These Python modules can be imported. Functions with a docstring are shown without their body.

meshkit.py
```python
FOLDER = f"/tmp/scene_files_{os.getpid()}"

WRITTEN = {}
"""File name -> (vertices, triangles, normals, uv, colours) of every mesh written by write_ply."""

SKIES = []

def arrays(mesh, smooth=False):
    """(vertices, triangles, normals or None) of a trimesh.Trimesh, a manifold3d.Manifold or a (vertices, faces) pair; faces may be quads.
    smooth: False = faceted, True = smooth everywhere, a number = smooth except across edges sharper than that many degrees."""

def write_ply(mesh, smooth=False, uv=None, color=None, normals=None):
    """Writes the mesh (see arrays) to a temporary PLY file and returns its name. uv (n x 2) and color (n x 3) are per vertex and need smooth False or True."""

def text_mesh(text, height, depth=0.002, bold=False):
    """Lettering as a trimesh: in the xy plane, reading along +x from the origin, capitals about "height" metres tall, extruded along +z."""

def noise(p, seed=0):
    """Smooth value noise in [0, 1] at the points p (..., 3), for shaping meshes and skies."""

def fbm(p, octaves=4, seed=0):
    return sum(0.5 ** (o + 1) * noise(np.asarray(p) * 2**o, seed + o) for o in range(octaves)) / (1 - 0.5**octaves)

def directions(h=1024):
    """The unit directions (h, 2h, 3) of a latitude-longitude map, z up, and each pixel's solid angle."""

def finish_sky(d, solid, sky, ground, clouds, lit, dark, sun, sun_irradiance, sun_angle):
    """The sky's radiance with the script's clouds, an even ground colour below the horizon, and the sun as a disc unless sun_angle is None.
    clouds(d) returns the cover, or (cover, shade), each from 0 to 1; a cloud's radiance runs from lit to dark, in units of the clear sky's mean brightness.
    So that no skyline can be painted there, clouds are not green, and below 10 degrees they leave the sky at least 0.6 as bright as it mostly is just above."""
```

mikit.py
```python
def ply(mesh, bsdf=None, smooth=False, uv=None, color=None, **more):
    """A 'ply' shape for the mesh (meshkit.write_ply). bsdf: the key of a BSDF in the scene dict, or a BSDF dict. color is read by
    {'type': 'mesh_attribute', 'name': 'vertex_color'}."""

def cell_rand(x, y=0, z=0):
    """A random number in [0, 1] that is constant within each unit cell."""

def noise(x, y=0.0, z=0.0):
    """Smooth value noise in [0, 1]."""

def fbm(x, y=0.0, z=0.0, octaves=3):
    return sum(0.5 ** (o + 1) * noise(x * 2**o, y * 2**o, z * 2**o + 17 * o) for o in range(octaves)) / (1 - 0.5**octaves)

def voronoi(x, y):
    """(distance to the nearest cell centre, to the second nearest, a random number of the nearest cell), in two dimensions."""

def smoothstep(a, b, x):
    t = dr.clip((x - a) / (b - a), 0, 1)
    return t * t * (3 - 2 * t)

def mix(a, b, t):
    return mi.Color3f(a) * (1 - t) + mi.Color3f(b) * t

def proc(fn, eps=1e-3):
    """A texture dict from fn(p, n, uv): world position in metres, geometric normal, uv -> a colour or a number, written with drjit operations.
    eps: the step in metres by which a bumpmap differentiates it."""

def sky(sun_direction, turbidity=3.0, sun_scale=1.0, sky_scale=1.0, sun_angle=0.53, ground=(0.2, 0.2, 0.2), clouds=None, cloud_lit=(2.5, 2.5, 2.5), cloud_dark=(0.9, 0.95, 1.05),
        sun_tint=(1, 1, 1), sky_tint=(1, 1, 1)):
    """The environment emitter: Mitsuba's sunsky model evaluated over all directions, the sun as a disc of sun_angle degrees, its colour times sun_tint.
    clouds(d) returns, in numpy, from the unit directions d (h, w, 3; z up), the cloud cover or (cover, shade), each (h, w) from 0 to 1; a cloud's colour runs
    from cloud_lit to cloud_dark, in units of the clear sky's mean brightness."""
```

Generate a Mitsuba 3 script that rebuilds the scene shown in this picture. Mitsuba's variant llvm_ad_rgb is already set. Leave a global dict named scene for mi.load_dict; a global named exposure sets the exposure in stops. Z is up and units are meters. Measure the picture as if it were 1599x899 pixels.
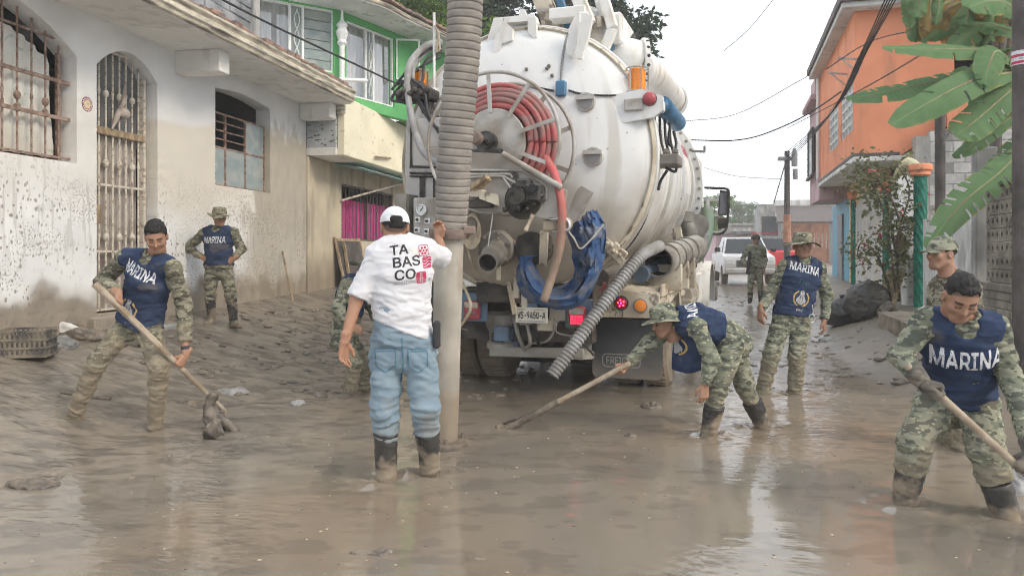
import math, random
import numpy as np, trimesh, drjit as dr, mitsuba as mi, mikit, meshkit
import manifold3d as m3
import shapely
from shapely import affinity
from shapely.geometry import Polygon, box as sbox, LineString, Point
from scipy.spatial import cKDTree
from mikit import proc, noise, fbm, voronoi, cell_rand, smoothstep, mix

# ---------------------------------------------------------------- camera, sky, exposure
F, CX, HOR, EYE = 1185.0, 799.5, 392.0, 1.45          # focal length and horizon in pixels of a 1599 wide picture, eye height in metres
scene, labels = {}, {}
scene['camera'] = {'type': 'perspective', 'fov': math.degrees(2 * math.atan(799.5 / F)), 'fov_axis': 'x', 'near_clip': 0.05, 'far_clip': 2000.0, 'medium': {'type': 'ref', 'id': 'haze_air'},
                   'principal_point_offset_y': (449.5 - HOR) / 899.0,
                   'to_world': mi.ScalarTransform4f().look_at(origin=[0, 0, EYE], target=[0, 10, EYE], up=[0, 0, 1])}
def cloud_cover(d):
    n = meshkit.fbm(d * np.array([2.2, 2.2, 5.0]) + 3.1, 4, seed=5)
    return np.ones(d.shape[:2]), np.clip(0.35 * (n - 0.35) * 2.5, 0, 0.5)
scene['haze_air'] = {'type': 'homogeneous', 'albedo': {'type': 'rgb', 'value': [.95, .95, .95]}, 'sigma_t': {'type': 'rgb', 'value': [.0022, .0022, .0022]}}
scene['haze'] = {'type': 'cube', 'to_world': mi.ScalarTransform4f().translate([0, 430, 7]).scale([410, 482, 8]), 'bsdf': {'type': 'null'}, 'interior': {'type': 'ref', 'id': 'haze_air'}}
labels['haze'] = {'label': 'thin pale haze over the whole street', 'category': 'haze', 'kind': 'stuff'}
scene['sky'] = mikit.sky([0.72, -0.52, 0.66], turbidity=4, sun_scale=0.3, sun_angle=20, sun_tint=(.9, .98, 1.12), clouds=cloud_cover, cloud_lit=(2.28, 2.4, 2.56), cloud_dark=(1.3, 1.36, 1.46))
exposure = 2.72

# ---------------------------------------------------------------- helpers
UP = np.array([0, 0, 1.0])
def at(px, py, Y): return np.array([(px - CX) / F * Y, Y, EYE + (HOR - py) / F * Y])
def unit(v): v = np.asarray(v, float); return v / np.linalg.norm(v)
def mat(name, d): scene[name] = d; return name
def pm(name, color, rough=0.6, metallic=0.0, bump=None, bscale=0.01, eps=2e-3, two=True, **kw):
    d = {'type': 'principled', 'base_color': proc(color) if callable(color) else ({'type': 'rgb', 'value': list(color)} if not isinstance(color, dict) else color),
         'roughness': proc(rough) if callable(rough) else rough, 'metallic': metallic, **kw}
    if bump is not None: d = {'type': 'bumpmap', 'tex': proc(bump, eps), 'scale': bscale, 'bsdf': d}
    if two: d = {'type': 'twosided', 'bsdf': d}
    return mat(name, d)
def free(key):
    if key not in scene and key not in labels: return key
    k = 1
    while f'{key}_{k:03d}' in scene or f'{key}_{k:03d}' in labels: k += 1
    return f'{key}_{k:03d}'
def thing(name, label=None, cat=None, group=None, kind=None):
    key = free(name); labels[key] = {}
    for a, b in (('label', label), ('category', cat), ('group', group), ('kind', kind)):
        if b: labels[key][a] = b
    return key
def tri(m):
    if hasattr(m, 'to_mesh'):
        q = m.to_mesh(); return trimesh.Trimesh(np.asarray(q.vert_properties)[:, :3], np.asarray(q.tri_verts), process=False)
    if isinstance(m, (tuple, list)):
        if len(m) == 2 and isinstance(m[0], np.ndarray):
            v, f = m; f = np.asarray(f)
            if f.shape[1] == 4: f = np.vstack([f[:, [0, 1, 2]], f[:, [0, 2, 3]]])
            return trimesh.Trimesh(v, f, process=False)
        return trimesh.util.concatenate([tri(x) for x in m])
    return m
PAL, PAL_ROW = {}, []          # name -> (bsdf key, row of the material table); the row number travels in the mesh's uv
def plyx(mesh, bsdf, smooth=False, **kw):
    m = tri(mesh)
    if bsdf in PAL:
        key, row = PAL[bsdf]
        if smooth is not False and smooth is not True: m, smooth = trimesh.graph.smooth_shade(m, angle=math.radians(smooth), facet_minarea=None), True
        if 'uv' not in kw: kw['uv'] = np.tile([row + 0.5, 0.5], (len(m.vertices), 1))
        bsdf = key
    return mikit.ply(m, bsdf, smooth, **kw)
def add(parent, name, mesh, bsdf, smooth=False, label=None, kind=None, **kw):
    key = free(f'{parent}__{name}' if parent else name)
    scene[key] = plyx(mesh, bsdf, smooth, **kw)
    if label or kind: labels[key] = {k: v for k, v in (('label', label), ('kind', kind)) if v}
    return key
def single(name, mesh, bsdf, label, cat, smooth=False, group=None, kind=None, **kw):
    key = free(name); scene[key] = plyx(mesh, bsdf, smooth, **kw)
    labels[key] = {k: v for k, v in (('label', label), ('category', cat), ('group', group), ('kind', kind)) if v}
    return key
def struct(name, mesh, bsdf, smooth=False, label=None):
    key = free(name); scene[key] = plyx(mesh, bsdf, smooth); labels[key] = {'kind': 'structure'}
    if label: labels[key]['label'] = label
    return key
class Fr:
    """A frame: local (x, y, z) -> world."""
    def __init__(s, O, ex, ey, ez): s.O, s.A = np.asarray(O, float), np.stack([ex, ey, ez]).astype(float)
    def p(s, *q): return s.O + np.asarray(q[0] if len(q) == 1 else q, float) @ s.A
    def m(s, mesh):
        t = tri(mesh).copy(); t.vertices = s.O + np.asarray(t.vertices) @ s.A
        if np.linalg.det(s.A) < 0: t.faces = t.faces[:, ::-1]
        return t
    def ray(s, px, py, k, val):
        """local point where the view ray of pixel (px, py) meets local coordinate k = val"""
        D, C = np.array([(px - CX) / F, 1, (HOR - py) / F]), np.array([0, 0, EYE])
        n = s.A[k]; t = (val + s.O @ n - C @ n) / (D @ n)
        return (C + t * D - s.O) @ s.A.T
def bx(x0, y0, z0, x1, y1, z1, ch=0.0):
    a, b = np.minimum([x0, y0, z0], [x1, y1, z1]), np.maximum([x0, y0, z0], [x1, y1, z1])
    if ch <= 0:
        m = trimesh.creation.box(b - a); m.apply_translation((a + b) / 2); return m
    c = min(ch, *( (b - a) * 0.45))
    pts = []
    for sx in (0, 1):
        for sy in (0, 1):
            for sz in (0, 1):
                q = np.where([sx, sy, sz], b, a); s = np.where([sx, sy, sz], -1, 1)
                for k in range(3):
                    e = np.full(3, c); e[k] = 0; pts.append(q + s * e)
    return tri(m3.Manifold.hull_points(np.array(pts)))
def bar(a, b, w, h=None, up=UP, ch=0.0):
    """a square bar from a to b"""
    a, b = np.asarray(a, float), np.asarray(b, float); h = h or w
    z = unit(b - a); x = np.cross(up, z)
    if np.linalg.norm(x) < 1e-3: x = np.cross([0, 1, 0.1], z)
    x = unit(x); y = np.cross(z, x)
    return Fr(a, x, y, z).m(bx(-w / 2, -h / 2, 0, w / 2, h / 2, np.linalg.norm(b - a), ch))
def spline(pts, n=8):
    p = np.asarray(pts, float)
    if len(p) < 3: return p
    q = np.vstack([2 * p[0] - p[1], p, 2 * p[-1] - p[-2]]); out = []
    t = np.linspace(0, 1, n, endpoint=False)[:, None]
    for i in range(1, len(q) - 2):
        a, b, c, d = q[i - 1:i + 3]
        out.append(0.5 * (2 * b + (c - a) * t + (2 * a - 5 * b + 4 * c - d) * t**2 + (3 * b - a - 3 * c + d) * t**3))
    return np.vstack(out + [p[-1:]])
def tube(pts, r, sides=10, n=8, smooth=True, cap=True):
    p = spline(pts, n) if smooth else np.asarray(pts, float)
    r = np.broadcast_to(np.interp(np.linspace(0, 1, len(p)), np.linspace(0, 1, len(np.atleast_1d(r))), np.atleast_1d(r)), (len(p),))
    t = np.gradient(p, axis=0); t /= np.linalg.norm(t, axis=1, keepdims=True) + 1e-12
    a = np.cross(t[0], UP if abs(t[0][2]) < 0.9 else [1.0, 0, 0]); A = []
    for k in range(len(p)):
        a = a - t[k] * (a @ t[k]); a = a / (np.linalg.norm(a) + 1e-12); A.append(a)
    A = np.array(A); B = np.cross(t, A); g = np.arange(sides) * 2 * np.pi / sides
    v = p[:, None] + r[:, None, None] * (np.cos(g)[None, :, None] * A[:, None] + np.sin(g)[None, :, None] * B[:, None])
    i, j = np.meshgrid(np.arange(len(p) - 1), np.arange(sides), indexing='ij')
    q = np.stack([i * sides + j, i * sides + (j + 1) % sides, (i + 1) * sides + (j + 1) % sides, (i + 1) * sides + j], -1).reshape(-1, 4)
    v, f = v.reshape(-1, 3), np.vstack([q[:, [0, 1, 2]], q[:, [0, 2, 3]]])
    if cap:
        v = np.vstack([v, p[:1], p[-1:]]); n0, e = len(v) - 2, (len(p) - 1) * sides; k = np.arange(sides)
        f = np.vstack([f, np.stack([(k + 1) % sides, k, k * 0 + n0], 1), np.stack([e + k, e + (k + 1) % sides, k * 0 + n0 + 1], 1)])
    return trimesh.Trimesh(v, f, process=False)
def lathe(prof, n=32, axis='z', cap=True):
    """revolve (r, h) about an axis"""
    prof = np.asarray(prof, float); g = np.arange(n) * 2 * np.pi / n; m = len(prof)
    v = np.stack([prof[:, 0][:, None] * np.cos(g), prof[:, 0][:, None] * np.sin(g), np.broadcast_to(prof[:, 1][:, None], (m, n))], -1).reshape(-1, 3)
    i, j = np.meshgrid(np.arange(m - 1), np.arange(n), indexing='ij')
    q = np.stack([i * n + j, i * n + (j + 1) % n, (i + 1) * n + (j + 1) % n, (i + 1) * n + j], -1).reshape(-1, 4)
    f = np.vstack([q[:, [0, 1, 2]], q[:, [0, 2, 3]]])
    if cap:
        k = np.arange(n); v = np.vstack([v, [[0, 0, prof[0, 1]], [0, 0, prof[-1, 1]]]]); e = (m - 1) * n
        f = np.vstack([f, np.stack([(k + 1) % n, k, k * 0 + len(v) - 2], 1), np.stack([e + k, e + (k + 1) % n, k * 0 + len(v) - 1], 1)])
    if axis == 'y': v = np.stack([v[:, 0], v[:, 2], -v[:, 1]], 1)
    if axis == 'x': v = np.stack([v[:, 2], v[:, 0], v[:, 1]], 1)
    return trimesh.Trimesh(v, f, process=False)
def along(mesh, a, b):
    """a z-axis mesh put with its origin at a, z towards b"""
    z = unit(np.asarray(b, float) - a); x = unit(np.cross(z, [0.3, 0.9, 0.2])); return Fr(a, x, np.cross(z, x), z).m(mesh)
def moved(m, d): m = tri(m).copy(); m.apply_translation(d); return m
def extr(poly, d0, d1):
    gs = [g for g in getattr(poly, 'geoms', [poly]) if g.geom_type == 'Polygon' and g.area > 1e-7]
    out = []
    for g in gs:
        m = trimesh.creation.extrude_polygon(g, d1 - d0, engine='earcut'); m.apply_translation([0, 0, d0]); out.append(m)
    return trimesh.util.concatenate(out)
def grid_sheet(fn, nu, nv):
    """fn(u, v) -> (..., 3) on a unit grid; one sheet"""
    u, v = np.meshgrid(np.linspace(0, 1, nu), np.linspace(0, 1, nv), indexing='ij'); p = fn(u, v).reshape(-1, 3)
    i, j = np.meshgrid(np.arange(nu - 1), np.arange(nv - 1), indexing='ij')
    q = np.stack([i * nv + j, (i + 1) * nv + j, (i + 1) * nv + j + 1, i * nv + j + 1], -1).reshape(-1, 4)
    return trimesh.Trimesh(p, np.vstack([q[:, [0, 1, 2]], q[:, [0, 2, 3]]]), process=False)
def slab_sheet(fn, nu, nv, th):
    """the sheet with thickness along its normals"""
    m = grid_sheet(fn, nu, nv); n = m.vertex_normals; k = len(m.vertices)
    v = np.vstack([m.vertices, m.vertices - n * th]); f = [m.faces, m.faces[:, ::-1] + k]
    idx = np.arange(nu * nv).reshape(nu, nv); loop = np.concatenate([idx[:, 0], idx[-1, 1:], idx[-2::-1, -1], idx[0, -2:0:-1]])
    a, b = loop, np.roll(loop, -1); f += [np.stack([b, a, a + k], 1), np.stack([b, a + k, b + k], 1)]
    return trimesh.Trimesh(v, np.vstack(f), process=False)
def sphere(c, r, sub=2):
    m = trimesh.creation.icosphere(sub, 1.0); m.vertices = m.vertices * np.asarray(r) + np.asarray(c); return m
def hull(pts): return tri(m3.Manifold.hull_points(np.asarray(pts, float)))
def rng(k): return np.random.default_rng(k)
def lumpy(m, amp, freq, seed=0):
    m = tri(m).copy(); n = m.vertex_normals; m.vertices = m.vertices + n * (amp * (meshkit.fbm(m.vertices * freq, 3, seed) - 0.5) * 2)[:, None]; return m
# ---------------------------------------------------------------- materials
A16 = math.radians(16.0); SD, SR = np.array([math.sin(A16), math.cos(A16), 0]), np.array([math.cos(A16), -math.sin(A16), 0])   # along and across the street
A10 = math.radians(10.5); LD, LN = np.array([math.sin(A10), math.cos(A10), 0]), np.array([math.cos(A10), -math.sin(A10), 0])   # the left houses
LP = np.array([-4.30, 11.2, 0.0])
def lat(p): return p.x * math.cos(A16) - p.y * math.sin(A16)
def lon(p): return p.x * math.sin(A16) + p.y * math.cos(A16)
# One table of materials: colour A to B by large noise, C by streaks or blotches, mud up to a height; the mesh's uv names the row.
NCOL = 26
def g(name, A, B=None, C=None, s=3.0, sz=None, lo=.3, hi=.7, cs=8.0, csz=None, clo=.55, chi=.72, ca=.6, rough=.6, bump=0.0, mud=None, kind='generic'):
    B = A if B is None else B; C = B if C is None else C; ca = 0 if C is B else ca; m = mud or (-9, -8, 0)
    PAL_ROW.append([*A, *B, *C, s, s if sz is None else sz, lo, hi, cs, cs if csz is None else csz, clo, chi, ca, rough, bump, *m, 0, 0, 0]); assert len(PAL_ROW[-1]) == NCOL
    PAL[name] = (kind if kind != 'generic' else ('generic_bump' if bump else 'generic'), len(PAL_ROW) - 1); return name
TABLE = []
def T_(uv, *js):
    i = dr.clip(mi.Int32(dr.floor(uv.x)), 0, len(PAL_ROW) - 1) * NCOL
    r = [dr.gather(mi.Float, TABLE[0], i + j) for j in js]
    return r if len(r) > 1 else r[0]
def gcol(p, n, uv):
    a = T_(uv, *range(18)); A, B, C = mi.Color3f(*a[:3]), mi.Color3f(*a[3:6]), mi.Color3f(*a[6:9]); m0, m1, ma = T_(uv, 20, 21, 22)
    f = fbm(p.x * a[9], p.y * a[9], p.z * a[10], 4); q = fbm(p.x * a[13] + 7.3, p.y * a[13], p.z * a[14] + 3.1, 3)
    c = A + (B - A) * smoothstep(a[11], a[12], f)
    c = c + (C - c) * (smoothstep(a[15], a[16], q) * a[17])
    return c + (mi.Color3f(0.245, 0.2, 0.148) * (0.72 + 0.55 * q) - c) * (ma * smoothstep(m1, m0, p.z + 0.8 * (f - 0.5)))
grough = lambda p, n, uv: T_(uv, 18)
rb = lambda p, n, uv: T_(uv, 19) * fbm(p.x * 18, p.y * 18, p.z * 18, 3)
MUD = (0.25, 0.205, 0.15)
def ground_col(p, n, uv):
    a = lat(p); f = fbm(p.x * 0.9, p.y * 0.9, 0, 4); g_ = fbm(p.x * 5, p.y * 9, 3.0, 3)
    c = mix((0.188, 0.161, 0.127), (0.148, 0.129, 0.105), smoothstep(0.35, 0.7, f))
    c = mix(c, (0.205, 0.15, 0.103), smoothstep(0.52, 0.72, fbm(p.x * 0.7 + 9, p.y * 0.5, 2, 2)) * 0.6)
    dry = smoothstep(-2.0, -4.6, a + 2.2 * (f - 0.5))
    c = mix(c, mix((0.192, 0.165, 0.132), (0.128, 0.111, 0.091), smoothstep(0.35, 0.65, g_)), dry * 0.85)
    c = mix(c, (0.13, 0.108, 0.083), 0.55 * smoothstep(1.2, 1.9, a) * smoothstep(7.0, 8.5, lon(p)))
    return mix(c, (0.095, 0.082, 0.068), smoothstep(0.54, 0.7, g_) * (0.35 + 0.15 * dry))
def ground_rough(p, n, uv):
    a = lat(p); f = fbm(p.x * 1.3 + 4, p.y * 1.3, 1, 3)
    return dr.clip(0.06 + 0.10 * smoothstep(0.45, 0.68, f) + 0.04 * smoothstep(-3.4, -5.2, a + 2.0 * (f - 0.5)) + 0.45 * smoothstep(1.2, 1.9, a) * smoothstep(7.0, 8.5, lon(p)), 0.03, 0.8)
def ground_bump(p, n, uv):
    a, b = lat(p), lon(p); w = noise(a * 2.0, b * 2.0, 0)
    s = fbm(a * 8 + 5 * w, b * 27 + 5 * w, 0, 3)               # streaks of slurry drawn across the street
    t = fbm(p.x * 14 + 3 * w, p.y * 14, 5, 2)
    patch = smoothstep(0.36, 0.6, fbm(a * 0.8 + 3, b * 1.1, 2, 2))
    calm = smoothstep(6.4, 4.9, p.y + 1.6 * (w - 0.5)) * (1 - 0.2 * patch)
    return (s * 0.7 + t * 0.3) * (1 - (0.95 - 0.13 * patch) * calm) * (0.7 + 1.0 * smoothstep(-2.6, -4.4, a)) * (1 - 0.6 * smoothstep(1.2, 1.9, a) * smoothstep(7.0, 8.5, b))
pm('mud_wet', ground_col, ground_rough, bump=ground_bump, bscale=0.017, eps=4e-3, specular=0.65)
g('mud_lump', (0.19, 0.155, 0.12), (0.1, 0.085, 0.07), s=14, rough=.35, bump=.6)
def ls(p): return (p.x - LP[0]) * LD[0] + (p.y - LP[1]) * LD[1]
def plaster(p, n, uv):
    s, z = ls(p), p.z
    f = fbm(s * 1.6, z * 1.6, p.x * 0.3, 4); g = fbm(s * 9, z * 5, 2, 3)
    base = mix((0.74, 0.74, 0.73), (0.62, 0.62, 0.61), smoothstep(0.3, 0.75, f))
    line = 3.12 + 0.05 * noise(s * 3) + 0.25 * smoothstep(-1.2, 0.6, s)            # tide mark of the flood
    stain = smoothstep(line + 0.06, line - 0.06, z) * smoothstep(1.6, 2.4, z + 0.8 * (f - 0.5))
    base = mix(base, mix((0.62, 0.575, 0.49), (0.52, 0.475, 0.395), f), stain * (0.3 + 0.5 * smoothstep(-2.0, -1.3, s)))
    bare = smoothstep(0.38, 0.5, f + 0.22 * smoothstep(0.6, 1.8, s)) * smoothstep(0.4, 1.1, s) * smoothstep(4.1, 3.6, z + 0.7 * g)   # render fallen off, grey cement
    base = mix(base, mix((0.40, 0.36, 0.29), (0.31, 0.28, 0.23), g), bare * 0.85)
    d1, d2, _ = voronoi(s * 9, z * 9)
    crack = smoothstep(0.045, 0.012, d2 - d1) * smoothstep(0.35, 0.6, noise(s * 2 + 4, z * 2)) * smoothstep(2.5, 2.3, z) * smoothstep(1.75, 1.95, z)
    base = mix(base, (0.25, 0.24, 0.22), crack * 0.6)
    e1, _, k = voronoi(s * 16 + 1.2 * g, z * 12)
    fl = smoothstep(0.34, 0.2, e1 + 0.25 * k) * smoothstep(0.46, 0.7, fbm(s * 1.9, z * 2.1, 8, 3)) * smoothstep(2.7, 1.9, z + 0.3 * (f - 0.5))
    e2, _, k2 = voronoi(s * 34, z * 26 + 2 * g)
    fl = dr.maximum(fl, smoothstep(0.36, 0.22, e2 + 0.2 * k2) * smoothstep(0.45, 0.62, fbm(s * 1.5 + 7, z * 2.6, 3, 3)) * smoothstep(2.9, 1.6, z))
    fl = dr.maximum(fl, smoothstep(0.6, 0.7, fbm(s * 16, z * 1.6, 9, 3)) * smoothstep(1.2, 1.6, z) * smoothstep(2.6, 2.1, z) * 0.35)
    base = mix(base, (0.20, 0.165, 0.125), fl * 0.8)
    low = smoothstep(1.2, 0.85, z + 0.55 * (fbm(s * 3, z * 3, 6, 3) - 0.5))
    return mix(base, mix((0.27, 0.22, 0.165), (0.19, 0.155, 0.115), g), low * 0.9)
pm('plaster_wall', plaster, 0.85, bump=lambda p, n, uv: fbm(ls(p) * 14, p.z * 14, p.y * 0.5, 3), bscale=0.02, specular=0.2)
def cem(name, a, b, sc=2.0, bump=.5, C=None, **kw): g(name, a, b, C or tuple(.5 * x for x in b), s=sc, cs=7, csz=1.4, ca=.5, rough=.88, bump=bump, **kw)
cem('soffit', (0.68, 0.67, 0.64), (0.57, 0.56, 0.53), 1.4, C=(.45, .44, .41)); cem('cement_grey', (0.34, 0.335, 0.32), (0.2, 0.2, 0.195)); cem('block_grey', (0.46, 0.46, 0.45), (0.33, 0.33, 0.325), 5.0); cem('block_dark', (0.3, 0.31, 0.32), (0.16, 0.17, 0.18), 3.0)
g('mortar', (0.25, 0.245, 0.23), rough=.95)
g('cornice', (0.58, 0.53, 0.43), (0.42, 0.38, 0.31), (0.1, 0.09, 0.075), s=6, cs=2.2, csz=22, clo=.48, chi=.7, ca=.75, rough=.9, bump=.8)
g('terracotta', (0.33, 0.19, 0.14), (0.16, 0.13, 0.115), s=9, rough=.9, bump=.8)
g('rusty_iron', (0.3, 0.22, 0.18), (0.16, 0.1, 0.075), s=20, rough=.7); g('cream_iron', (0.52, 0.48, 0.41), (0.3, 0.23, 0.17), s=25, lo=.5, hi=.72)
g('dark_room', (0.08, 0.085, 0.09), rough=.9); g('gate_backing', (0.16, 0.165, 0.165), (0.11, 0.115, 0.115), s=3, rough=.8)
g('curtain_pale', (0.68, 0.68, 0.64), (0.55, 0.54, 0.49), (0.22, 0.36, 0.3), s=3, cs=9, clo=.66, chi=.72, ca=.5, rough=.9, mud=(2.5, 3.2, .35))
g('gate_cloth', (0.42, 0.37, 0.33), (0.31, 0.265, 0.225), (0.17, 0.14, 0.12), s=5, cs=4, csz=2.2, clo=.5, chi=.65, ca=.75, rough=.9)
g('pink_curtain', (0.42, 0.05, 0.2), (0.27, 0.03, 0.13), s=12, sz=1.5, rough=.85); g('white_curtain', (0.5, 0.5, 0.51), (0.4, 0.4, 0.42), s=14, sz=1, rough=.9)
g('dirty_pane', (0.2, 0.25, 0.255), (0.29, 0.31, 0.29), s=5, rough=.3); mat('clear_pane', {'type': 'thindielectric', 'int_ior': 1.5})
g('white_frame', (0.7, 0.71, 0.7), rough=.45); g('green_wall', (0.12, 0.40, 0.14), (0.09, 0.33, 0.115), rough=.7)
g('cream_wall', (0.72, 0.67, 0.51), (0.65, 0.6, 0.45), (0.4, 0.34, 0.24), s=2, cs=9, clo=.68, chi=.78, rough=.8)
g('lower_wall', (0.50, 0.44, 0.33), (0.4, 0.35, 0.265), (0.27, 0.235, 0.18), s=1.5, cs=6, csz=1, clo=.5, chi=.72, rough=.9, bump=.6, mud=(.9, 1.6, .9))
g('scuffed_panel', (0.4, 0.42, 0.43), (0.33, 0.345, 0.35), (0.12, 0.11, 0.1), s=4, cs=15, csz=26, clo=.62, chi=.68, ca=.85)
g('teal_sheet', (0.2, 0.38, 0.35), (0.3, 0.36, 0.32), s=5, rough=.5)
g('orange_wall', (0.72, 0.29, 0.165), (0.65, 0.25, 0.14), (0.42, 0.19, 0.12), s=1.5, cs=5, csz=1.0, clo=.54, chi=.75, ca=.5, rough=.8)
cem('pink_wall', (0.5, 0.36, 0.38), (0.43, 0.31, 0.33), bump=0); cem('peach_wall', (0.62, 0.45, 0.28), (0.53, 0.38, 0.24), bump=0); cem('yellow_wall', (0.62, 0.58, 0.38), (0.52, 0.49, 0.34), bump=0); cem('white_wall', (0.62, 0.63, 0.62), (0.5, 0.5, 0.49), bump=0)
g('blue_door', (0.1, 0.3, 0.42), rough=.5); g('dark_trim', (0.1, 0.085, 0.08)); g('green_column', (0.01, 0.17, 0.115), (0.005, 0.11, 0.075), s=9, rough=.5)
cem('brick_red', (0.4, 0.2, 0.13), (0.3, 0.15, 0.1), 4.0, 0); cem('brick_grime', (0.26, 0.235, 0.2), (0.15, 0.135, 0.115), 4.0); cem('pole_dark', (0.1, 0.085, 0.08), (0.06, 0.055, 0.05), 4.0, 0)
g('steel_grey', (0.2, 0.2, 0.2), rough=.5); g('cable_black', (0.03, 0.03, 0.032)); cem('asphalt_walk', (0.25, 0.215, 0.17), (0.17, 0.145, 0.115), 3.0)
# leaves
def leafm(name, a, b): g(name, a, b, s=1.3, lo=.2, hi=.8, rough=.5, kind='leaf')
def lcol(p, n, uv):
    a = T_(uv, *range(6)); A, B = mi.Color3f(*a[:3]), mi.Color3f(*a[3:6])
    return A + (B - A) * (0.55 * fbm(p.x * 1.3, p.y * 1.3, p.z * 1.3, 2) + 0.45 * noise(p.x * 17, p.y * 17, p.z * 17))
mat('leaf', {'type': 'principledthin', 'base_color': proc(lcol), 'roughness': 0.5, 'diff_trans': 0.5, 'eta': 1.4})
leafm('leaf_bright', (0.055, 0.12, 0.02), (0.16, 0.24, 0.05)); leafm('leaf_dark', (0.018, 0.035, 0.022), (0.05, 0.075, 0.04)); leafm('leaf_mid', (0.04, 0.08, 0.025), (0.1, 0.15, 0.05)); leafm('leaf_dusty', (0.1, 0.12, 0.06), (0.2, 0.2, 0.11)); leafm('leaf_dead', (0.2, 0.13, 0.06), (0.32, 0.25, 0.1))
def banana(p, n, uv):
    v = uv.y; r = dr.abs(uv.x - 0.5)
    st = 0.5 + 0.5 * dr.sin(v * 260 + 20 * r)
    c = mix((0.095, 0.17, 0.082), (0.16, 0.245, 0.125), 0.22 * st + 0.78 * fbm(v * 9, r * 3, p.x * 3, 3))
    c = mix(c, (0.2, 0.28, 0.13), smoothstep(0.03, 0.012, r))
    return mix(c, (0.33, 0.26, 0.09), smoothstep(0.46, 0.53, r + 0.2 * (fbm(v * 11, p.z * 5, 3, 3) - 0.5)) * 0.8)
mat('banana_leaf', {'type': 'principledthin', 'base_color': proc(banana), 'roughness': 0.38, 'diff_trans': 0.45, 'eta': 1.45})
g('bark', (0.16, 0.12, 0.09), (0.07, 0.055, 0.045), s=9, sz=3, rough=.95, bump=1); g('banana_stem', (0.17, 0.2, 0.09), (0.16, 0.11, 0.07), s=5, sz=2); g('flower_pink', (0.55, 0.06, 0.13))
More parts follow.
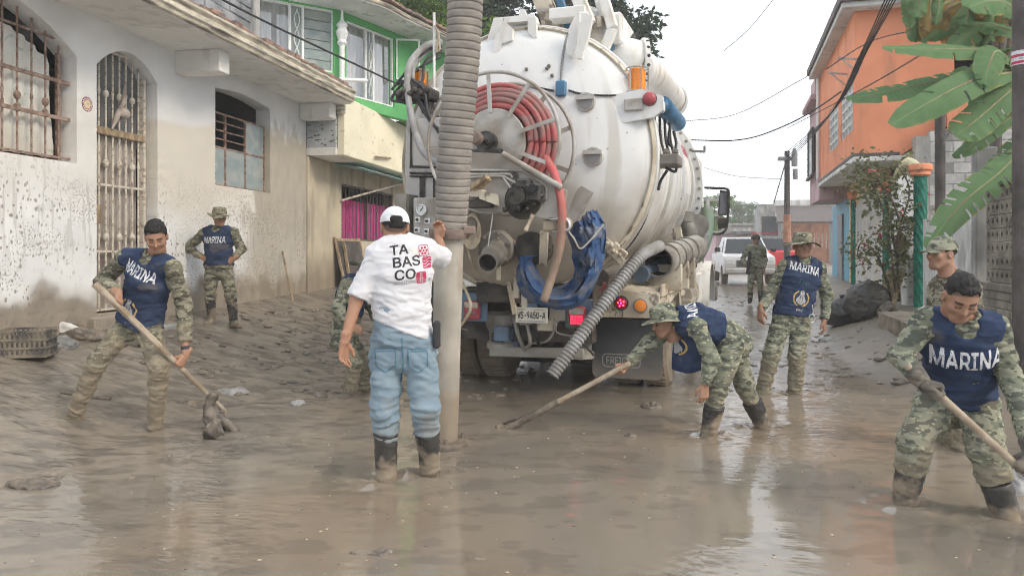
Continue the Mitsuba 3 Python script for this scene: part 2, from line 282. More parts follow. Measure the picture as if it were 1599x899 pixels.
# truck
def tank_paint(p, n, uv):
    f = fbm(p.x * 1.8, p.y * 1.8, p.z * 1.8, 4); g = fbm(p.x * 10 + p.y * 10, p.z * 1.1, 2, 4)
    c = mix((0.66, 0.67, 0.665), (0.58, 0.58, 0.57), f)
    c = mix(c, (0.4, 0.38, 0.33), smoothstep(0.5, 0.74, g) * 0.6 * smoothstep(3.4, 2.5, p.z))
    d = smoothstep(2.4, 1.35, p.z + 0.9 * (fbm(p.x * 2.2, p.y * 2.2, p.z * 3.0, 4) - 0.5) )
    c = mix(c, mix((0.31, 0.262, 0.195), (0.2, 0.167, 0.122), g), d * 0.9)
    e, _, k = voronoi(p.x * 7 + p.y * 5, p.z * 7)
    return mix(c, (0.12, 0.1, 0.09), smoothstep(0.09, 0.05, e + 0.4 * k) * 0.5)
pm('tank_paint', tank_paint, 0.4, specular=0.5)
g('white_steel', (0.66, 0.66, 0.64), (0.6, 0.59, 0.56), (0.42, 0.36, 0.27), s=3, cs=8, csz=2, rough=.4)
g('dirty_white', (0.52, 0.475, 0.385), (0.34, 0.285, 0.21), (0.13, 0.1, 0.075), s=3, cs=16, csz=9, clo=.6, chi=.7, ca=.8)
g('grime_steel', (0.27, 0.255, 0.225), (0.13, 0.115, 0.1), s=3, lo=.35, rough=.5); g('cabinet_steel', (0.42, 0.41, 0.39), (0.36, 0.35, 0.33), (0.05, 0.045, 0.04), s=4, cs=6, csz=2.5, clo=.5, chi=.68, ca=1, rough=.35)
g('reel_steel', (0.4, 0.39, 0.37), (0.24, 0.21, 0.175), s=5, lo=.36, rough=.5); g('bracket_paint', (0.37, 0.355, 0.325), (0.22, 0.195, 0.165), s=4, rough=.5)
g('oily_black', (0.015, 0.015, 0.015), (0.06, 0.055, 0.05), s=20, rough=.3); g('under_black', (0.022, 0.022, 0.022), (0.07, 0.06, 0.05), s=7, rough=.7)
g('tyre', (0.03, 0.03, 0.03), (0.2, 0.165, 0.125), s=5, lo=.4, hi=.65, rough=.8, mud=(.2, .7, .7)); g('mud_flap', (0.035, 0.039, 0.043), (0.062, 0.064, 0.066), rough=.5, mud=(.15, .6, .5)); g('flap_letter', (0.22, 0.21, 0.2))
g('red_hose', (0.36, 0.085, 0.085), (0.27, 0.15, 0.135), s=9, lo=.35, hi=.65, rough=.5); g('red_hose_muddy', (0.45, 0.09, 0.09), (0.4, 0.12, 0.1), s=9, rough=.5, mud=(1.5, 1.95, .9))
g('suction_hose', (0.19, 0.173, 0.157), (0.262, 0.238, 0.207), s=7, rough=.65, bump=.25); g('suction_pipe', (0.4, 0.372, 0.322), (0.3, 0.276, 0.235), (0.25, 0.2, 0.15), s=4, cs=9, csz=3, ca=.5, rough=.55, bump=.2, mud=(.3, .62, .9))
g('clamp_brown', (0.2, 0.145, 0.12), (.13, .1, .09), s=8, rough=.5)
g('blue_canvas', (0.025, 0.06, 0.15), (0.035, 0.08, 0.185), (0.13, 0.14, 0.165), s=4, cs=8, clo=.45, chi=.65, ca=.75, rough=.7, bump=1.2)
g('blue_paint', (0.06, 0.17, 0.30), (0.05, 0.13, 0.22), s=8, rough=.4); g('blue_pale', (0.12, 0.19, 0.28), (.1, .13, .17), s=6, rough=.5); g('green_hose', (0.17, 0.27, 0.19), (.2, .24, .17), rough=.45)
g('hose_grey', (0.3, 0.3, 0.3), (0.2, 0.19, 0.18), s=8, rough=.5); g('hose_black', (0.03, 0.03, 0.033), rough=.45); g('hose_beige', (0.45, 0.38, 0.27), (0.3, 0.24, 0.17), s=10)
g('wood', (0.36, 0.27, 0.17), (0.19, 0.14, 0.09), s=25, sz=6, rough=.75); g('tool_handle', (0.42, 0.36, 0.28), (0.26, 0.2, 0.14), s=9, rough=.6, bump=.2)
g('amber', (0.75, 0.24, 0.03), rough=.2); g('red_lens', (0.3, 0.012, 0.02), rough=.15); g('red_lens_pale', (0.33, 0.06, 0.07), rough=.3)
mat('lit_red', {'type': 'twosided', 'bsdf': {'type': 'diffuse', 'reflectance': {'type': 'rgb', 'value': [0.4, 0.02, 0.05]}}})
pm('chrome', (0.6, 0.6, 0.6), 0.15, metallic=1.0); pm('mirror_glass', (0.22, 0.23, 0.25), 0.06, metallic=1.0)
for n_, c_ in dict(plate_cream=(0.52, 0.5, 0.43), ink_black=(0.02, 0.02, 0.022), ink_grey=(0.3, 0.3, 0.31), ink_red=(0.4, 0.035, 0.09), ink_cream=(0.7, 0.62, 0.5), sticker_red=(0.25, 0.04, 0.06), sticker_cream=(0.62, 0.5, 0.3)).items(): g(n_, c_)
g('dial', (0.6, 0.62, 0.6), rough=.2); g('car_glass', (0.03, 0.035, 0.04), rough=.08); g('red_paint', (0.5, 0.04, 0.05), rough=.35); g('car_paint', (0.55, 0.56, 0.57), rough=.25, mud=(.6, 1.2, .6))
g('bag_black', (0.018, 0.02, 0.022), (0.07, 0.065, 0.06), s=4, rough=.35, bump=1.5); g('bag_white', (0.5, 0.52, 0.53), rough=.4, bump=1.5); g('crate_plastic', (0.07, 0.065, 0.06), (0.2, 0.17, 0.13), s=6)
# people: fabric shares one bump
wr = lambda p, n, uv: fbm(p.x * 16, p.y * 16, p.z * 30, 2)
def fab(p, n, uv):
    a = T_(uv, *range(25)); w = 0.35 * (noise(p.x * 9, p.y * 9, p.z * 9) - 0.5); sc = a[9]
    n1 = fbm(p.x * sc + w, p.y * sc, p.z * sc * 1.5, 3); n2 = fbm(p.x * sc * 1.3 + 11, p.y * sc * 1.3 + w, p.z * sc * 2.2 + 5, 3); n3 = noise(p.x * sc * 2.6 + 31, p.y * sc * 2.6, p.z * sc * 3.6 + 15 + w)
    c = mi.Color3f(*a[:3]); h = a[16]
    c = c + (mi.Color3f(*a[3:6]) - c) * smoothstep(a[11] - h, a[11] + h, n1); c = c + (mi.Color3f(*a[6:9]) - c) * (smoothstep(a[12] - h, a[12] + h, n2) * a[17])
    c = c + (mi.Color3f(a[23], a[24], a[24] * 0.74) - c) * smoothstep(.76 - h, .76 + h, n3) * a[13]
    m = fbm(p.x * 6, p.y * 6, p.z * 6, 3)
    return c + (mi.Color3f(*MUD) - c) * dr.maximum(smoothstep(a[21], a[20], p.z + 0.8 * (m - 0.5)) * a[22], smoothstep(.62, .78, m) * a[14])
scene['fabric'] = {'type': 'twosided', 'bsdf': {'type': 'bumpmap', 'tex': proc(wr, 2e-3), 'scale': 0.014, 'bsdf': {'type': 'principled', 'base_color': proc(fab), 'roughness': 0.9, 'specular': 0.12}}}
def fb(name, A, B, C, D=(.3, .3), sc=9.0, t1=.5, t2=.56, dark=1.0, soft=.02, light=1.0, spots=.3, mud=(0, .5, .6)):
    PAL_ROW.append([*A, *B, *C, sc, 0, t1, t2, light, spots, 0, soft, dark, .9, 0, *mud, *D, 0]); PAL[name] = ('fabric', len(PAL_ROW) - 1)
fb('camo_green', (0.235, 0.237, 0.18), (0.15, 0.162, 0.118), (0.08, 0.088, 0.072), (0.31, 0.305), 15.0, mud=(.15, .6, .6)); fb('camo_tan', (0.235, 0.22, 0.165), (0.155, 0.152, 0.11), (0.085, 0.08, 0.062), (0.3, 0.28), 15.0, mud=(.35, 1.0, .85)); fb('camo_far', (0.26, 0.26, 0.2), (0.18, 0.188, 0.14), (0.08, 0.088, 0.07), (0.3, 0.3), 11, mud=(.2, .5, .5))
fb('vest_blue', (0.027, 0.041, 0.082), (0.038, 0.056, 0.104), (0.022, 0.034, 0.07), sc=7, soft=.15, light=0, spots=.25, mud=(-9, -8, 0)); fb('shirt_white', (0.60, 0.60, 0.62), (0.52, 0.52, 0.545), (.56, .56, .58), sc=6, soft=.2, light=0, spots=.0, mud=(-9, -8, 0))
fb('denim', (0.165, 0.228, 0.278), (0.215, 0.28, 0.325), (0.13, 0.185, 0.235), sc=5, soft=.3, t2=.62, dark=.4, light=0, spots=.2, mud=(.2, .5, .4)); fb('cap_white', (0.62, 0.64, 0.68), (.57, .59, .64), (.6, .6, .6), soft=.2, light=0, spots=0, mud=(-9, -8, 0)); fb('glove', (0.1, 0.095, 0.085), (0.18, 0.155, 0.125), (.08, .075, .07), sc=12, soft=.15, light=0, spots=.5)
g('boot_rubber', (0.022, 0.022, 0.024), (0.05, 0.047, 0.043), s=8, rough=.4, mud=(.02, .2, .95)); g('boot_high', (0.022, 0.022, 0.024), (0.05, 0.047, 0.043), s=8, rough=.4, mud=(.55, .75, .9))
g('vest_print', (0.6, 0.61, 0.62), (0.5, .5, .52), (0.2, 0.22, 0.27), s=9, cs=28, clo=.55, chi=.68, ca=.7, rough=.8)
for n_, c_ in dict(print_gold=(0.45, 0.3, 0.1), print_bird=(0.33, 0.33, 0.34), print_dark=(0.08, 0.075, 0.08), print_teal=(0.07, 0.16, 0.22), leather_dark=(0.03, 0.028, 0.03), watch=(0.03, 0.035, 0.05), helmet=(0.05, 0.055, 0.045), rifle=(0.02, 0.02, 0.02)).items(): g(n_, c_, rough=.65)
pm('skin', {'type': 'mesh_attribute', 'name': 'vertex_color'}, 0.5, specular=0.4)
g('hair_black', (0.007, 0.006, 0.006), (0.016, 0.014, 0.013), s=60, sz=30, rough=.75, bump=.4)
for k_, b_ in (('generic', False), ('generic_bump', True)):
    d_ = {'type': 'principled', 'base_color': proc(gcol), 'roughness': proc(grough), 'specular': 0.4}
    if b_: d_ = {'type': 'bumpmap', 'tex': proc(rb, 2e-3), 'scale': 0.02, 'bsdf': d_}
    scene[k_] = {'type': 'twosided', 'bsdf': d_}
TABLE.append(mi.Float(np.array(PAL_ROW, np.float32).ravel()))
# ---------------------------------------------------------------- ground
def sst(a, b, x): t = np.clip((x - a) / (b - a), 0, 1); return t * t * (3 - 2 * t)
def base_height(x, y):
    a, b = x * SR[0] + y * SR[1], x * SD[0] + y * SD[1]
    h = 0.62 * np.clip((-a - 4.5) / 2.7, 0, 1.15) ** 1.3 * sst(4.0, 7.0, b + 0.0 * a + 2.5)
    h = h + 0.42 * sst(1.3, 2.9, a) * sst(6.5, 10.5, b) + 0.1 * sst(2.3, 3.2, a)
    return h + 0.22 * sst(16, 30, b) - 0.6 * sst(120, 260, b) * 0
SHOVE = [(at(330, 655, 5.7), 0.55), (at(800, 665, 6.2), 0.5), (at(1110, 670, 6.0), 0.35), (at(740, 690, 5.7), 0.4)]
FEET = [at(*q) for q in ((603, 747, 4.83), (673, 739, 4.95), (113, 645, 6.2), (242, 656, 6.17), (1104, 680, 5.97), (1194, 668, 6.22), (1190, 612, 7.75), (1240, 612, 7.75), (1409, 785, 4.37), (1581, 812, 4.14), (1479, 700, 5.7), (690, 692, 5.65), (547, 606, 7.5))]
def ground_height(x, y, fine=True):
    x, y = np.asarray(x, float), np.asarray(y, float); h = base_height(x, y)
    if not fine: return h
    a, b = x * SR[0] + y * SR[1], x * SD[0] + y * SD[1]
    P = lambda *q: np.stack(np.broadcast_arrays(*q), -1)
    rough = 0.08 + 0.92 * sst(-2.6, -4.6, a + 1.2 * (meshkit.fbm(P(x * 0.7, y * 0.7, 0.0), 3, 4) - 0.5) * 2) * sst(5.2, 7.5, y)
    rough = rough + 0.4 * sst(8.5, 11, y) * sst(-2.5, -1.5, a)
    h = h + rough * 0.5 * (0.045 * (meshkit.fbm(P(a * 1.9, b * 3.2, 1.0), 4, 7) - 0.5) + 0.06 * (meshkit.fbm(P(a * 9, b * 14, 2.0), 4, 9) - 0.5))
    rip = meshkit.fbm(P(a * 4 + 2 * meshkit.noise(P(x, y, 5.0), 3), b * 13.0, 4.0), 3, 11) - 0.5
    h = h + rip * (0.0008 + 0.0065 * sst(-0.6, 0.6, a) * sst(4.6, 6.2, y) + .005 * sst(-2.2, -4.2, a)) + 0.004 * (meshkit.fbm(P(x * 1.1, y * 1.1, 8.0), 2, 2) - 0.5)
    for c, r in SHOVE:
        d2 = ((x - c[0])**2 + (y - c[1])**2) / r**2
        h = h + 0.05 * np.exp(-2.5 * d2) * (meshkit.fbm(P(x * 5, y * 8, 1.5), 4, 21) - 0.42) * 2
    for c in FEET:                                                                        # mud pushed up round every boot
        d = np.hypot(x - c[0], y - c[1]); h = h + np.exp(-((d - 0.15) / 0.055)**2) * 0.05 * (meshkit.fbm(P(x * 9, y * 9, 6.0), 3, 31) - 0.22) - 0.012 * np.exp(-((d - .3) / .09)**2) * (rip + .2)
    for k, off in ((0, -2.9), (1, -0.95)):                                                 # wheel ruts behind and ahead of the truck
        h = h - 0.03 * np.exp(-((a - off) / 0.22)**2) * sst(9.0, 12.0, b)
    return h
def axis_steps(spans):
    out = []
    for a, b, d in spans: out.append(np.arange(a, b, d))
    return np.concatenate(out + [[spans[-1][1]]])
gx = axis_steps([(-400, -60, 34), (-60, -14, 4), (-14, -7, 0.25), (-7, 6.5, 0.03), (6.5, 14, 0.15), (14, 60, 4), (60, 400, 34)])
gy = axis_steps([(-40, 0, 8), (0, 1.6, 0.4), (1.6, 13, 0.03), (13, 30, 0.16), (30, 80, 2.5), (80, 900, 60)])
X, Y = np.meshgrid(gx, gy, indexing='ij')
V = np.stack([X, Y, ground_height(X, Y)], -1).reshape(-1, 3)
i, j = np.meshgrid(np.arange(len(gx) - 1), np.arange(len(gy) - 1), indexing='ij'); m_ = len(gy)
q = np.stack([i * m_ + j, (i + 1) * m_ + j, (i + 1) * m_ + j + 1, i * m_ + j + 1], -1).reshape(-1, 4)
struct('muddy_street', (V, q), 'mud_wet', smooth=True, label='flooded street under brown slurry and mud')
def gz(p): return float(ground_height(p[0], p[1], False))
# ---------------------------------------------------------------- left house with plaster wall
LF = Fr(LP, LD, UP, LN)                                   # local: s along the wall, height, out towards the street
def lw(px, py, o=0.0): q = LF.ray(px, py, 2, o); return q[0], q[1]
house = thing('plaster_house', 'long single storey house with stained peeling white plaster wall and barred openings', 'house')
def arch_poly(x0, x1, z0, zl, ztop, zr, xt=None, n=24):
    xt = (x0 + x1) / 2 if xt is None else xt
    t = np.linspace(0, 1, n); top = []
    for u in t:
        x = x0 + (x1 - x0) * u; b = (1 - u) * zl + u * zr
        pk = ztop - ((x1 - xt) * zl + (xt - x0) * zr) / (x1 - x0)
        top.append((x, b + pk * (1 - (2 * u - 1)**2)))
    return Polygon([(x1, z0), (x0, z0)] + top)
w1x1 = lw(120, 200)[0]; sill = lw(118, 255)[1]
w1 = arch_poly(w1x1 - 2.3, w1x1, sill, lw(122, 90)[1], lw(122, 90)[1] + 0.42, lw(122, 90)[1])
dx0, dx1 = lw(151, 250)[0], lw(246, 250)[0]; dz0, dzs = lw(195, 487)[1], lw(151, 100)[1]
door = arch_poly(dx0, dx1, dz0, dzs, dzs + 0.27, dzs)
w2x0, w2x1 = lw(336, 200)[0], lw(422, 230)[0]; w2z0, w2z1 = lw(372, 294)[1], lw(338, 135)[1]
win2 = arch_poly(w2x0, w2x1, w2z0, w2z1 - 0.03, w2z1 + 0.03, w2z1 - 0.05)
S0, S1, EZ = -7.5, 2.81, 4.12
wall = Polygon([(S0, -0.3), (S1, -0.3), (S1, EZ), (S0, EZ)]).difference(shapely.union_all([w1, door, win2]))
add(house, 'wall', LF.m(extr(wall, -0.26, 0.0)), 'plaster_wall')
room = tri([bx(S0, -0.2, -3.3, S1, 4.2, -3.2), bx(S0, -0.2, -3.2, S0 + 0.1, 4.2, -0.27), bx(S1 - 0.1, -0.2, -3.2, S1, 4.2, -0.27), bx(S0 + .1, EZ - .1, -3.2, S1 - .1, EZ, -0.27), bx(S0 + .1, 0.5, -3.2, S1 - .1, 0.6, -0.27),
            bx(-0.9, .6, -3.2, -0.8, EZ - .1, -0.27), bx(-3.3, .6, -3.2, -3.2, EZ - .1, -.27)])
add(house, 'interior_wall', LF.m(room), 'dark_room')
for k in range(3): add(house, 'door_step', LF.m(bx(dx0 - 0.15 - .1 * k, dz0 - 0.02 - 0.17 * k, -0.2, dx1 + 0.1 + .05 * k, dz0 - 0.18 - 0.17 * k, 0.1 + 0.25 * k, 0.015)), 'plaster_wall' if k == 0 else 'cement_grey') if k < 2 else None
# roof slab with moulded cornice and broken tiles
ox = 0.94; zt = 4.17
add(house, 'roof', LF.m(bx(S0, EZ, -3.3, S1, EZ + 0.16, ox - 0.06)), 'soffit')
r_ = rng(3)
prof = [(ox - .06, 4.14), (ox + .0, 4.14), (ox + 0.02, 4.18), (ox + .05, 4.20), (ox + .05, 4.25), (ox + .02, 4.27), (ox + .06, 4.31), (ox + .06, 4.345), (ox - .06, 4.36)]
ss = np.arange(S0, S1 + 0.001, 0.06); ring = np.array(prof)
P = np.zeros((len(ss), len(ring), 3)); P[..., 0] = ss[:, None]; P[..., 1] = ring[None, :, 1]; P[..., 2] = ring[None, :, 0]
P[..., 2] += 0.035 * (meshkit.fbm(np.stack([P[..., 0] * 6, P[..., 1] * 14, P[..., 2] * 0], -1), 3, 2) - 0.6) * (ring[None, :, 0] > ox)
n_ = len(ring); i, j = np.meshgrid(np.arange(len(ss) - 1), np.arange(n_ - 1), indexing='ij')
q = np.stack([i * n_ + j, (i + 1) * n_ + j, (i + 1) * n_ + j + 1, i * n_ + j + 1], -1).reshape(-1, 4)
add(house, 'cornice', LF.m((P.reshape(-1, 3), q)), 'cornice')
s_ = S0
while s_ < S1 - 0.05:
    w = r_.uniform(0.13, 0.26); h = r_.uniform(0.04, 0.1); back = r_.uniform(0.15, 0.3); out = r_.uniform(-0.06, 0.05)
    t = bx(s_, 4.362, ox - back, min(s_ + w - 0.012, S1), 4.362 + h, ox + out, 0.012)
    t.apply_transform(trimesh.transformations.rotation_matrix(r_.normal(0, 0.05), [0, 1, 0], t.centroid)); add(house, 'roof_tile', LF.m(t), 'terracotta')
    s_ += w
cb = lw(334, 80, 0.5)
add(house, 'beam', LF.m(bx(cb[0] - 0.12, EZ - 0.3, 0.003, cb[0] + 0.12, EZ - 0.003, 0.66, 0.01)), 'soffit')
add(house, 'beam', LF.m(bx(S1 - 0.3, EZ - 0.3, 0.003, S1 - 0.06, EZ - 0.003, 0.62, 0.03)), 'soffit')
# window 1: bars and curtain
def bars(parent, x0, x1, z0, z1fn, n, o, r, m, knots=(), name='bar', twist=False):
    for k in range(n):
        x = x0 + (x1 - x0) * (k + 0.5) / n; top = z1fn(x)
        g = [trimesh.creation.cylinder(r, top - z0, sections=6)]; g[0].apply_transform(trimesh.transformations.rotation_matrix(math.pi / 2, [1, 0, 0])); g[0].apply_translation([x, (top + z0) / 2, o])
        for z in knots:
            if z + 0.06 < top and (k % 2 == 0): g.append(sphere((x, z, o), (r * 3.2, r * 4.4, r * 3.2), 1))
            elif z + 0.2 < top: g.append(sphere((x, z + 0.02, o), (r * 1.5, r * 5, r * 1.5), 1))
        add(parent, name, LF.m(tri(g)), m)
def atop(poly):
    c = np.array(poly.exterior.coords); z0 = c[:, 1].min(); c = c[c[:, 1] > z0 + 0.3]; c = c[np.argsort(c[:, 0])]
    return lambda x: float(np.interp(x, c[:, 0], c[:, 1]))
wg = thing('window_grille', 'rusty iron window grille with pale floral curtain behind it, at the left edge', 'window')
bars(wg, w1x1 - 2.25, w1x1 - 0.06, sill + 0.02, lambda x: atop(w1)(x) - 0.01, 12, -0.10, 0.011, 'rusty_iron', (sill + 0.62, sill + 0.5))
for z in (sill + .04, sill + 0.46, sill + 0.86, sill + 1.32): add(wg, 'cross_bar', LF.m(bx(w1x1 - 2.28, z, -0.105, w1x1 - 0.005, z + (0.04 if z > sill + .1 and z < sill + 1.2 else 0.02), -0.08)), 'rusty_iron')
add(wg, 'frame', LF.m(tri([bx(w1x1 - 0.09, sill + .02, -0.2, w1x1 - 0.05, atop(w1)(w1x1 - .07) - 0.02, -0.16), bx(w1x1 - 2.3, sill + 0.001, -0.2, w1x1 - .05, sill + 0.03, -0.16)])), 'rusty_iron')
def curt(x0, x1, z0, z1, o, m, amp=0.035, wl=0.16, seed=0, fl=0.0):
    def fn(u, v):
        x = x0 + (x1 - x0) * u; z = z0 + ((z1(x) if callable(z1) else z1) - z0) * v
        f = np.sin(2 * np.pi * x / wl + 2.5 * meshkit.noise(np.stack([x * 3, z * 1.2, 0 * x], -1), seed) + 0.3 * z)
        g = meshkit.fbm(np.stack([x * 5, z * 5, 0 * x + 3], -1), 3, seed) - 0.5
        return np.stack([x + fl * (1 - v) * (u - 0.5), z, o + amp * (0.6 * f + 0.8 * g)], -1)
    return LF.m(slab_sheet(fn, max(12, int((x1 - x0) / 0.02)), 28, 0.004))
add(wg, 'curtain', curt(w1x1 - 2.25, w1x1 - 0.15, sill + 0.05, lambda x: np.interp(x, *np.array([(q_, atop(w1)(q_) - .2) for q_ in np.linspace(w1x1 - 2.2, w1x1 - .05, 12)]).T), -0.2, 'x', seed=4, fl=0.06), 'curtain_pale', True)
# gate
gate = thing('iron_gate', 'cream iron gate with arched top and dirty cloth tied to its lower half', 'gate')
mid = lw(195, 212)[1]; gx0, gx1 = dx0 + 0.02, dx1 - 0.14
bars(gate, gx0, gx1, mid + 0.05, lambda x: atop(door)(x) - 0.02, 8, -0.13, 0.011, 'cream_iron', (mid + 0.48,))
bars(gate, gx0, gx1, dz0 + 0.04, lambda x: mid, 8, -0.13, 0.012, 'cream_iron', (mid - 0.35, dz0 + 0.9))
add(gate, 'rail', LF.m(bx(gx0, mid - 0.015, -0.15, gx1 + .02, mid + 0.07, -0.09, 0.006)), 'wood', label='tan wooden middle rail')
for z in (dz0 + 0.03, dz0 + 0.72, mid - 0.62, mid + 0.98): add(gate, 'cross_bar', LF.m(bx(gx0, z, -0.14, gx1 + .02, z + 0.025, -0.118)), 'cream_iron')
add(gate, 'frame', LF.m(tri([bx(gx0 - 0.018, dz0, -0.16, gx0 + 0.01, dzs, -0.1), bx(gx1 + .005, dz0, -0.16, gx1 + 0.045, dzs + .04, -0.1)])), 'cream_iron')
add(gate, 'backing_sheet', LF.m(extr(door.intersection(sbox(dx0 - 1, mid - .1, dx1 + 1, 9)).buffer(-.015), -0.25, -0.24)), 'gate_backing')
add(gate, 'cloth', curt(gx0 + 0.0, gx1, dz0 + 0.02, mid - 0.02, -0.2, 'x', 0.02, 0.3, 7), 'gate_cloth', True)
kn = np.array([dx0 + 0.5, mid + 0.33, -0.09])
rb_ = [tube([kn + (0, 0.0, 0), kn + (0.06, 0.14, .01), kn + (0.10, 0.33, .0)], [0.035, 0.03, 0.012], 7), tube([kn, kn + (-0.08, -0.12, .02), kn + (-0.16, -0.27, .02)], [0.03, 0.034, 0.012], 7), lumpy(sphere(kn + (0.05, -.05, .02), (0.09, 0.07, 0.05), 3), 0.02, 14, 3)]
single('tied_rag', LF.m(tri(rb_)), 'gate_cloth', 'dirty white rag tied to the bars of the iron gate', 'rag', True)
lk = lw(147, 335, -0.07)
add(gate, 'lock_box', LF.m(bx(lk[0] + .02, lk[1] - 0.1, -0.1, lk[0] + .1, lk[1] + 0.12, -0.05, 0.005)), 'wood')
# sticker
sc = lw(136, 163, 0.0); st = thing('round_sticker', 'round red and cream sticker on the white plaster between window and gate', 'sticker')
disc = lambda r, d0, d1: extr(Point(0, 0).buffer(r, 32), d0, d1)
add(st, 'backing', LF.m(moved(disc(0.083, 0.001, 0.003), (sc[0], sc[1], 0))), 'sticker_red'); add(st, 'centre', LF.m(moved(disc(0.05, 0.003, 0.005), (sc[0], sc[1], 0))), 'sticker_cream')
add(st, 'pattern', LF.m(moved(tri([disc(0.02, 0.005, 0.006)] + [moved(bx(-.008, .058, .003, .008, .074, .005), (0, 0, 0)).apply_transform(trimesh.transformations.rotation_matrix(a, [0, 0, 1])) for a in np.arange(0, 6.2, 0.33)]), (sc[0], sc[1], 0))), 'vest_print')
# window 2 with dark upper part and steel sashes
w2 = thing('steel_window', 'half open steel window with dirty glass panes beside the gate', 'window')
A, B = lw(336, 172, -0.12), lw(412, 200, -0.12); zz0, zz1 = w2z0 + 0.02, lw(338, 176, -0.12)[1]
X0, X1 = w2x0 + 0.01, B[0] - 0.03
cols = [X0, X0 + (X1 - X0) * 0.27, X0 + (X1 - X0) * 0.63, X1]; zmid = lw(370, 237, -0.12)[1]
for x in cols: add(w2, 'frame', LF.m(bx(x - 0.014, zz0, -0.13, x + 0.014, zz1, -0.095)), 'rusty_iron')
for z in (zz0, zmid, zz1): add(w2, 'frame', LF.m(bx(X0, z - 0.012, -0.127, X1, z + 0.012, -0.098)), 'rusty_iron')
for k in range(3): add(w2, 'pane', LF.m(bx(cols[k] + 0.014, zz0 + 0.012, -0.116, cols[k + 1] - 0.014, zmid - 0.012, -0.11)), 'dirty_pane')
add(w2, 'pane', LF.m(bx(cols[2] + 0.014, zmid + 0.012, -0.116, cols[3] - 0.014, zz1 - 0.012, -0.11)), 'dirty_pane')
for k in (0, 1):
    for q_ in (1, 2, 3): add(w2, 'glazing_bar', LF.m(bx(cols[k] + 0.014, zmid + (zz1 - zmid) * q_ / 4 - 0.008, -0.12, cols[k + 1] - 0.014, zmid + (zz1 - zmid) * q_ / 4 + 0.008, -0.105)), 'rusty_iron')
# ---------------------------------------------------------------- block wall on the roof, green and cream house
bw = thing('rooftop_block_wall', 'grey rough block wall standing on the roof of the plaster house', 'wall')
RB = Fr(at(392, 60, 11.6) * [1, 1, 0], LD * 1.0, UP, LN)
for r in range(8):
    for c in range(12):
        xx = -5.0 + 0.42 * c + (0.21 if r % 2 else 0); ll = min(0.408, -0.02 - xx)
        if ll > 0.05: add(bw, 'block', RB.m(bx(xx, 4.3 + 0.21 * r, -0.15, xx + ll, 4.3 + 0.21 * r + 0.198, 0.01 * ((r * 7 + c * 5) % 3), 0.008)), 'block_dark')
add(bw, 'mortar', RB.m(bx(-5, 4.28, -0.14, -0.02, 5.98, -0.012)), 'mortar'); add(bw, 'post', RB.m(bx(-0.02, 4.28, -0.2, 0.17, 6.3, 0.06, 0.01)), 'cement_grey')
gh = thing('green_house', 'two storey house with green upper wall, cream balcony front and white framed windows', 'house')
lo = Polygon([(2.812, -0.3), (13, -0.3), (13, 3.2), (2.812, 3.2)])
pw = [LF.ray(x, y, 2, 0.0) for x, y in ((531, 290), (612, 378))]
px0, px1, pz0, pz1 = pw[0][0], pw[1][0], pw[1][1], pw[0][1] + 0.05
add(gh, 'lower_wall', LF.m(extr(lo.difference(sbox(px0, pz0, px1, pz1)), -0.2, 0.03)), 'lower_wall')
add(gh, 'interior_wall', LF.m(bx(2.9, 0, -1.6, 12, 3.1, -1.5)), 'dark_room')
pwn = thing('barred_window', 'ground floor window with magenta curtain behind dark bars', 'window')
add(pwn, 'curtain', curt(px0 + 0.02, px1 - 0.02, pz0 + 0.03, pz1 - 0.3, -0.1, 'x', 0.02, 0.25, 3), 'pink_curtain', True)
add(pwn, 'frame', LF.m(tri([bx(px0, pz0, -0.06, px0 + 0.04, pz1, 0.0), bx(px1 - 0.04, pz0, -0.06, px1, pz1, 0.0), bx(px0 + .04, pz0, -0.06, px1 - .04, pz0 + 0.04, 0.0), bx(px0 + .04, pz1 - .04, -0.06, px1 - .04, pz1, 0.0), bx((px0 + px1) / 2 - .03, pz0 + .04, -0.06, (px0 + px1) / 2 + .03, pz1 - .3, -0.01)])), 'dark_trim')
for k in range(16):
    x = px0 + 0.06 + (px1 - px0 - 0.12) * k / 15; add(pwn, 'bar', LF.m(bx(x - 0.008, pz0 + 0.04, 0.002, x + 0.008, pz1 - 0.04, 0.016)), 'dark_trim')
# balcony block
bz0, bz1, bo = 3.21, 4.30, 0.71
add(gh, 'balcony_front', LF.m(bx(2.9, bz0, bo - 0.14, 13, bz1, bo, 0.01)), 'cream_wall')
add(gh, 'balcony_floor', LF.m(bx(2.83, bz0 - 0.0, -1.5, 13, bz0 + 0.14, bo - 0.142)), 'soffit')
add(gh, 'balcony_side', LF.m(bx(2.83, bz0 + 0.142, 0.0, 2.898, bz1 - 0.08, bo - 0.143)), 'scuffed_panel', label='grey scuffed side panel of the balcony')
add(gh, 'corner_post', LF.m(bx(2.78, bz1 - .35, bo - 0.13, 2.93, bz1 + 0.03, bo + 0.02, 0.03)), 'cornice')
aw = LF.ray(525, 262, 2, 0.1); aw2 = LF.ray(628, 290, 2, 0.1)
def awf(u, v): x = aw[0] + (aw2[0] - aw[0]) * 1.0 * u; return np.stack([x, bz0 - 0.02 - 0.12 * v + 0.02 * np.sin(x * 40), 0.05 + 0.62 * v + 0 * u], -1)
add(gh, 'awning', LF.m(slab_sheet(awf, 90, 5, 0.004)), 'teal_sheet', label='corrugated teal sheet awning under the balcony')
a_, b_ = LF.ray(533, 313, 2, 0.08), LF.ray(640, 283, 2, 0.55); add(gh, 'awning_pole', LF.m(tube([a_, b_], 0.022, 8)), 'cream_iron')
a_, b_ = LF.ray(520, 124, 2, ox - 0.25), LF.ray(572, 126, 2, ox - 0.1); add(gh, 'drain_pipe', LF.m(tube([a_, b_], 0.035, 10)), 'white_frame')
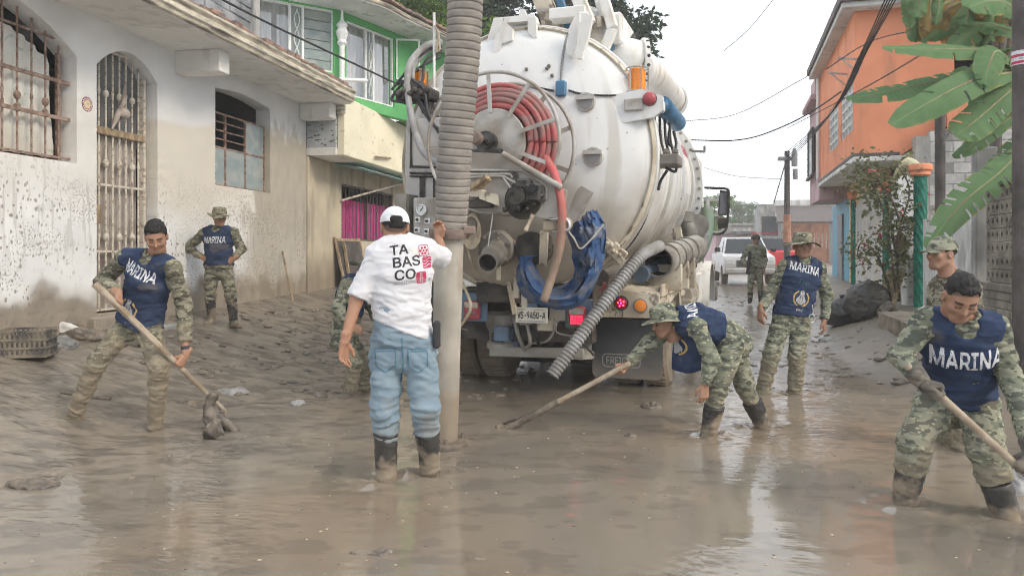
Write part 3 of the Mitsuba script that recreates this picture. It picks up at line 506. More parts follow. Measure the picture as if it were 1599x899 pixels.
a_, b_ = LF.ray(586, 245, 2, bo + .05), LF.ray(610, 247, 2, bo + .05); add(gh, 'rail_stub', LF.m(tube([a_, b_], 0.02, 8)), 'wood')
# upper floor: two facets
K0 = np.array([-3.32, 14.6, 0]); a55, a29 = math.radians(55), math.radians(29)
dA, dB = np.array([math.sin(a55), math.cos(a55), 0]), np.array([math.sin(a29), math.cos(a29), 0])
FA = Fr(K0 - dA * 1.9, dA, UP, np.array([dA[1], -dA[0], 0])); FB = Fr(K0, dB, UP, np.array([dB[1], -dB[0], 0]))
def upper(fr, x0, x1, wpx, name):
    (l, t), (r, b) = [fr.ray(*q_, 2, 0.0)[:2] for q_ in wpx]
    w = Polygon([(x0, 4.285), (x1, 4.285), (x1, 6.08), (x0, 6.08)])
    add(gh, name, fr.m(extr(w.difference(sbox(l, b, r, t)), -0.18, 0)), 'green_wall')
    wd = thing('upper_window', None, None); return wd, l, r, b, t
roof = [(FA, 0, 1.9), (FB, 0, 4.2)]
wdA, l, r, b, t = upper(FA, 0.0, 1.9, ((393, -8), (521, 114)), 'upper_wall')
labels[wdA].update(label='white framed upper window with louvre panes, left of the two on the green wall', category='window')
def sashes(wd, fr, l, r, b, t, splits, kinds):
    xs = [l + (r - l) * q_ for q_ in splits]
    for x in xs: add(wd, 'frame', fr.m(bx(x - 0.022, b, -0.1, x + 0.022, t, -0.04)), 'white_frame')
    for z in (b + .02, t - .02): add(wd, 'frame', fr.m(bx(l, z - 0.02, -0.097, r, z + 0.02, -0.043)), 'white_frame')
    for k, kd in enumerate(kinds):
        if kd == 'l':
            for q_ in range(6): add(wd, 'louvre', fr.m(bx(xs[k] + .022, b + .04 + (t - b - .08) * q_ / 6, -0.08, xs[k + 1] - .022, b + .035 + (t - b - .08) * (q_ + 0.96) / 6, -0.072)), 'dirty_pane')
        else:
            add(wd, 'pane', fr.m(bx(xs[k] + .022, b + .04, -0.075, xs[k + 1] - .022, t - .04, -0.071)), 'clear_pane' if kd == 'c' else 'dirty_pane')
        if kd == 's':
            zz = np.linspace(b + .1, t - .1, 30); g = [tube(np.stack([(xs[k] + xs[k + 1]) / 2 + 0.05 * np.sin(zz * 9 + f), zz, 0 * zz - 0.02], -1), 0.008, 5, smooth=False) for f in (0, 3.14)]
            add(wd, 'scroll_grille', fr.m(tri(g)), 'white_frame')
    fnc = lambda u, v: np.stack([l + (r - l) * u, b + (t - b) * v, -0.3 + 0.035 * np.sin(u * (r - l) * 45 + 2 * meshkit.noise(np.stack([u * 9, v * 2, 0 * u], -1), 3))], -1)
    add(wd, 'curtain', fr.m(slab_sheet(fnc, 80, 6, 0.004)), 'white_curtain', True)
sashes(wdA, FA, l, r, b, t, (0, 0.46, 0.62, 1.0), 'csl')
wdB, l, r, b, t = upper(FB, 0.0, 4.2, ((541, 31), (616, 168)), 'upper_wall')
labels[wdB].update(label='white framed upper window with pale curtains, right of the two on the green wall', category='window')
sashes(wdB, FB, l, r, b, t, (0, 0.42, 0.58, 1.0), 'csc')
cs = [FB.p(r + 0.02, b, 0.0), FB.p(r + 0.02, b, 0.0)]
cf = Fr(FB.p(r + 0.03, b, 0.02), np.array([0.99, 0.12, 0]), UP, np.array([-0.12, 0.99, 0]))
cm = add(gh, 'casement', cf.m(tri([bx(0, 0.6, -.02, .03, t - b, .02), bx(.47, .6, -.02, .5, t - b, .02), bx(.03, .6, -.02, .47, .63, .02), bx(.03, t - b - .03, -.02, .47, t - b, .02)])), 'white_frame', label='open white casement frame')
back = tri([bx(0, 3.4, -2.2, 1.9, 6.0, -2.1)]); add(gh, 'interior_wall', tri([FA.m(back), FB.m(bx(0, 3.4, -2.2, 4.2, 6, -2.1))]), 'dark_room')
rf = []
o1 = 0.75; pts = [FA.p(-0.6, 0, o1), K0 + unit(FA.A[2] + FB.A[2]) * o1 * 1.03, FB.p(1.4, 0, o1), FB.p(4.2, 0, o1 * .95), FB.p(4.2, 0, -3), FA.p(-.6, 0, -3)]
xy = np.array(pts)[:, :2]; mid_ = spline(np.vstack([xy[:4]]), 6); poly = Polygon(np.vstack([mid_, xy[4:]]))
add(gh, 'roof', extr(poly, 6.082, 6.2), 'white_wall')
ed = np.column_stack([mid_, np.full(len(mid_), 6.2)])
rr = rng(8)
for k in range(len(ed) - 1):
    for h in range(3):
        a_, b_ = ed[k] + (ed[k + 1] - ed[k]) * h / 3, ed[k] + (ed[k + 1] - ed[k]) * (h + .96) / 3; q_ = 0.02 * rr.normal()
        add(gh, 'roof_tile', bar(a_ + [0, 0, .035 + q_ * .4], b_ + [0, 0, .035 + q_ * .4], 0.2, 0.06, ch=0.01), 'terracotta')
add(gh, 'cornice', tube(ed + [0, 0, -0.05], 0.05, 8, smooth=False), 'cornice')
# ornate pole at the corner between the two facets
pc = FB.p(-0.06, 0, 0.12)
orn = lathe([(0.05, 4.6), (0.05, 5.35), (0.07, 5.38), (0.1, 5.42), (0.07, 5.47), (0.1, 5.55), (0.12, 5.62), (0.08, 5.7), (0.11, 5.76), (0.06, 5.82), (0.03, 5.86), (0.02, 6.05)], 16)
single('wall_lantern', moved(orn, [pc[0], pc[1], 0]), 'white_frame', 'white ornate lantern on a green and white post between the upper windows', 'lantern', 40)
# broom stick and boards leaning at the lower wall
a_, b_ = LF.ray(457, 470, 2, 0.35), LF.ray(441, 392, 2, 0.06)
single('leaning_stick', LF.m(tube([a_, b_], 0.018, 8)), 'wood', 'thin brown stick leaning on the lower wall left of the magenta window', 'stick')
ea = thing('chalkboard', 'old green chalkboard in a wooden frame leaning under the magenta window', 'board')
q0 = LF.ray(540, 470, 2, 0.3)
EF = Fr(LF.p(q0[0], q0[1] - 0.2, 0.38), LD, unit(UP - 0.22 * LN), unit(LN + 0.22 * UP))
add(ea, 'panel', EF.m(bx(0.05, 0.1, -.01, 1.25, 1.42, .01)), 'pole_dark'); 
for g in (bx(0, 0, -.02, .05, 1.5, .02), bx(1.25, 0, -.02, 1.3, 1.5, .02), bx(.05, 1.42, -.02, 1.25, 1.48, .02)): add(ea, 'frame', EF.m(g), 'wood')
add(ea, 'leg', EF.m(bar([.12, 0, .05], [.3, 1.4, .05], 0.05)), 'wood')
# ---------------------------------------------------------------- right side of the street
RC = np.array([6.72, 14.9, 0.0])
RF = Fr(RC, SD, UP, -SR)                                   # local: along the street, height, out towards the street (to the left)
oh = thing('orange_house', 'two storey orange house whose upper floor juts out over the pavement', 'house')
tL = 6.05
wl = [RF.ray(*q, 2, 0.0)[:2] for q in ((1336, 132), (1291, 218), (1319, 222), (1296, 160))]
def face_px(px, py): return RF.ray(px, py, 2, 0.0)[:2]
up = Polygon([(0, 3.3), (tL, 3.3), (tL, 6.15), (0, 6.15)])
wins = []
for l, r, tp, bt in (((1316, 160), (1335, 120), 0, 0), ((1294, 180), (1311, 150), 0, 0)): pass
wA0, wA1 = face_px(1332, 160)[0], face_px(1313, 180)[0]; wB0, wB1 = face_px(1309, 180)[0], face_px(1294, 200)[0]
zb, zt_ = face_px(1322, 213)[1], face_px(1322, 130)[1] - 0.1
for a_, b_ in ((wA0, wA1), (wB0, wB1)): up = up.difference(sbox(a_, zb, b_, zt_))
add(oh, 'upper_wall', RF.m(extr(up, -0.18, 0.0)), 'orange_wall')
SF = Fr(RC, SR, UP, -SD)                                   # side wall facing the camera
side = Polygon([(0.002, 3.3), (0.82, 3.3), (1.75, 3.9), (1.75, 6.15), (0.002, 6.15)])
add(oh, 'side_wall', SF.m(extr(side, -0.18, -0.001)), 'orange_wall')
add(oh, 'stair_wall', SF.m(extr(Polygon([(0.84, 2.7), (0.84, 3.28), (1.75, 3.87), (3.2, 3.87), (3.2, 2.7)]), -0.16, -0.02)), 'yellow_wall')
add(oh, 'soffit', RF.m(bx(-0.05, 3.2, -0.9, tL, 3.297, 0.03, 0.01)), 'white_wall'); add(oh, 'trim', RF.m(bx(-0.06, 3.302, 0.002, tL, 3.36, 0.035)), 'dark_trim'); add(oh, 'trim', SF.m(bx(-0.036, 3.302, 0.002, 0.8, 3.36, 0.05)), 'dark_trim')
add(oh, 'roof', RF.m(bx(-0.3, 6.153, -6, tL + 0.1, 6.3, 0.26, 0.015)), 'white_wall'); add(oh, 'roof_edge', RF.m(tri([bx(-0.36, 6.25, 0.262, tL + 0.1, 6.42, 0.31, 0.01), bx(-0.37, 6.25, -6, -0.302, 6.42, 0.26, 0.01)])), 'dark_trim')
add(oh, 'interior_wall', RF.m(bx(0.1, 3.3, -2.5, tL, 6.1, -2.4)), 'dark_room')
for a_, b_ in ((wA0, wA1), (wB0, wB1)):
    w = add(oh, 'window', RF.m(bx(a_, zb, -0.085, b_, zt_, -0.08)), 'dirty_pane')
    for k in range(5): x = a_ + (b_ - a_) * k / 4; add(w, 'bar', RF.m(bx(x - 0.018, zb, -0.06, x + 0.018, zt_, -0.02)), 'white_frame')
    for k in range(6): z = zb + (zt_ - zb) * k / 5; add(w, 'bar', RF.m(bx(a_, z - 0.018, -0.058, b_, z + 0.018, -0.022)), 'white_frame')
for q in ((1305, 95), (1290, 118)):
    p_ = RF.ray(*q, 2, 0.4); add(oh, 'wire_bracket', RF.m(tri([bar([p_[0], p_[1], 0], [p_[0], p_[1] + .05, 0.36], 0.03), bar([p_[0], p_[1] - .25, 0], [p_[0], p_[1] + .03, 0.3], 0.02)])), 'cement_grey')
add(oh, 'drain_pipe', RF.m(tube([[tL - 0.25, 6.1, 0.06], [tL - .25, 3.4, 0.06]], 0.05, 8)), 'white_frame')
# lower front with peach wall, doors
o_ = -0.75
lowp = Polygon([(1.6, 0.3), (tL, 0.3), (tL, 3.2), (1.6, 3.2)])
openings = [(2.3, 3.0, 0.62, 2.75), (3.9, 4.6, 0.62, 2.7)]
for a_, b_, c_, d_ in openings: lowp = lowp.difference(sbox(a_, c_, b_, d_))
add(oh, 'lower_wall', RF.m(extr(lowp, o_ - 0.2, o_)), 'peach_wall')
for a_, b_, c_, d_ in openings:
    dr_ = add(oh, 'door', RF.m(bx(a_, c_, o_ - 0.12, b_, d_, o_ - 0.08)), 'dark_trim')
    for k in range(4): x = a_ + .04 + (b_ - a_ - .08) * k / 3; add(dr_, 'bar', RF.m(bx(x - .02, c_, o_ - .06, x + .02, d_, o_ - .02)), 'white_frame')
    for z in (c_ + .03, (c_ + d_) / 2, d_ - .03): add(dr_, 'bar', RF.m(bx(a_, z - .02, o_ - .058, b_, z + .02, o_ - .022)), 'white_frame')
add(oh, 'interior_wall', RF.m(bx(1.6, 0.3, o_ - 1.5, tL, 3.2, o_ - 1.4)), 'dark_room')
# portico: twisted green columns with white gates between them
for px, ytop, ybase, nm in ((1437, 276, 475, 0), (1387, 300, 440, 1), (1335, 312, 432, 2)):
    t = (SF.O * 0 + 0); D = np.array([(px - CX) / F, 1]); A = np.array([6.88, 12.8]); d = SD[:2]
    M = np.linalg.solve(np.column_stack([D, -d]), A); Yc = M[0]; c = np.array([D[0] * Yc, Yc]); z0, z1 = EYE + (HOR - ybase) / F * Yc - 0.2, EYE + (HOR - ytop) / F * Yc
    col = thing('twisted_column', ('green twisted column with orange capital, nearest of the three on the right pavement', 'green twisted column behind the climbing plant, middle of the three', 'thin looking green twisted column farthest from the camera, beside the peach wall')[nm], 'column', 'green twisted columns of the portico')
    zz = np.linspace(z0, z1, 90); g = np.arange(48) * 2 * np.pi / 48
    R = 0.10 + 0.007 * np.cos(7 * (g[None, :] + zz[:, None] * 4.5))
    v = np.stack([c[0] + R * np.cos(g), c[1] + R * np.sin(g), np.broadcast_to(zz[:, None], R.shape)], -1).reshape(-1, 3)
    i, j = np.meshgrid(np.arange(89), np.arange(48), indexing='ij'); q = np.stack([i * 48 + j, i * 48 + (j + 1) % 48, (i + 1) * 48 + (j + 1) % 48, (i + 1) * 48 + j], -1).reshape(-1, 4)
    add(col, 'shaft', (v, q), 'green_column', True)
    add(col, 'capital', moved(lathe([(0.115, 0), (0.16, 0.03), (0.15, 0.08), (0.19, 0.11), (0.19, 0.18), (0.17, 0.21)], 20), [c[0], c[1], z1]), 'orange_wall', 40, label='orange capital')
    if nm == 0: C0 = np.array([c[0], c[1], z1])
    if nm == 1: C1 = np.array([c[0], c[1], z1])
    if nm == 2: C2 = np.array([c[0], c[1], z1])
for P0, P1, nb, lab in ((C0, C1, 15, 'white vertical bar gate between the near and middle green columns'), (C1, C2, 20, 'white vertical bar gate between the middle and far green columns')):
    e = unit((P1 - P0) * [1, 1, 0]); fr = Fr(P0 * [1, 1, 0], e, UP, np.array([-e[1], e[0], 0])); L = np.linalg.norm((P1 - P0)[:2]); g_ = thing('white_gate', lab, 'gate')
    for k in range(nb): x = 0.22 + (L - 0.44) * k / (nb - 1); add(g_, 'bar', fr.m(bx(x - .014, .6, -.014, x + .014, 2.55 + .3 * math.sin(math.pi * k / (nb - 1)), .014)), 'white_frame')
    for z in (0.75, 1.4, 2.5): add(g_, 'rail', fr.m(bx(0.16, z - .025, -.012, L - .16, z + .025, -.03)), 'white_frame')
    add(g_, 'lower_panel', fr.m(bx(0.18, .55, -.04, L - .18, 1.4, -.032)), 'white_wall')
    arch = [fr.p(0.1 + (L - .2) * u, 2.75 + 0.35 * math.sin(math.pi * u), -0.06) for u in np.linspace(0, 1, 12)]
    add(g_, 'arch', tube(arch, 0.07, 8, smooth=False), 'yellow_wall')
# pillar with meter boxes beside the gate
PF = Fr(C0 * [1, 1, 0] + SD * 0.35, SD, UP, -SR)
mp = thing('meter_pillar', 'stubby cement pillar with old meter boxes beside the near green column', 'pillar')
add(mp, 'pillar', PF.m(bx(0, .4, -.2, .5, 1.95, .12, .02)), 'white_wall'); add(mp, 'cap', PF.m(bx(-.08, 1.952, -.25, .58, 2.05, .2, .02)), 'cement_grey')
add(mp, 'meter', PF.m(tri([bx(.1, 1.4, .122, .42, 1.75, .25, .03), along(lathe([(.11, 0), (.11, .1), (.08, .13)], 16), [.25, 1.3, .13], [.25, 1.3, 1])])), 'wood', label='rusty meter box')
# pink house further on, yellow-blue wall under it
ph = thing('pink_house', 'pink two storey house beyond the orange one', 'house')
add(ph, 'upper_wall', RF.m(bx(tL + 0.02, 2.85, -4, 8.6, 5.6, 0.0)), 'pink_wall'); add(ph, 'parapet', RF.m(bx(tL + .02, 5.603, -4, 8.6, 5.75, 0.22, 0.02)), 'pink_wall')
add(ph, 'side_pier', RF.m(bx(tL + .02, 5.753, -4, 7.2, 6.2, 0.1)), 'pink_wall'); add(ph, 'lower_wall', RF.m(bx(tL + .02, 0.2, -4, 9.5, 2.847, -0.75)), 'blue_door', label='blue painted lower wall')
for k in range(1): 
    x = tL + .9 + 2.7 * k; w = add(ph, 'window', RF.m(bx(x, 3.7, 0.052, x + 1.2, 4.9, 0.07)), 'dirty_pane'); add(w, 'frame', RF.m(tri([bx(x - .06, 3.62, .052, x, 4.98, .11), bx(x + 1.2, 3.62, .052, x + 1.26, 4.98, .11), bx(x, 4.9, .052, x + 1.2, 4.98, .11), bx(x - .1, 3.55, .052, x + 1.3, 3.62, .15)])), 'dark_trim')
add(ph, 'door', RF.m(bx(tL + 1.0, .3, -.748, tL + 1.9, 2.5, -.7)), 'steel_grey')
# grey block house behind the banana plant
bh = thing('block_house', 'unplastered house of grey concrete blocks behind the banana leaves', 'house')
BF = Fr(at(1452, 300, 14.2) * [1, 1, 0], unit([0.975, -0.22, 0]), UP, -unit([0.22, 0.975, 0]))
rw = rng(11); wx, wz = BF.ray(1525, 165, 2, 0.0)[:2]
hole = sbox(wx - .2, wz - .28, wx + .22, wz + .3); om = BF.ray(1497, 182, 2, 0.0)[:2]
for r in range(20):
    for c in range(10):
        x = 0.4 * c - (0.2 if r % 2 else 0); z = 0.9 + 0.2 * r; xl, xr = max(x, 0.0), x + 0.388
        if xr - xl < .05: continue
        top = 3.55 + .45 * (x > .55) + .6 * (x > 1.2)
        if z > top or sbox(xl, z, xr, z + .188).intersection(hole).area > 0.02: continue
        add(bh, 'block', BF.m(bx(xl, z, -.14, xr, z + .188, .006 * rw.random() + .003, .006)), 'block_grey' if rw.random() > .15 else 'cement_grey')
add(bh, 'mortar', BF.m(extr(Polygon([(0, 0.3), (4, .3), (4, 4.7), (1.3, 4.7), (1.3, 4.2), (.6, 4.2), (.6, 3.7), (0, 3.7)]).difference(hole), -.135, -.008)), 'mortar')
w = add(bh, 'window', BF.m(bx(wx - .2, wz - .28, -.06, wx + .22, wz + .3, -.05)), 'car_glass'); add(w, 'frame', BF.m(tri([bx(wx - .015, wz - .28, -.048, wx + .03, wz + .3, -.01), bx(wx - .2, wz - .02, -.046, wx + .22, wz + .02, -.012)])), 'white_frame')
add(bh, 'patch', BF.m(bx(om[0] - .2, om[1] - .25, .011, om[0] + .2, om[1] + .3, .03)), 'orange_wall', label='orange painted block'); add(bh, 'beam', BF.m(bx(0.9, 4.8, -.2, 4, 4.95, .03)), 'white_wall'); add(bh, 'corner_column', BF.m(bx(-.25, .3, -.2, -.003, 3.6, .02)), 'cement_grey')
# fence of corrugated sheets and lattice block wall on the near right
NF = Fr(np.array([3.08 * SR[0] + 0 * SD[0], 3.08 * SR[1], 0]), SD, UP, -SR)
def nf(px, py): return NF.ray(px, py, 2, 0.0)[:2]
f0, f1 = nf(1540, 400)[0], nf(1502, 400)[0]
fe = thing('sheet_fence', 'whitewashed upright sheet fence between lattice wall and columns', 'fence')
nb = 14
for k in range(nb):
    x = f0 + (f1 + 2.2 - f0) * k / nb; wd_ = (f1 + 2.2 - f0) / nb
    add(fe, 'sheet', NF.m(slab_sheet(lambda u, v: np.stack([x + wd_ * .97 * u, 0.3 + (1.62 + .05 * (k % 3)) * v, .02 * np.sin(u * 6.28) + 0 * v], -1), 9, 2, .006)), 'white_wall')
lw_ = thing('lattice_wall', 'weathered block wall with diamond lattice openings behind the shoveling man at right', 'wall')
l0, l1 = f0 - 2.9, f0 - 0.02
cz = nf(1570, 350)[1]; bz = nf(1570, 412)[1]
add(lw_, 'coping', NF.m(bx(l0, 2.22, -.1, l1, 2.34, .1, .01)), 'cement_grey'); add(lw_, 'post', NF.m(bx(l1 - .001, .3, -.12, l1 + .2, 2.75, .12, .015)), 'cement_grey')
cell = .16; dia = Polygon([(0, .055), (.045, 0), (0, -.055), (-.045, 0)])
for r in range(7):
    for c in range(17):
        x0 = l0 + .005 + cell * c; z0 = 1.08 + cell * r
        if x0 + cell > l1: continue
        pg = sbox(x0 + .003, z0 + .003, x0 + cell - .003, z0 + cell - .003).difference(affinity.translate(dia, x0 + cell / 2, z0 + cell / 2))
        add(lw_, 'lattice_block', NF.m(extr(pg, -.06 + .004 * ((c + r) % 3), .05)), 'brick_grime')
for r in range(9):
    for c in range(13):
        x0 = l0 + .24 * c - (.12 if r % 2 else 0); z0 = .2 + .098 * r
        if x0 < l0 - .13 or x0 + .23 > l1: continue
        add(lw_, 'brick', NF.m(bx(x0, z0, -.09, x0 + .23, z0 + .086, .07 + .008 * ((c * 3 + r) % 3), .006)), 'brick_grime')
add(lw_, 'mortar', NF.m(bx(l0, .1, -.085, l1, 1.075, .055)), 'mortar')
# steel posts, arch, poles
def gpole(px, Y, r, z1, name, label, m='pole_dark', r1=None):
    b = at(px, 500, Y); k = thing(name, label, 'pole'); z0 = gz(b) - .1
    add(k, 'shaft', moved(lathe([(r, z0), (r1 or r, z1)], 14), [b[0], b[1], 0]), m, True); return k, b
k, b = gpole(1468, 12.0, .075, 3.6, 'steel_post', 'dark steel post in front of the near green column'); P1 = np.array([b[0], b[1], 3.05])
k2, b2 = gpole(1556, 11.0, .07, 3.3, 'steel_post', 'dark steel post carrying the right end of the wire arch'); P2 = np.array([b2[0], b2[1], 3.0])
single('wire_arch', tube([P1, P1 * .8 + P2 * .2 + [0, 0, .28], (P1 + P2) / 2 + [0, 0, .36], P1 * .2 + P2 * .8 + [0, 0, .3], P2], .018, 8), 'steel_grey', 'thin dark metal arch between two steel posts under the banana leaves', 'arch')
k, b = gpole(1597, 7.0, .085, 9.5, 'utility_pole', 'dark pole cutting the right edge of the picture')
zl = at(1592, 88, 6.93)[2]
lb = thing('pole_label', 'small red and white printed label on the dark pole at the right edge', 'label')
add(lb, 'sheet', moved(lathe([(.088, zl - .07), (.088, zl + .06)], 20, cap=False), [b[0], b[1], 0]), 'vest_print'); add(lb, 'stripe', moved(tri([lathe([(.09, zl - .07 + d), (.09, zl - .045 + d)], 20, cap=False) for d in (0.01, .07)]), [b[0], b[1], 0]), 'ink_red')
k, b = gpole(1229, 30, .13, EYE + (HOR - 236) / F * 30, 'utility_pole', 'grey concrete utility pole with wires behind the hatted man in the street', 'pole_dark', .1)
U1 = np.array([b[0], b[1], EYE + (HOR - 245) / F * 30])
add(k, 'transformer', tri([bx(b[0] - .35, b[1] - .1, U1[2] - .15, b[0] + .3, b[1] + .1, U1[2], .02), moved(lathe([(.12, -.4), (.12, 0.1), (.05, .3)], 10), [b[0] + .2, b[1] - .25, U1[2]]), moved(lathe([(.1, -.9), (.1, -.5)], 10), [b[0] + .25, b[1] - .2, U1[2]])]), 'steel_grey')
add(k, 'red_base', moved(lathe([(.14, 1.8), (.14, 2.9)], 12, cap=False), [b[0], b[1], 0]), 'brick_red')
k, b = gpole(1105, 62, .15, EYE + (HOR - 308) / F * 62, 'utility_pole', 'far pole with two crossarms seen beside the lorry mirror', 'cement_grey')
for z in (312, 336): zz = EYE + (HOR - z) / F * 62; add(k, 'crossarm', bx(b[0] - .9, b[1] - .1, zz - .1, b[0] + .9, b[1] + .1, zz + .1), 'steel_grey'); add(k, 'insulator', tri([sphere((b[0] + d, b[1], zz + .22), .12, 1) for d in (-.8, .8)]), 'steel_grey')
# far brick house, awnings, sheds
fh = thing('brick_house', 'half built brick and block house at the far end of the street', 'house')
HF = Fr(at(1184, 400, 47) * [1, 1, 0], unit([.96, -.28, 0]), UP, -unit([.28, .96, 0]))
add(fh, 'wall', HF.m(tri([bx(0, 0, -9, 1.6, 4.35, 0)])), 'cement_grey'); add(fh, 'roof', HF.m(bx(1.0, 3.55, -9, 4.6, 3.8, .4)), 'white_wall'); add(fh, 'upper_wall', HF.m(bx(1.602, 3.8, -8, 4.4, 4.3, -.3)), 'cement_grey')
add(fh, 'opening', HF.m(tri([bx(.2, 2.4, .003, 1.2, 3.6, .02)])), 'dark_room'); add(fh, 'mortar', HF.m(bx(1.602, 0, -8, 4.4, 3.547, -.02)), 'mortar')
for r in range(27):
    for c in range(9):
        add(fh, 'brick', HF.m(bx(1.62 + .3 * c + (.15 if r % 2 else 0), .2 + .12 * r, -.019, 1.62 + .3 * c + .285 + (.15 if r % 2 else 0), .2 + .12 * r + .105, .005 + .008 * ((r * 5 + c * 7) % 3))), 'brick_red') if r * 9 + c < 243 else None
aw_ = thing('roadside_awning', 'low dark roof awning over a red stall beyond the utility pole', 'awning')
WF = Fr(at(1212, 400, 40) * [1, 1, 0], unit([.97, -.2, 0]), UP, -unit([.2, .97, 0]))
add(aw_, 'roof', WF.m(hull([(0, 3.0, .2), (5, 3.0, .2), (.3, 3.95, -2.5), (5, 3.95, -2.5), (0, 2.9, .2), (5, 2.9, .2)])), 'dark_trim'); add(aw_, 'fascia', WF.m(bx(.2, 4.0, -2.6, 5, 4.3, -2.5)), 'white_wall'); add(aw_, 'counter', WF.m(bx(.4, .2, -1.2, 1.6, 1.4, -.6)), 'red_paint')
for x in (.1, 2.6): add(aw_, 'post', WF.m(bx(x, .2, .0, x + .14, 2.95, .14)), 'steel_grey')
for k in range(14): add(aw_, 'slat', WF.m(bx(.4 + .2 * k, 1.65, -.8, .46 + .2 * k, 2.4, -.76)), 'cream_iron')
for n_, (px, Y, w_, h_, m_, lab) in enumerate(((1118, 52, 3.2, 2.6, 'pink_wall', 'small pinkish wall far down the street beside the lorry'), (1102, 75, 5, 4.0, 'cement_grey', 'far grey building behind the distant pole'))):
    b = at(px, 400, Y); s_ = thing('far_building', lab, 'building'); add(s_, 'wall', bx(b[0], b[1], 0, b[0] + w_, b[1] + 5, h_), m_); add(s_, 'roof', bx(b[0] - .2, b[1] - .2, h_ + .003, b[0] + w_ + .2, b[1] + 5.2, h_ + .2), 'cement_grey')
    add(s_, 'door', bx(b[0] + .6, b[1] - .02, .3, b[0] + 1.5, b[1] - .003, 2.2), 'dark_trim')
# ---------------------------------------------------------------- trees and plants
def leaf_cloud(cent, size, seed, droop=0.3, aspect=0.45):
    r = rng(seed); n = len(cent); t = r.normal(size=(n, 3)); t[:, 2] = t[:, 2] * 0.5 - droop; t /= np.linalg.norm(t, axis=1, keepdims=True)
    s = np.cross(t, r.normal(size=(n, 3))); s /= np.linalg.norm(s, axis=1, keepdims=True); L = size * r.uniform(0.6, 1.35, (n, 1)); nn = np.cross(t, s)
    a, b, c, d = cent, cent + t * L * .5 + s * L * aspect * .5 + nn * L * .08, cent + t * L, cent + t * L * .5 - s * L * aspect * .5 + nn * L * .08
    v = np.stack([a, b, c, d], 1).reshape(-1, 3); k = np.arange(n)[:, None] * 4
    return trimesh.Trimesh(v, np.vstack([k + [0, 1, 2], k + [0, 2, 3]]), process=False)
def tree(name, label, base, h, rx, rz, nl, size, m, seed, clumps=40, stuff=None, trunk_r=.16):
    r = rng(seed); base = np.asarray(base, float); k = thing(name, label, 'tree'); top = base + [0, 0, h]; cen = top - [0, 0, rz * .9]
    ct = r.normal(size=(clumps, 3)); ct /= np.linalg.norm(ct, axis=1, keepdims=True); ct = cen + ct * r.uniform(.35, 1, (clumps, 1)) * [rx, rx, rz]
    P = []
    for c in ct:
        q = r.normal(size=(nl // clumps, 3)); q /= np.linalg.norm(q, axis=1, keepdims=True); P.append(c + q * (r.uniform(0, 1, (len(q), 1)) ** .45) * rx * r.uniform(.22, .42) * [1, 1, .7])
    limbs = [tube([base - [0, 0, .2], base * .5 + cen * .5 + r.normal(size=3) * .15, cen], [trunk_r, trunk_r * .8, trunk_r * .5], 9)]
    for c in ct[::4]: limbs.append(tube([base * .4 + cen * .6, (cen + c) / 2 + [0, 0, -.2], c], [trunk_r * .4, trunk_r * .25, .02], 5))
    add(k, 'trunk', tri(limbs), 'bark', True); add(k, 'crown', leaf_cloud(np.vstack(P), size, seed + 1), m); return k
tree('leafy_tree', 'bright green leafy tree rising behind the green house roof', at(655, 400, 22) * [1, 1, 0], 9.2, 2.1, 2.6, 7000, .24, 'leaf_bright', 3)
tree('leafy_tree', 'bright green tree seen between the suction hose and the tank brackets', at(775, 400, 24) * [1, 1, 0], 8.8, 2.2, 2.4, 7000, .24, 'leaf_bright', 13)
tree('dark_tree', 'large dark tree behind the boom at the top of the tank', at(905, 400, 30) * [1, 1, 0], 12.3, 3.3, 3.4, 24000, .3, 'leaf_dark', 5, 60)
tree('dark_tree', 'dark tree behind the left side of the suction hose top', at(735, 400, 30) * [1, 1, 0], 12.4, 3.0, 3.0, 9000, .3, 'leaf_dark', 15, 40)
for n_, (px, Y, h, rx, rz, m, lab) in enumerate(((1150, 95, 7.6, 3.2, 2.6, 'leaf_mid', 'rounded green tree far down the street behind the standing guard'), (1112, 70, 7.4, 1.9, 3.0, 'leaf_bright', 'narrow green tree beside the far pole with crossarms'), (1172, 110, 6.4, 3.5, 2.2, 'leaf_mid', 'lower green tree far down the street left of the brick house'), (1128, 120, 6.5, 4, 2.4, 'leaf_dark', 'dark green tree farthest down the street'))):
    tree('street_tree', lab, at(px, 400, Y) * [1, 1, 0], h, rx, rz, 5000, .3, m, 30 + n_, 30)
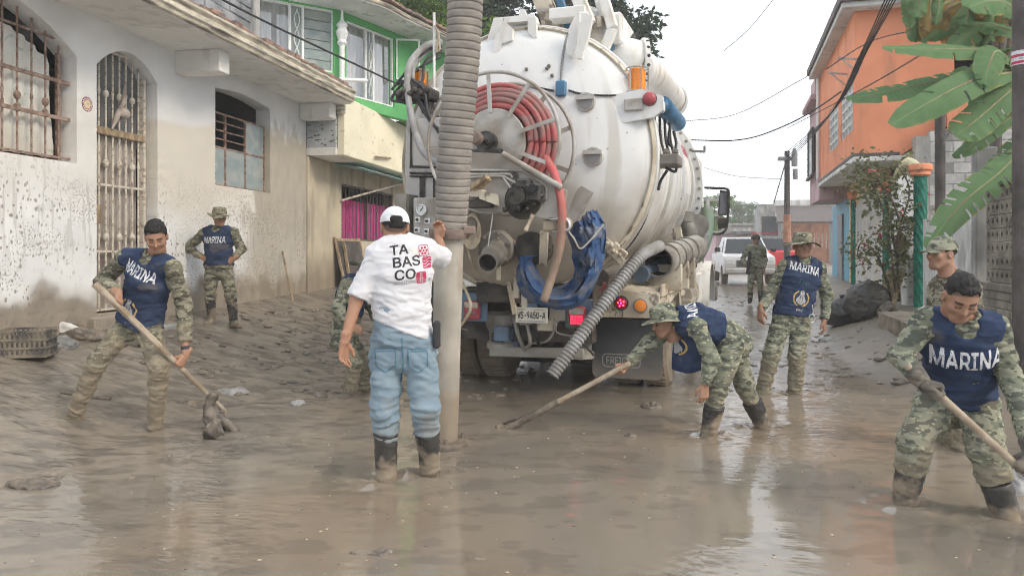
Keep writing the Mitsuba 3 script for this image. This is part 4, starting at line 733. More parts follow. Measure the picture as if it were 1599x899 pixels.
# banana plant
bp = thing('banana_plant', 'banana plant with long torn green leaves leaning in from the right edge', 'plant')
BY = 8.6
def leafb(pts, w, seed, tear=0.0, fold=.25, name='leaf', m='banana_leaf'):
    p = spline(pts, 22); n = len(p); t = np.gradient(p, axis=0); t /= np.linalg.norm(t, axis=1, keepdims=True)
    side = np.cross(t, [0.05, -0.75, .66]); side /= np.linalg.norm(side, axis=1, keepdims=True); nrm = np.cross(side, t)
    u = np.linspace(0, 1, n); W = w * np.clip(np.sin(np.pi * np.clip(u * .93 + .05, 0, 1)) ** .55, 0.06, 1); W[-1] = .01
    r = rng(seed); rowsL = []; V, UV, Fc = [], [], []; M = 6
    for sgn in (-1, 1):
        cut = np.zeros(n); 
        if tear: cut = (r.random(n) < tear * .5) * 1.0
        off = len(V); wav = meshkit.fbm(np.stack([u * 6, u * 0 + sgn * 3, u * 0], -1), 2, seed)
        for k in range(n):
            for q in range(M):
                e = q / (M - 1); dz = -fold * e * e * W[k] + .03 * W[k] * math.sin(k * .7 + sgn) * e + .3 * (wav[k] - .5) * W[k] * e
                V.append(p[k] + sgn * side[k] * W[k] * e * (1 + .10 * (wav[k] - .5)) + nrm[k] * dz + t[k] * .25 * W[k] * e); UV.append((.5 + sgn * .5 * e, u[k]))
        for k in range(n - 1):
            st = 2 if cut[k] else M - 1
            for q in range(st):
                a = off + k * M + q; b, c, d = a + 1, a + M + 1, a + M; Fc += [(a, b, c), (a, c, d)] if sgn > 0 else [(a, c, b), (a, d, c)]
    key = add(bp, name, (np.array(V), np.array(Fc)), m, True, **({'uv': np.array(UV)} if m == 'banana_leaf' else {}))
    add(key, 'midrib', tube(p + nrm * -.008, [.022, .006], 6, smooth=False), 'banana_stem', True)
def A(*q): return [at(x, y, Y) for x, y, Y in q]
crown = (1578, 105)
leafb(A((1578, 105, BY), (1535, 80, BY - .1), (1460, 76, BY - .2), (1378, 74, BY - .3)), .15, 1, 0.11)
leafb(A((1570, 115, BY), (1510, 118, BY + .1), (1400, 140, BY + .1), (1322, 155, BY + .1)), .155, 2, 0.22)
leafb(A((1585, 112, BY - .1), (1520, 125, BY - .4), (1450, 160, BY - .55), (1392, 195, BY - .6)), .2, 3, 0.09)
leafb(A((1600, 30, BY), (1570, 5, BY), (1540, 2, BY - .1), (1512, 12, BY - .2)), .22, 4, 0.11)
leafb(A((1590, 130, BY - .2), (1550, 165, BY - .3), (1515, 195, BY - .4), (1492, 212, BY - .45)), .2, 5, 0.18)
leafb(A((1600, 120, BY), (1560, 80, BY - .2), (1545, 100, BY - .4), (1537, 132, BY - .5)), .16, 6, 0.11)
leafb(A((1610, 60, BY), (1570, 45, BY + .2), (1530, 40, BY + .4), (1475, 85, BY + .5)), .2, 7, 0.22)
leafb(A((1600, 230, BY - .6), (1560, 270, BY - .7), (1500, 320, BY - .8), (1447, 388, BY - .9)), .17, 8, 0.48)
leafb(A((1600, 170, BY), (1560, 195, BY), (1520, 225, BY), (1488, 245, BY + .1)), .11, 9, 0.22)
leafb(A((1600, 90, BY + .2), (1555, 98, BY + .3), (1510, 112, BY + .5), (1480, 150, BY + .6)), .16, 21, 0.55)
leafb(A((1605, 20, BY + .2), (1560, 22, BY + .5), (1500, 30, BY + .8), (1440, 66, BY + .9)), .17, 22, 0.66)
leafb(A((1605, 205, BY + .1), (1575, 240, BY + .1), (1555, 270, BY), (1540, 300, BY)), .13, 23, 0.66)
leafb(A((1605, 70, BY + .5), (1570, 80, BY + .8), (1535, 120, BY + .9), (1520, 175, BY + 1)), .15, 24, 0.66)
r = rng(77)
for k in range(34):
    x = r.uniform(1415, 1575); y = r.uniform(-25, 28); L = r.uniform(25, 75); Yk = BY + r.uniform(.3, 1.2)
    leafb(A((x + 25, y - 15, Yk), (x, y, Yk), (x - 4, y + L * .6, Yk), (x - 8, y + L, Yk)), r.uniform(.06, .13), 100 + k, .3, .5, 'dry_leaf', 'leaf_dead' if k % 2 else 'banana_leaf')
add(bp, 'stem', tube([at(1640, 620, BY) * [1, 1, 0] + [0, 0, .3], at(1618, 250, BY), at(1585, 100, BY)], [.14, .12, .05], 12), 'banana_stem', True)
tree('palm_like_tree', 'dense green and yellow foliage behind the top of the banana plant', at(1560, 400, 12.5) * [1, 1, 0] + [0, 0, .4], 6.3, 1.05, .75, 2600, .32, 'leaf_dusty', 55, 24, trunk_r=.1)
# climbing plant at the portico
cp = thing('climbing_plant', 'straggling climbing plant with dusty leaves and a few pink flowers on the portico gate', 'plant')
r = rng(5); ctr = []
AX = [((1400, 470, 13.1), (1392, 400, 12.9), (1380, 330, 13.0), (1350, 265, 13.2)), ((1405, 470, 13.1), (1400, 380, 12.9), (1420, 300, 12.8), (1400, 255, 12.9)), ((1395, 470, 13.2), (1370, 400, 13.0), (1345, 380, 13.2), (1338, 400, 13.3)), ((1400, 440, 13.), (1405, 350, 12.8), (1375, 290, 13.), (1325, 295, 13.5)), ((1400, 400, 13), (1380, 300, 13), (1360, 270, 13.1), (1335, 255, 13.3))]
st_ = []
for ax in AX:
    p = spline(A(*ax), 10); st_.append(tube(p, [.025, .008], 6, smooth=False)); 
    for q in p[4:]: ctr.append(q + r.normal(size=(9, 3)) * [.17, .15, .15])
for k in range(9): q = at(1385 + r.normal() * 16, 350 + r.normal() * 32, 13.0); ctr.append(q + r.normal(size=(26, 3)) * [.13, .12, .13])
ctr = np.vstack(ctr)
add(cp, 'stem', tri(st_), 'bark', True); add(cp, 'foliage', leaf_cloud(ctr, .10, 8, .3, .5), 'leaf_dusty')
fl = ctr[r.choice(len(ctr), 26)]; fl = fl[(fl[:, 2] < 3.2)]
for q in fl[:8]: add(cp, 'flower', leaf_cloud(np.repeat(q[None], 6, 0) + r.normal(size=(6, 3)) * .02, .06, int(r.integers(1e6)), 0, .8), 'flower_pink')
# ---------------------------------------------------------------- vacuum truck
AT = math.radians(19.0); TD, TR = np.array([math.sin(AT), math.cos(AT), 0]), np.array([math.cos(AT), -math.sin(AT), 0])
TF = Fr([0.114, 7.3, 0], TR, TD, UP); TX = Fr([0.114, 7.3, 0], TR, UP, -TD)      # TX: x right, y up, z towards the viewer behind the truck
def tl(px, py, v): return TF.ray(px, py, 1, v)
truck = thing('vacuum_truck', 'white sewer vacuum tanker truck, mud caked, seen from behind with hose reel on its tank', 'truck')
def T(name, mesh, m, smooth=False, parent=None, **kw): return add(parent or truck, name, TF.m(mesh), m, smooth, **kw)
ZC, R0 = 2.32, 1.25
def cy(r0, r1, v0, v1, u=0, z=ZC, n=64, prof=None):
    m = lathe(prof if prof is not None else [(r0, v0), (r1, v1)], n, 'y'); m.apply_translation([u, 0, z]); return m
VB = 4.2
tank = T('tank', cy(0, 0, 0, 0, prof=[(R0, 0.06), (R0, VB), (R0 * .98, VB + .08), (R0 * .85, VB + .3), (R0 * .5, VB + .5), (0.01, VB + .56)], n=96), 'tank_paint', 35)
a = np.linspace(0, math.pi / 2, 22); dish = [(max(R0 * 1.0 * math.sin(t) ** .9, .002), -.03 - .30 * math.cos(t) ** 1.1) for t in a]
T('rear_door', cy(0, 0, 0, 0, prof=dish + [(R0, -0.03), (R0, 0.0)], n=96), 'tank_paint', 35)
T('rim_flange', cy(0, 0, 0, 0, prof=[(R0 * .985, -.032), (R0 + .035, -.036), (R0 + .045, -.02), (R0 + .045, .05), (R0 + .03, .066), (R0 * .99, .066)], n=96), 'tank_paint', 35)
for v in (1.1, 2.2, 3.2): T('stiffener_ring', cy(0, 0, 0, 0, prof=[(R0 * .99, v), (R0 + .035, v), (R0 + .035, v + .07), (R0 * .99, v + .07)], n=80), 'tank_paint', 35)
fl = T('front_flange', cy(0, 0, 0, 0, prof=[(R0 * .99, VB - .35), (R0 + .09, VB - .35), (R0 + .09, VB - .24), (R0 * .99, VB - .24)], n=80), 'tank_paint', 35)
T('bolt', tri([sphere(((R0 + .05) * math.cos(t), VB - .36, ZC + (R0 + .05) * math.sin(t)), .022, 1) for t in np.linspace(0, 2 * math.pi, 60)[:-1]]), 'grime_steel', parent=fl, kind='stuff')
# lettering on the right side of the barrel
def on_barrel(mesh, v0, ang):
    m = tri(mesh).copy(); x, y, z = m.vertices.T; t = ang + y / R0; r = R0 + .004 + z
    m.vertices = np.stack([r * np.cos(t), v0 + x, ZC + r * np.sin(t)], 1); return m
T('poster_sheet', on_barrel(grid_sheet(lambda u, v: np.stack([1.05 * u, .75 * v, 0 * u], -1), 4, 16), 2.26, -.12), 'white_steel')
T('lettering', tri([on_barrel(moved(meshkit.text_mesh('VAS USOS', .15, .001, True), [.05, .5, .003]), 2.26, -.12), on_barrel(moved(meshkit.text_mesh('UP', .16, .001), [.05, .16, .003]), 2.26, -.12)]), 'ink_red')
T('lettering', on_barrel(meshkit.text_mesh('CEAS', .34, .002, True), 2.3, -.62), 'ink_grey')
# sight glasses and fittings on the rear door
def dv(u, z): r = min(math.hypot(u, z - ZC) / R0, .995); t = math.asin(r ** (1 / .9)); return -.03 - .30 * math.cos(t) ** 1.1
for px, py in ((915, 160), (927, 245)):
    q = tl(px, py, -.25); v = dv(q[0], q[2]); q = tl(px, py, v); s = T('sight_glass', cy(0, 0, 0, 0, prof=[(.002, v - .035), (.085, v - .035), (.09, v + .05)], u=q[0], z=q[2], n=28), 'reel_steel', 40)
    T('glass', cy(0, 0, 0, 0, prof=[(.002, v - .041), (.068, v - .0405)], u=q[0], z=q[2], n=24), 'steel_grey', parent=s); T('cover_bar', bx(q[0] - .085, v - .06, q[2] - .012 + .03, q[0] + .085, v - .042, q[2] + .025 + .03), 'reel_steel', parent=s)
q = tl(875, 138, -.32); T('junction_box', bx(q[0] - .045, -.33, q[2] - .07, q[0] + .045, -.24, q[2] + .07, .01), 'blue_paint', label='blue junction box')
def cab(pts, r, m, v=-.3, name='cable', sides=7, **kw):
    P = [tl(*p[:2], p[2] if len(p) > 2 else v) for p in pts]; return T(name, tube(P, r, sides), m, True, **kw)
def px_on_door(px, py): 
    v = -.2
    for _ in range(4): q = tl(px, py, v); v = dv(q[0], q[2])
    return tl(px, py, v - .015)
cabd = lambda pts, r, m, name='cable': T(name, tube([px_on_door(*p) for p in pts], r, 7), m, True)
cabd([(888, 141), (905, 146), (940, 149), (980, 148), (1002, 145)], .009, 'hose_black'); cabd([(865, 142), (850, 139), (825, 134), (800, 132)], .009, 'hose_black'); cabd([(876, 128), (877, 105), (880, 80), (886, 55)], .011, 'steel_grey', 'conduit')
for p in ((822, 108), (854, 107), (862, 118), (857, 103)): q = px_on_door(*p); T('stain_plug', sphere(q, .018, 1), 'grime_steel')
# lifting lugs
def plate(pts, v0, v1, m='white_steel', name='lug'):
    P = [tl(x, y, v0)[[0, 2]] for x, y in pts]; mm = extr(Polygon(P), 0, v1 - v0); mm.vertices = mm.vertices[:, [0, 2, 1]] * [1, 1, 1]; mm.vertices[:, 1] += v0; mm.faces = mm.faces[:, ::-1]; return T(name, mm, m)
plate([(757, 92), (757, 75), (771, 28), (785, 27), (772, 88)], -.12, -.06); plate([(768, 90), (773, 60), (786, 32), (800, 45), (800, 62), (784, 68), (776, 88)], -.2, -.14)
plate([(786, 27), (833, 22), (836, 32), (788, 36)], -.1, .05, name='lug_bar'); plate([(824, 28), (836, 26), (838, 58), (833, 60), (824, 50)], -.16, -.1); plate([(810, 26), (812, 14), (818, 14), (822, 25)], -.1, -.04)
plate([(886, 84), (888, 45), (897, 26), (905, 22), (903, 60), (893, 88)], -.26, -.2); plate([(900, 91), (902, 40), (915, 22), (925, 25), (918, 60), (908, 91)], -.3, -.24)
for p in (tl(886, 25, .2),): T('lug_bar', bx(p[0] - .16, .1, p[2] - .05, p[0] + .2, .3, p[2] + .06, .01), 'white_steel')
# boom at the top
bm = T('boom_pedestal', tri([cy(0, 0, 0, 0, prof=[(.26, .55), (.26, 1.1)], u=.45, z=ZC + R0 + .1, n=24), bx(.15, .5, ZC + R0 - .05, .85, 1.2, ZC + R0 + .25, .02)]), 'white_steel')
def bb(p, q, w, h, m='white_steel', name='boom_arm', v=.4, v2=None): return T(name, bar(tl(*p, v), tl(*q, v if v2 is None else v2), w, h, up=[0, 1, 0], ch=.01), m)
bb((872, 62), (838, -25), .17, .2, 'dirty_white'); bb((888, 42), (866, -25), .08, .09, 'blue_paint', 'boom_hose_guide', .36); bb((922, 40), (893, -25), .13, .1, v=.2); bb((945, 30), (930, -20), .09, .12, v=.45); bb((940, -12), (957, 45), .1, .1, v=.3); bb((957, 45), (943, 78), .1, .08, v=.3); bb((920, 22), (938, 75), .09, .06, v=.35)
bb((868, 22), (960, 30), .1, .12, v=.5); bb((912, 20), (905, 88), .1, .07, v=-.05); [T('boom_pin', m_, 'reel_steel') for m_ in (bar(tl(840, 17, .3), tl(880, 17, .3), .03), bar(tl(925, 35, .2), tl(950, 36, .5), .1))]
T('boom_hose', tri([tube([tl(x, y, .7) for x, y in ((928, 60), (936, 48), (945, 38), (954, 44), (959, 75))], .035, 8), tube([tl(x, y, .8) for x, y in ((950, 40), (957, 48), (962, 80))], .03, 8)]), 'red_hose', True)
T('boom_main', bar(tl(838, -25, .4), TF.A @ (at(729, -540, 5.3) - TF.O), .16, .18, up=[0, 1, 0]), 'dirty_white'); T('blue_fitting', bx(*(tl(943, 72, .6) - [.05, .05, .05]), *(tl(952, 80, .6) + [.05, .05, .05]), .01), 'blue_paint')
bb((868, 8), (900, -2), .2, .14, 'under_black', 'boom_motor', .6)
# big vent pipe on the upper right
vz = tl(990, 92, .9); c1, c2 = tl(962, 92, .8), tl(995, 96, .85)
T('vent_elbow', tube([tl(935, 100, 1.0), tl(955, 90, .85), tl(980, 91, .8), tl(998, 97, .85)], .20, 20), 'white_steel', True)
f_ = T('vent_flange', along(lathe([(.23, 0), (.235, .01), (.235, .045), (.23, .05)], 32), tl(1001, 96, .85), tl(1001, 96, .85) + [.9, .35, 0]), 'white_steel', 40)
ax_ = unit([.9, .35, 0]); s1 = unit(np.cross(ax_, UP)); [T('bolt', sphere(tl(1001, 96, .85) + ax_ * .03 + .222 * (math.cos(t) * s1 + math.sin(t) * UP), .022, 1), 'under_black', parent=f_) for t in np.linspace(0, 6.283, 17)[:-1]]
T('vent_pipe', tube([tl(990, 105, .95), tl(1010, 115, 1.5), tl(1030, 135, 2.4), tl(1048, 157, 3.4)], .2, 20), 'white_steel', True); T('vent_cap', along(lathe([(.2, 0), (.225, .0), (.225, .09), (.16, .16), (.001, .18)], 24), tl(1047, 157, 3.35), tl(1060, 166, 4.2)), 'white_steel', 40)
bd = tl(989, 68, 1.0); T('whistle', moved(lathe([(.02, -.06), (.03, 0), (.03, .06), (.01, .1)], 10), bd), 'under_black')
# lamp brackets right and left of the rim
bkt = [(972, 192), (945, 150), (1000, 140), (1035, 150), (1036, 172), (1020, 183)]
plate(bkt, -.2, -.14, 'tank_paint', 'lamp_bracket'); q0, q1 = tl(975, 178, -.2), tl(1034, 152, -.2); T('lamp_bracket', bx(q0[0], -.14, q0[2] + .02, q1[0], .15, q1[2], .015), 'tank_paint')
q = tl(989, 163, -.23); T('bracket_plate', bx(q[0] - .085, -.235, q[2] - .055, q[0] + .085, -.205, q[2] + .055, .01), 'reel_steel')
def beacon(px, py, v, s=1.0):
    q = tl(px, py, v); b = T('beacon_lamp', moved(lathe([(.075 * s, -.1), (.075 * s, .08), (.06 * s, .1), (.001, .1)], 20), q), 'amber', 40, label='amber beacon in a wire cage')
    T('cage', tri([moved(trimesh.creation.torus(.1 * s, .007, 20, 6), q + [0, 0, d]) for d in (-.11, .1)] + [tube([q + [.1 * s * math.cos(t), .1 * s * math.sin(t), -.11], q + [.1 * s * math.cos(t), .1 * s * math.sin(t), .1]], .007, 5) for t in np.arange(6) * 1.047]), 'reel_steel', parent=b); T('foot', moved(lathe([(.11 * s, -.14), (.11 * s, -.11)], 20), q), 'reel_steel', parent=b)
beacon(995, 125, -.08, 1.0); beacon(655, 127, -.1, .95)
q = tl(1014, 154, -.22); T('marker_lamp', tri([sphere(q, (.06, .045, .06), 3), ]), 'red_lens_pale', True, label='round red marker lamp'); T('lamp_rim', cy(0, 0, 0, 0, prof=[(.06, -.22), (.065, -.2), (.05, -.13)], u=q[0], z=q[2], n=20), 'under_black')
# blue cylinder and hydraulic lines at the right rim
T('blue_cylinder', tube([tl(1035, 165, .0), tl(1058, 192, .75)], .085, 14), 'blue_paint', True, label='blue hydraulic cylinder')
hx = [tl(x, y, .12) for x, y in ((1022, 180), (1024, 215), (1030, 240))]
for d in range(4): T('hydraulic_hose', tube([p + [.035 * d, .08 * d, 0] for p in hx], .013, 6), 'hose_black', True)
q = tl(1028, 252, .15); T('valve_block', tri([bx(q[0] - .12, .0, q[2] - .05, q[0] + .2, .35, q[2] + .05, .012)] + [bx(q[0] - .1 + .08 * k, .02, q[2] + .052, q[0] - .05 + .08 * k, .1, q[2] + .1, .01) for k in range(4)] + [bar(q + [.0, -.1, -.02], q + [.18, -.1, -.02], .05)]), 'grime_steel')
for pts in (((1052, 238, .3), (1056, 225, .35), (1052, 205, .4)), ((1040, 262, .2), (1054, 268, .3), (1056, 258, .3)), ((1042, 266, .2), (1032, 282, .2), (1028, 296, .15)), ((1050, 230, .2), (1044, 222, .3), (1046, 200, .3))): cab(pts, .014, 'hose_black', name='hydraulic_hose')
for d in (0, .05, .1): cab([(1026, 262, .1 + d), (1020, 300, .1 + d), (1006, 345, .1 + d), (985, 380, .08 + d), (966, 397, .05 + d)], .012, 'hose_black' if d != .05 else 'grime_steel', name='hydraulic_line')
lat_ = tl(962, 392, -.12); T('door_latch', tri([bar(tl(940, 375, -.12), tl(975, 402, -.12), .1, .12, up=[0, 1, 0], ch=.01), bar(tl(952, 388, -.2), tl(972, 410, -.2), .07, .05, up=[0, 1, 0], ch=.01), bar(tl(965, 380, -.2), tl(950, 397, -.2), .06, .05, up=[0, 1, 0], ch=.01)] + [sphere(tl(x, y, -.24), .022, 1) for x, y in ((948, 380), (958, 392), (968, 398), (955, 383))]), 'dirty_white')
# hose reel
RCu = tl(768, 222, -.95); cu, cz_ = RCu[0], RCu[2]; RR = .59
reel = T('hose_reel', cy(0, 0, 0, 0, prof=[(.002, -.93), (.285, -.93), (.29, -.925), (.29, -.9), (.285, -.895)], u=cu, z=cz_, n=48), 'reel_steel', 40)
T('reel_drum', cy(.28, .28, -.895, -.5, u=cu, z=cz_, n=40), 'red_hose', True, parent=reel)
for v, nm in ((-.95, 'front_ring'), (-.47, 'back_ring')): 
    m = trimesh.creation.torus(RR, .016, 72, 8); m.apply_transform(trimesh.transformations.rotation_matrix(math.pi / 2, [1, 0, 0])); T(nm, moved(m, [cu, v, cz_]), 'reel_steel', True, parent=reel)
for k in range(8):
    t = math.radians(93 - 45 * k * .85) if k < 5 else math.radians(93 + 45 * (k - 4)); d = np.array([math.cos(t), 0, math.sin(t)])
    T('spoke', bar(np.array([cu, -.955, cz_]) + d * .25, np.array([cu, -.955, cz_]) + d * (RR - .005), .034, .012, up=[0, 1, 0]), 'reel_steel', parent=reel); T('spoke', bar(np.array([cu, -.47, cz_]) + d * .27, np.array([cu, -.47, cz_]) + d * (RR - .005), .04, .012, up=[0, 1, 0]), 'reel_steel', parent=reel)
r = rng(4)
for L, rad in ((0, .325), (1, .372), (2, .42), (3, .466), (4, .508)):
    for k in range(max(2, 6 - L)):
        v = -.88 + .058 * k + .022 * L; t = np.linspace(0, 2 * math.pi, 60); w = .008 * np.sin(t * 2 + r.uniform(0, 6)) + .02 * (t / 6.283 - .5)
        rr_ = rad + r.normal() * .006 + .006 * np.sin(3 * t + r.uniform(0, 6)); T('coil', tube(np.stack([cu + rr_ * np.cos(t), v + w, cz_ + rr_ * np.sin(t)], 1), .0265, 10, smooth=False), 'red_hose', True, parent=reel)
hub = T('hub', tri([cy(.09, .09, -1.0, -.93, u=cu - .04, z=cz_, n=24), cy(.035, .035, -1.2, -1.0, u=cu - .04, z=cz_, n=14)]), 'oily_black', 40, parent=reel); T('shaft_end', cy(0, 0, 0, 0, prof=[(.001, -1.28), (.05, -1.27), (.055, -1.2), (.05, -1.17)], u=cu - .04, z=cz_, n=18), 'clamp_brown', 40, parent=reel); T('bearing_block', bx(cu - .17, -1.02, cz_ - .13, cu + .1, -.94, cz_ - .06, .01), 'oily_black', parent=reel)
# bracket under the reel, with pipes and motor
pl = [(730, 237), (788, 240), (884, 298), (868, 346), (850, 340), (800, 332), (735, 327)]
plate(pl, -1.05, -.97, 'bracket_paint', 'reel_bracket'); T('bracket_rail', tube([tl(785, 240, -1.09), tl(877, 293, -1.09)], .026, 10), 'reel_steel', True)
for pts in (((733, 266), (795, 266), (818, 268), (850, 290), (853, 312)), ((733, 272), (770, 272), (795, 272), (800, 278)), ((733, 277), (780, 275), (795, 280), (830, 302)), ((785, 276), (800, 296), (830, 318))): T('steel_pipe', tube([tl(x, y, -1.07) for x, y in pts], .011, 7, 4), 'reel_steel', True)
for d in range(3): cab([(733, 268 + 4 * d, -1.07), (800, 268 + 4 * d, -1.07), (812, 290, -1.07)], .006, 'under_black', name='thin_line')
q = tl(822, 308, -1.08); T('hydraulic_motor', moved(tri([cy(.13, .11, -.95, -.86, u=q[0] - .02, z=q[2], n=20), cy(.07, .07, -1.1, -.95, u=q[0] - .03, z=q[2] + .0, n=16), bx(q[0] - .12, -1.02, q[2] - .12, q[0] - .02, -.9, q[2] + .02, .02), bx(q[0] + .02, -1.05, q[2] - .05, q[0] + .16, -.88, q[2] + .1, .02), cy(.035, .035, -1.08, -1.0, u=q[0] + .1, z=q[2] + .06, n=10), bx(q[0] - .07, -1.0, q[2] + .06, q[0] + .05, -.87, q[2] + .15, .02)] + [sphere((q[0] - .15 + .06 * k, -1.0, q[2] - .1 + .05 * (k % 3)), .025, 1) for k in range(6)]), [0, -.17, 0]), 'oily_black')
T('oil_stain', cy(.15, .16, -1.056, -1.0505, u=q[0] - .04, z=q[2] - .02, n=30), 'under_black'); T('lever', tube([tl(832, 335, -1.2), tl(826, 348, -1.22), tl(820, 361, -1.24)], [.018, .014, .02], 8), 'dirty_white', True)
T('shelf', tri([bx(*tl(728, 308, -1.16), *(tl(760, 297, -1.06)), .004), hull([tl(750, 297, -1.18), tl(778, 304, -1.18), tl(780, 322, -1.18), tl(770, 318, -1.18), tl(748, 310, -1.18), tl(750, 297, -1.06), tl(778, 304, -1.06), tl(780, 322, -1.06)])]), 'dirty_white'); T('shelf_box', bx(*tl(730, 325, -1.14), *tl(772, 312, -1.06), .01), 'under_black')
# side cabinet and control box on the left
cA, cB = tl(633, 335, -.5), tl(735, 180, -.5)
cabm = T('side_cabinet', bx(cA[0], -.5, cA[2], cB[0], 0.1, cB[2], .012), 'cabinet_steel'); 
T('panel_frame', tri([tube([tl(x, y, -.515) for x, y in ((642, 192), (642, 255), (648, 260), (728, 262))], .011, 7, 4), tube([tl(x, y, -.515) for x, y in ((640, 270), (728, 272))], .012, 6), tube([tl(x, y, -.515) for x, y in ((640, 275), (728, 277))], .009, 6)]), 'under_black', True, parent=cabm); T('vertical_strip', tri([bx(*(tl(655, 335, -.51)), *(tl(664, 276, -.505))), bx(*(tl(676, 335, -.51)), *(tl(680, 276, -.505)))]), 'under_black', parent=cabm)
pA, pB = tl(645, 372, -.72), tl(722, 307, -.72); cb_ = T('control_box', bx(pA[0], -.72, pA[2], pB[0], -.4, pB[2], .01), 'reel_steel'); q = tl(659, 328, -.73)
T('gauge', cy(0, 0, 0, 0, prof=[(.001, -.745), (.045, -.745), (.045, -.72)], u=q[0], z=q[2], n=24), 'dial', 40, parent=cb_); m = trimesh.creation.torus(.046, .008, 24, 8); m.apply_transform(trimesh.transformations.rotation_matrix(math.pi / 2, [1, 0, 0])); T('gauge_rim', moved(m, [q[0], -.745, q[2]]), 'chrome', True, parent=cb_); T('needle', bar([q[0] - .01, -.75, q[2] - .01], [q[0] + .02, -.75, q[2] + .025], .005), 'ink_black', parent=cb_)
for x, y in ((652, 343), (667, 345), (651, 359), (666, 361)): q = tl(x, y, -.73); w_ = T('switch_plate', bx(q[0] - .025, -.728, q[2] - .025, q[0] + .025, -.721, q[2] + .025), 'white_frame', parent=cb_); T('knob', cy(.013, .01, -.75, -.729, u=q[0], z=q[2], n=12), 'ink_black', 40, parent=cb_)
T('box_edge', bx(*tl(634, 372, -.74), *(tl(643, 307, -.4))), 'grime_steel')
# hoses at the upper left
cab([(690, 66, .0), (665, 72, -.1), (643, 95, -.3), (636, 125, -.4), (641, 175, -.5), (655, 225, -.62), (672, 248, -.66), (692, 256, -.66)], .033, 'hose_grey', name='grey_hose', sides=10)
for pts in (((690, 72, .05), (662, 82, -.1), (632, 115, -.3), (612, 140, -.4)), ((690, 80, .05), (665, 95, -.1), (660, 125, -.3), (650, 150, -.4), (672, 190, -.5), (690, 205, -.5)), ((688, 88, 0), (650, 110, -.2), (612, 152, -.4), (628, 160, -.45)), ((640, 128, -.4), (660, 165, -.45), (690, 215, -.5)), ((645, 125, -.4), (662, 140, -.45), (670, 180, -.5), (695, 222, -.5)), ((688, 70, .1), (655, 88, -.05), (640, 120, -.2), (622, 130, -.35))): cab(pts, .014, 'hose_black', name='black_hose')
for k in range(3): cab([(690, 66 + 3 * k, .1), (668, 74 + 3 * k, 0), (648, 98 + 2 * k, -.2), (640 + 2 * k, 125, -.3)], .022, 'hose_grey', name='grey_hose')
q = tl(650, 148, -.4); T('valve_bank', tri([bx(q[0] - .2, -.45, q[2] - .06, q[0] + .18, -.25, q[2] + .05, .015), bx(q[0] - .1, -.42, q[2] + .05, q[0] + .05, -.28, q[2] + .13, .015)] + [sphere((q[0] - .16 + .06 * k, -.46, q[2] + .03 * (k % 2)), .03, 1) for k in range(6)] + [bx(q[0] + .05, -.4, q[2] - .18, q[0] + .14, -.3, q[2] - .06, .01)]), 'under_black')
T('mast', tri([tube([tl(678, 20, -.2), tl(678, 140, -.2)], .014, 8), tube([tl(678, 138, -.2), tl(678, 155, -.2)], .036, 10), tube([tl(680, 150, -.2), tl(676, 180, -.2)], .045, 10)]), 'white_steel', True); T('rope', tube([tl(x, y, -.22) for x, y in ((679, 40), (684, 55), (681, 80), (686, 60), (682, 45), (687, 75), (681, 82))], .009, 6), 'hose_beige', True)
T('stay', tri([bar(tl(676, 176, -.3), tl(694, 150, -.3), .04), bar(tl(668, 170, -.35), tl(692, 190, -.35), .035)]), 'grime_steel'); 
# lower door fittings
for px, py, v in ((0, 0, 0),): pass
q = tl(762, 409, -.85); q2 = tl(779, 388, -.45)
pv = T('drain_valve', tri([along(lathe([(.15, 0), (.165, .02), (.165, .06), (.15, .08), (.12, .09), (.12, .3)], 28), q2 + [0, -.1, 0], q2 + [0, .2, 0]), along(lathe([(.17, 0), (.17, .05)], 28), q2 + [-.01, -.06, 0], q2 + [0, .2, 0])]), 'grime_steel', 40)
T('pipe_stub', tri([along(lathe([(.075, -.02), (.085, -.02), (.085, .16), (.11, .18), (.11, .34)], 28, cap=False), q, q2)]), 'grime_steel', 40, parent=pv); T('pipe_inside', along(lathe([(.001, .1), (.075, .1), (.075, -.018)], 24, cap=False), q, q2), 'under_black', 40, parent=pv)
for t in range(6): a = t * 1.047 + .3; pp = q2 + [.14 * math.cos(a), -.12, .14 * math.sin(a)]; T('clamp_bolt', tri([bar(pp, pp + [0, .12, 0], .03), sphere(pp, .024, 1)]), 'grime_steel', parent=pv)
T('valve_handle', tri([bar(tl(778, 405, -.62), tl(779, 437, -.62), .035, .02, up=[0, 1, 0]), bar(tl(765, 390, -.6), tl(779, 371, -.6), .02)]), 'dirty_white', parent=pv)
q = tl(834, 388, -.42); T('gate_valve', tri([cy(.13, .13, -.5, -.2, u=q[0], z=q[2], n=28), cy(.15, .15, -.52, -.47, u=q[0], z=q[2] + .0, n=28), bx(q[0] - .15, -.47, q[2] - .03, q[0] + .15, -.35, q[2] + .12, .02)]), 'under_black', 40); [T('valve_arm', m_, 'dirty_white') for m_ in (bar(tl(850, 360, -.55), tl(848, 415, -.55), .07, .03, up=[0, 1, 0]), bar(tl(808, 420, -.5), tl(806, 465, -.5), .05, .03, up=[0, 1, 0]), bar(tl(818, 440, -.5), tl(819, 480, -.5), .045, .03, up=[0, 1, 0]))]
for k in range(7): t = np.linspace(0, 6.283 * 1.0, 26); q = tl(738, 352, -.72); rr_ = .085 + .006 * k; T('cable_coil', tube(np.stack([q[0] + (rr_ * .62 + .003 * k) * np.cos(t), -.72 - .006 * k + 0 * t, q[2] + (rr_ * 1.25) * np.sin(t) - .012 * k], 1), .009, 6, smooth=False), 'hose_beige', True) if k < 6 else None
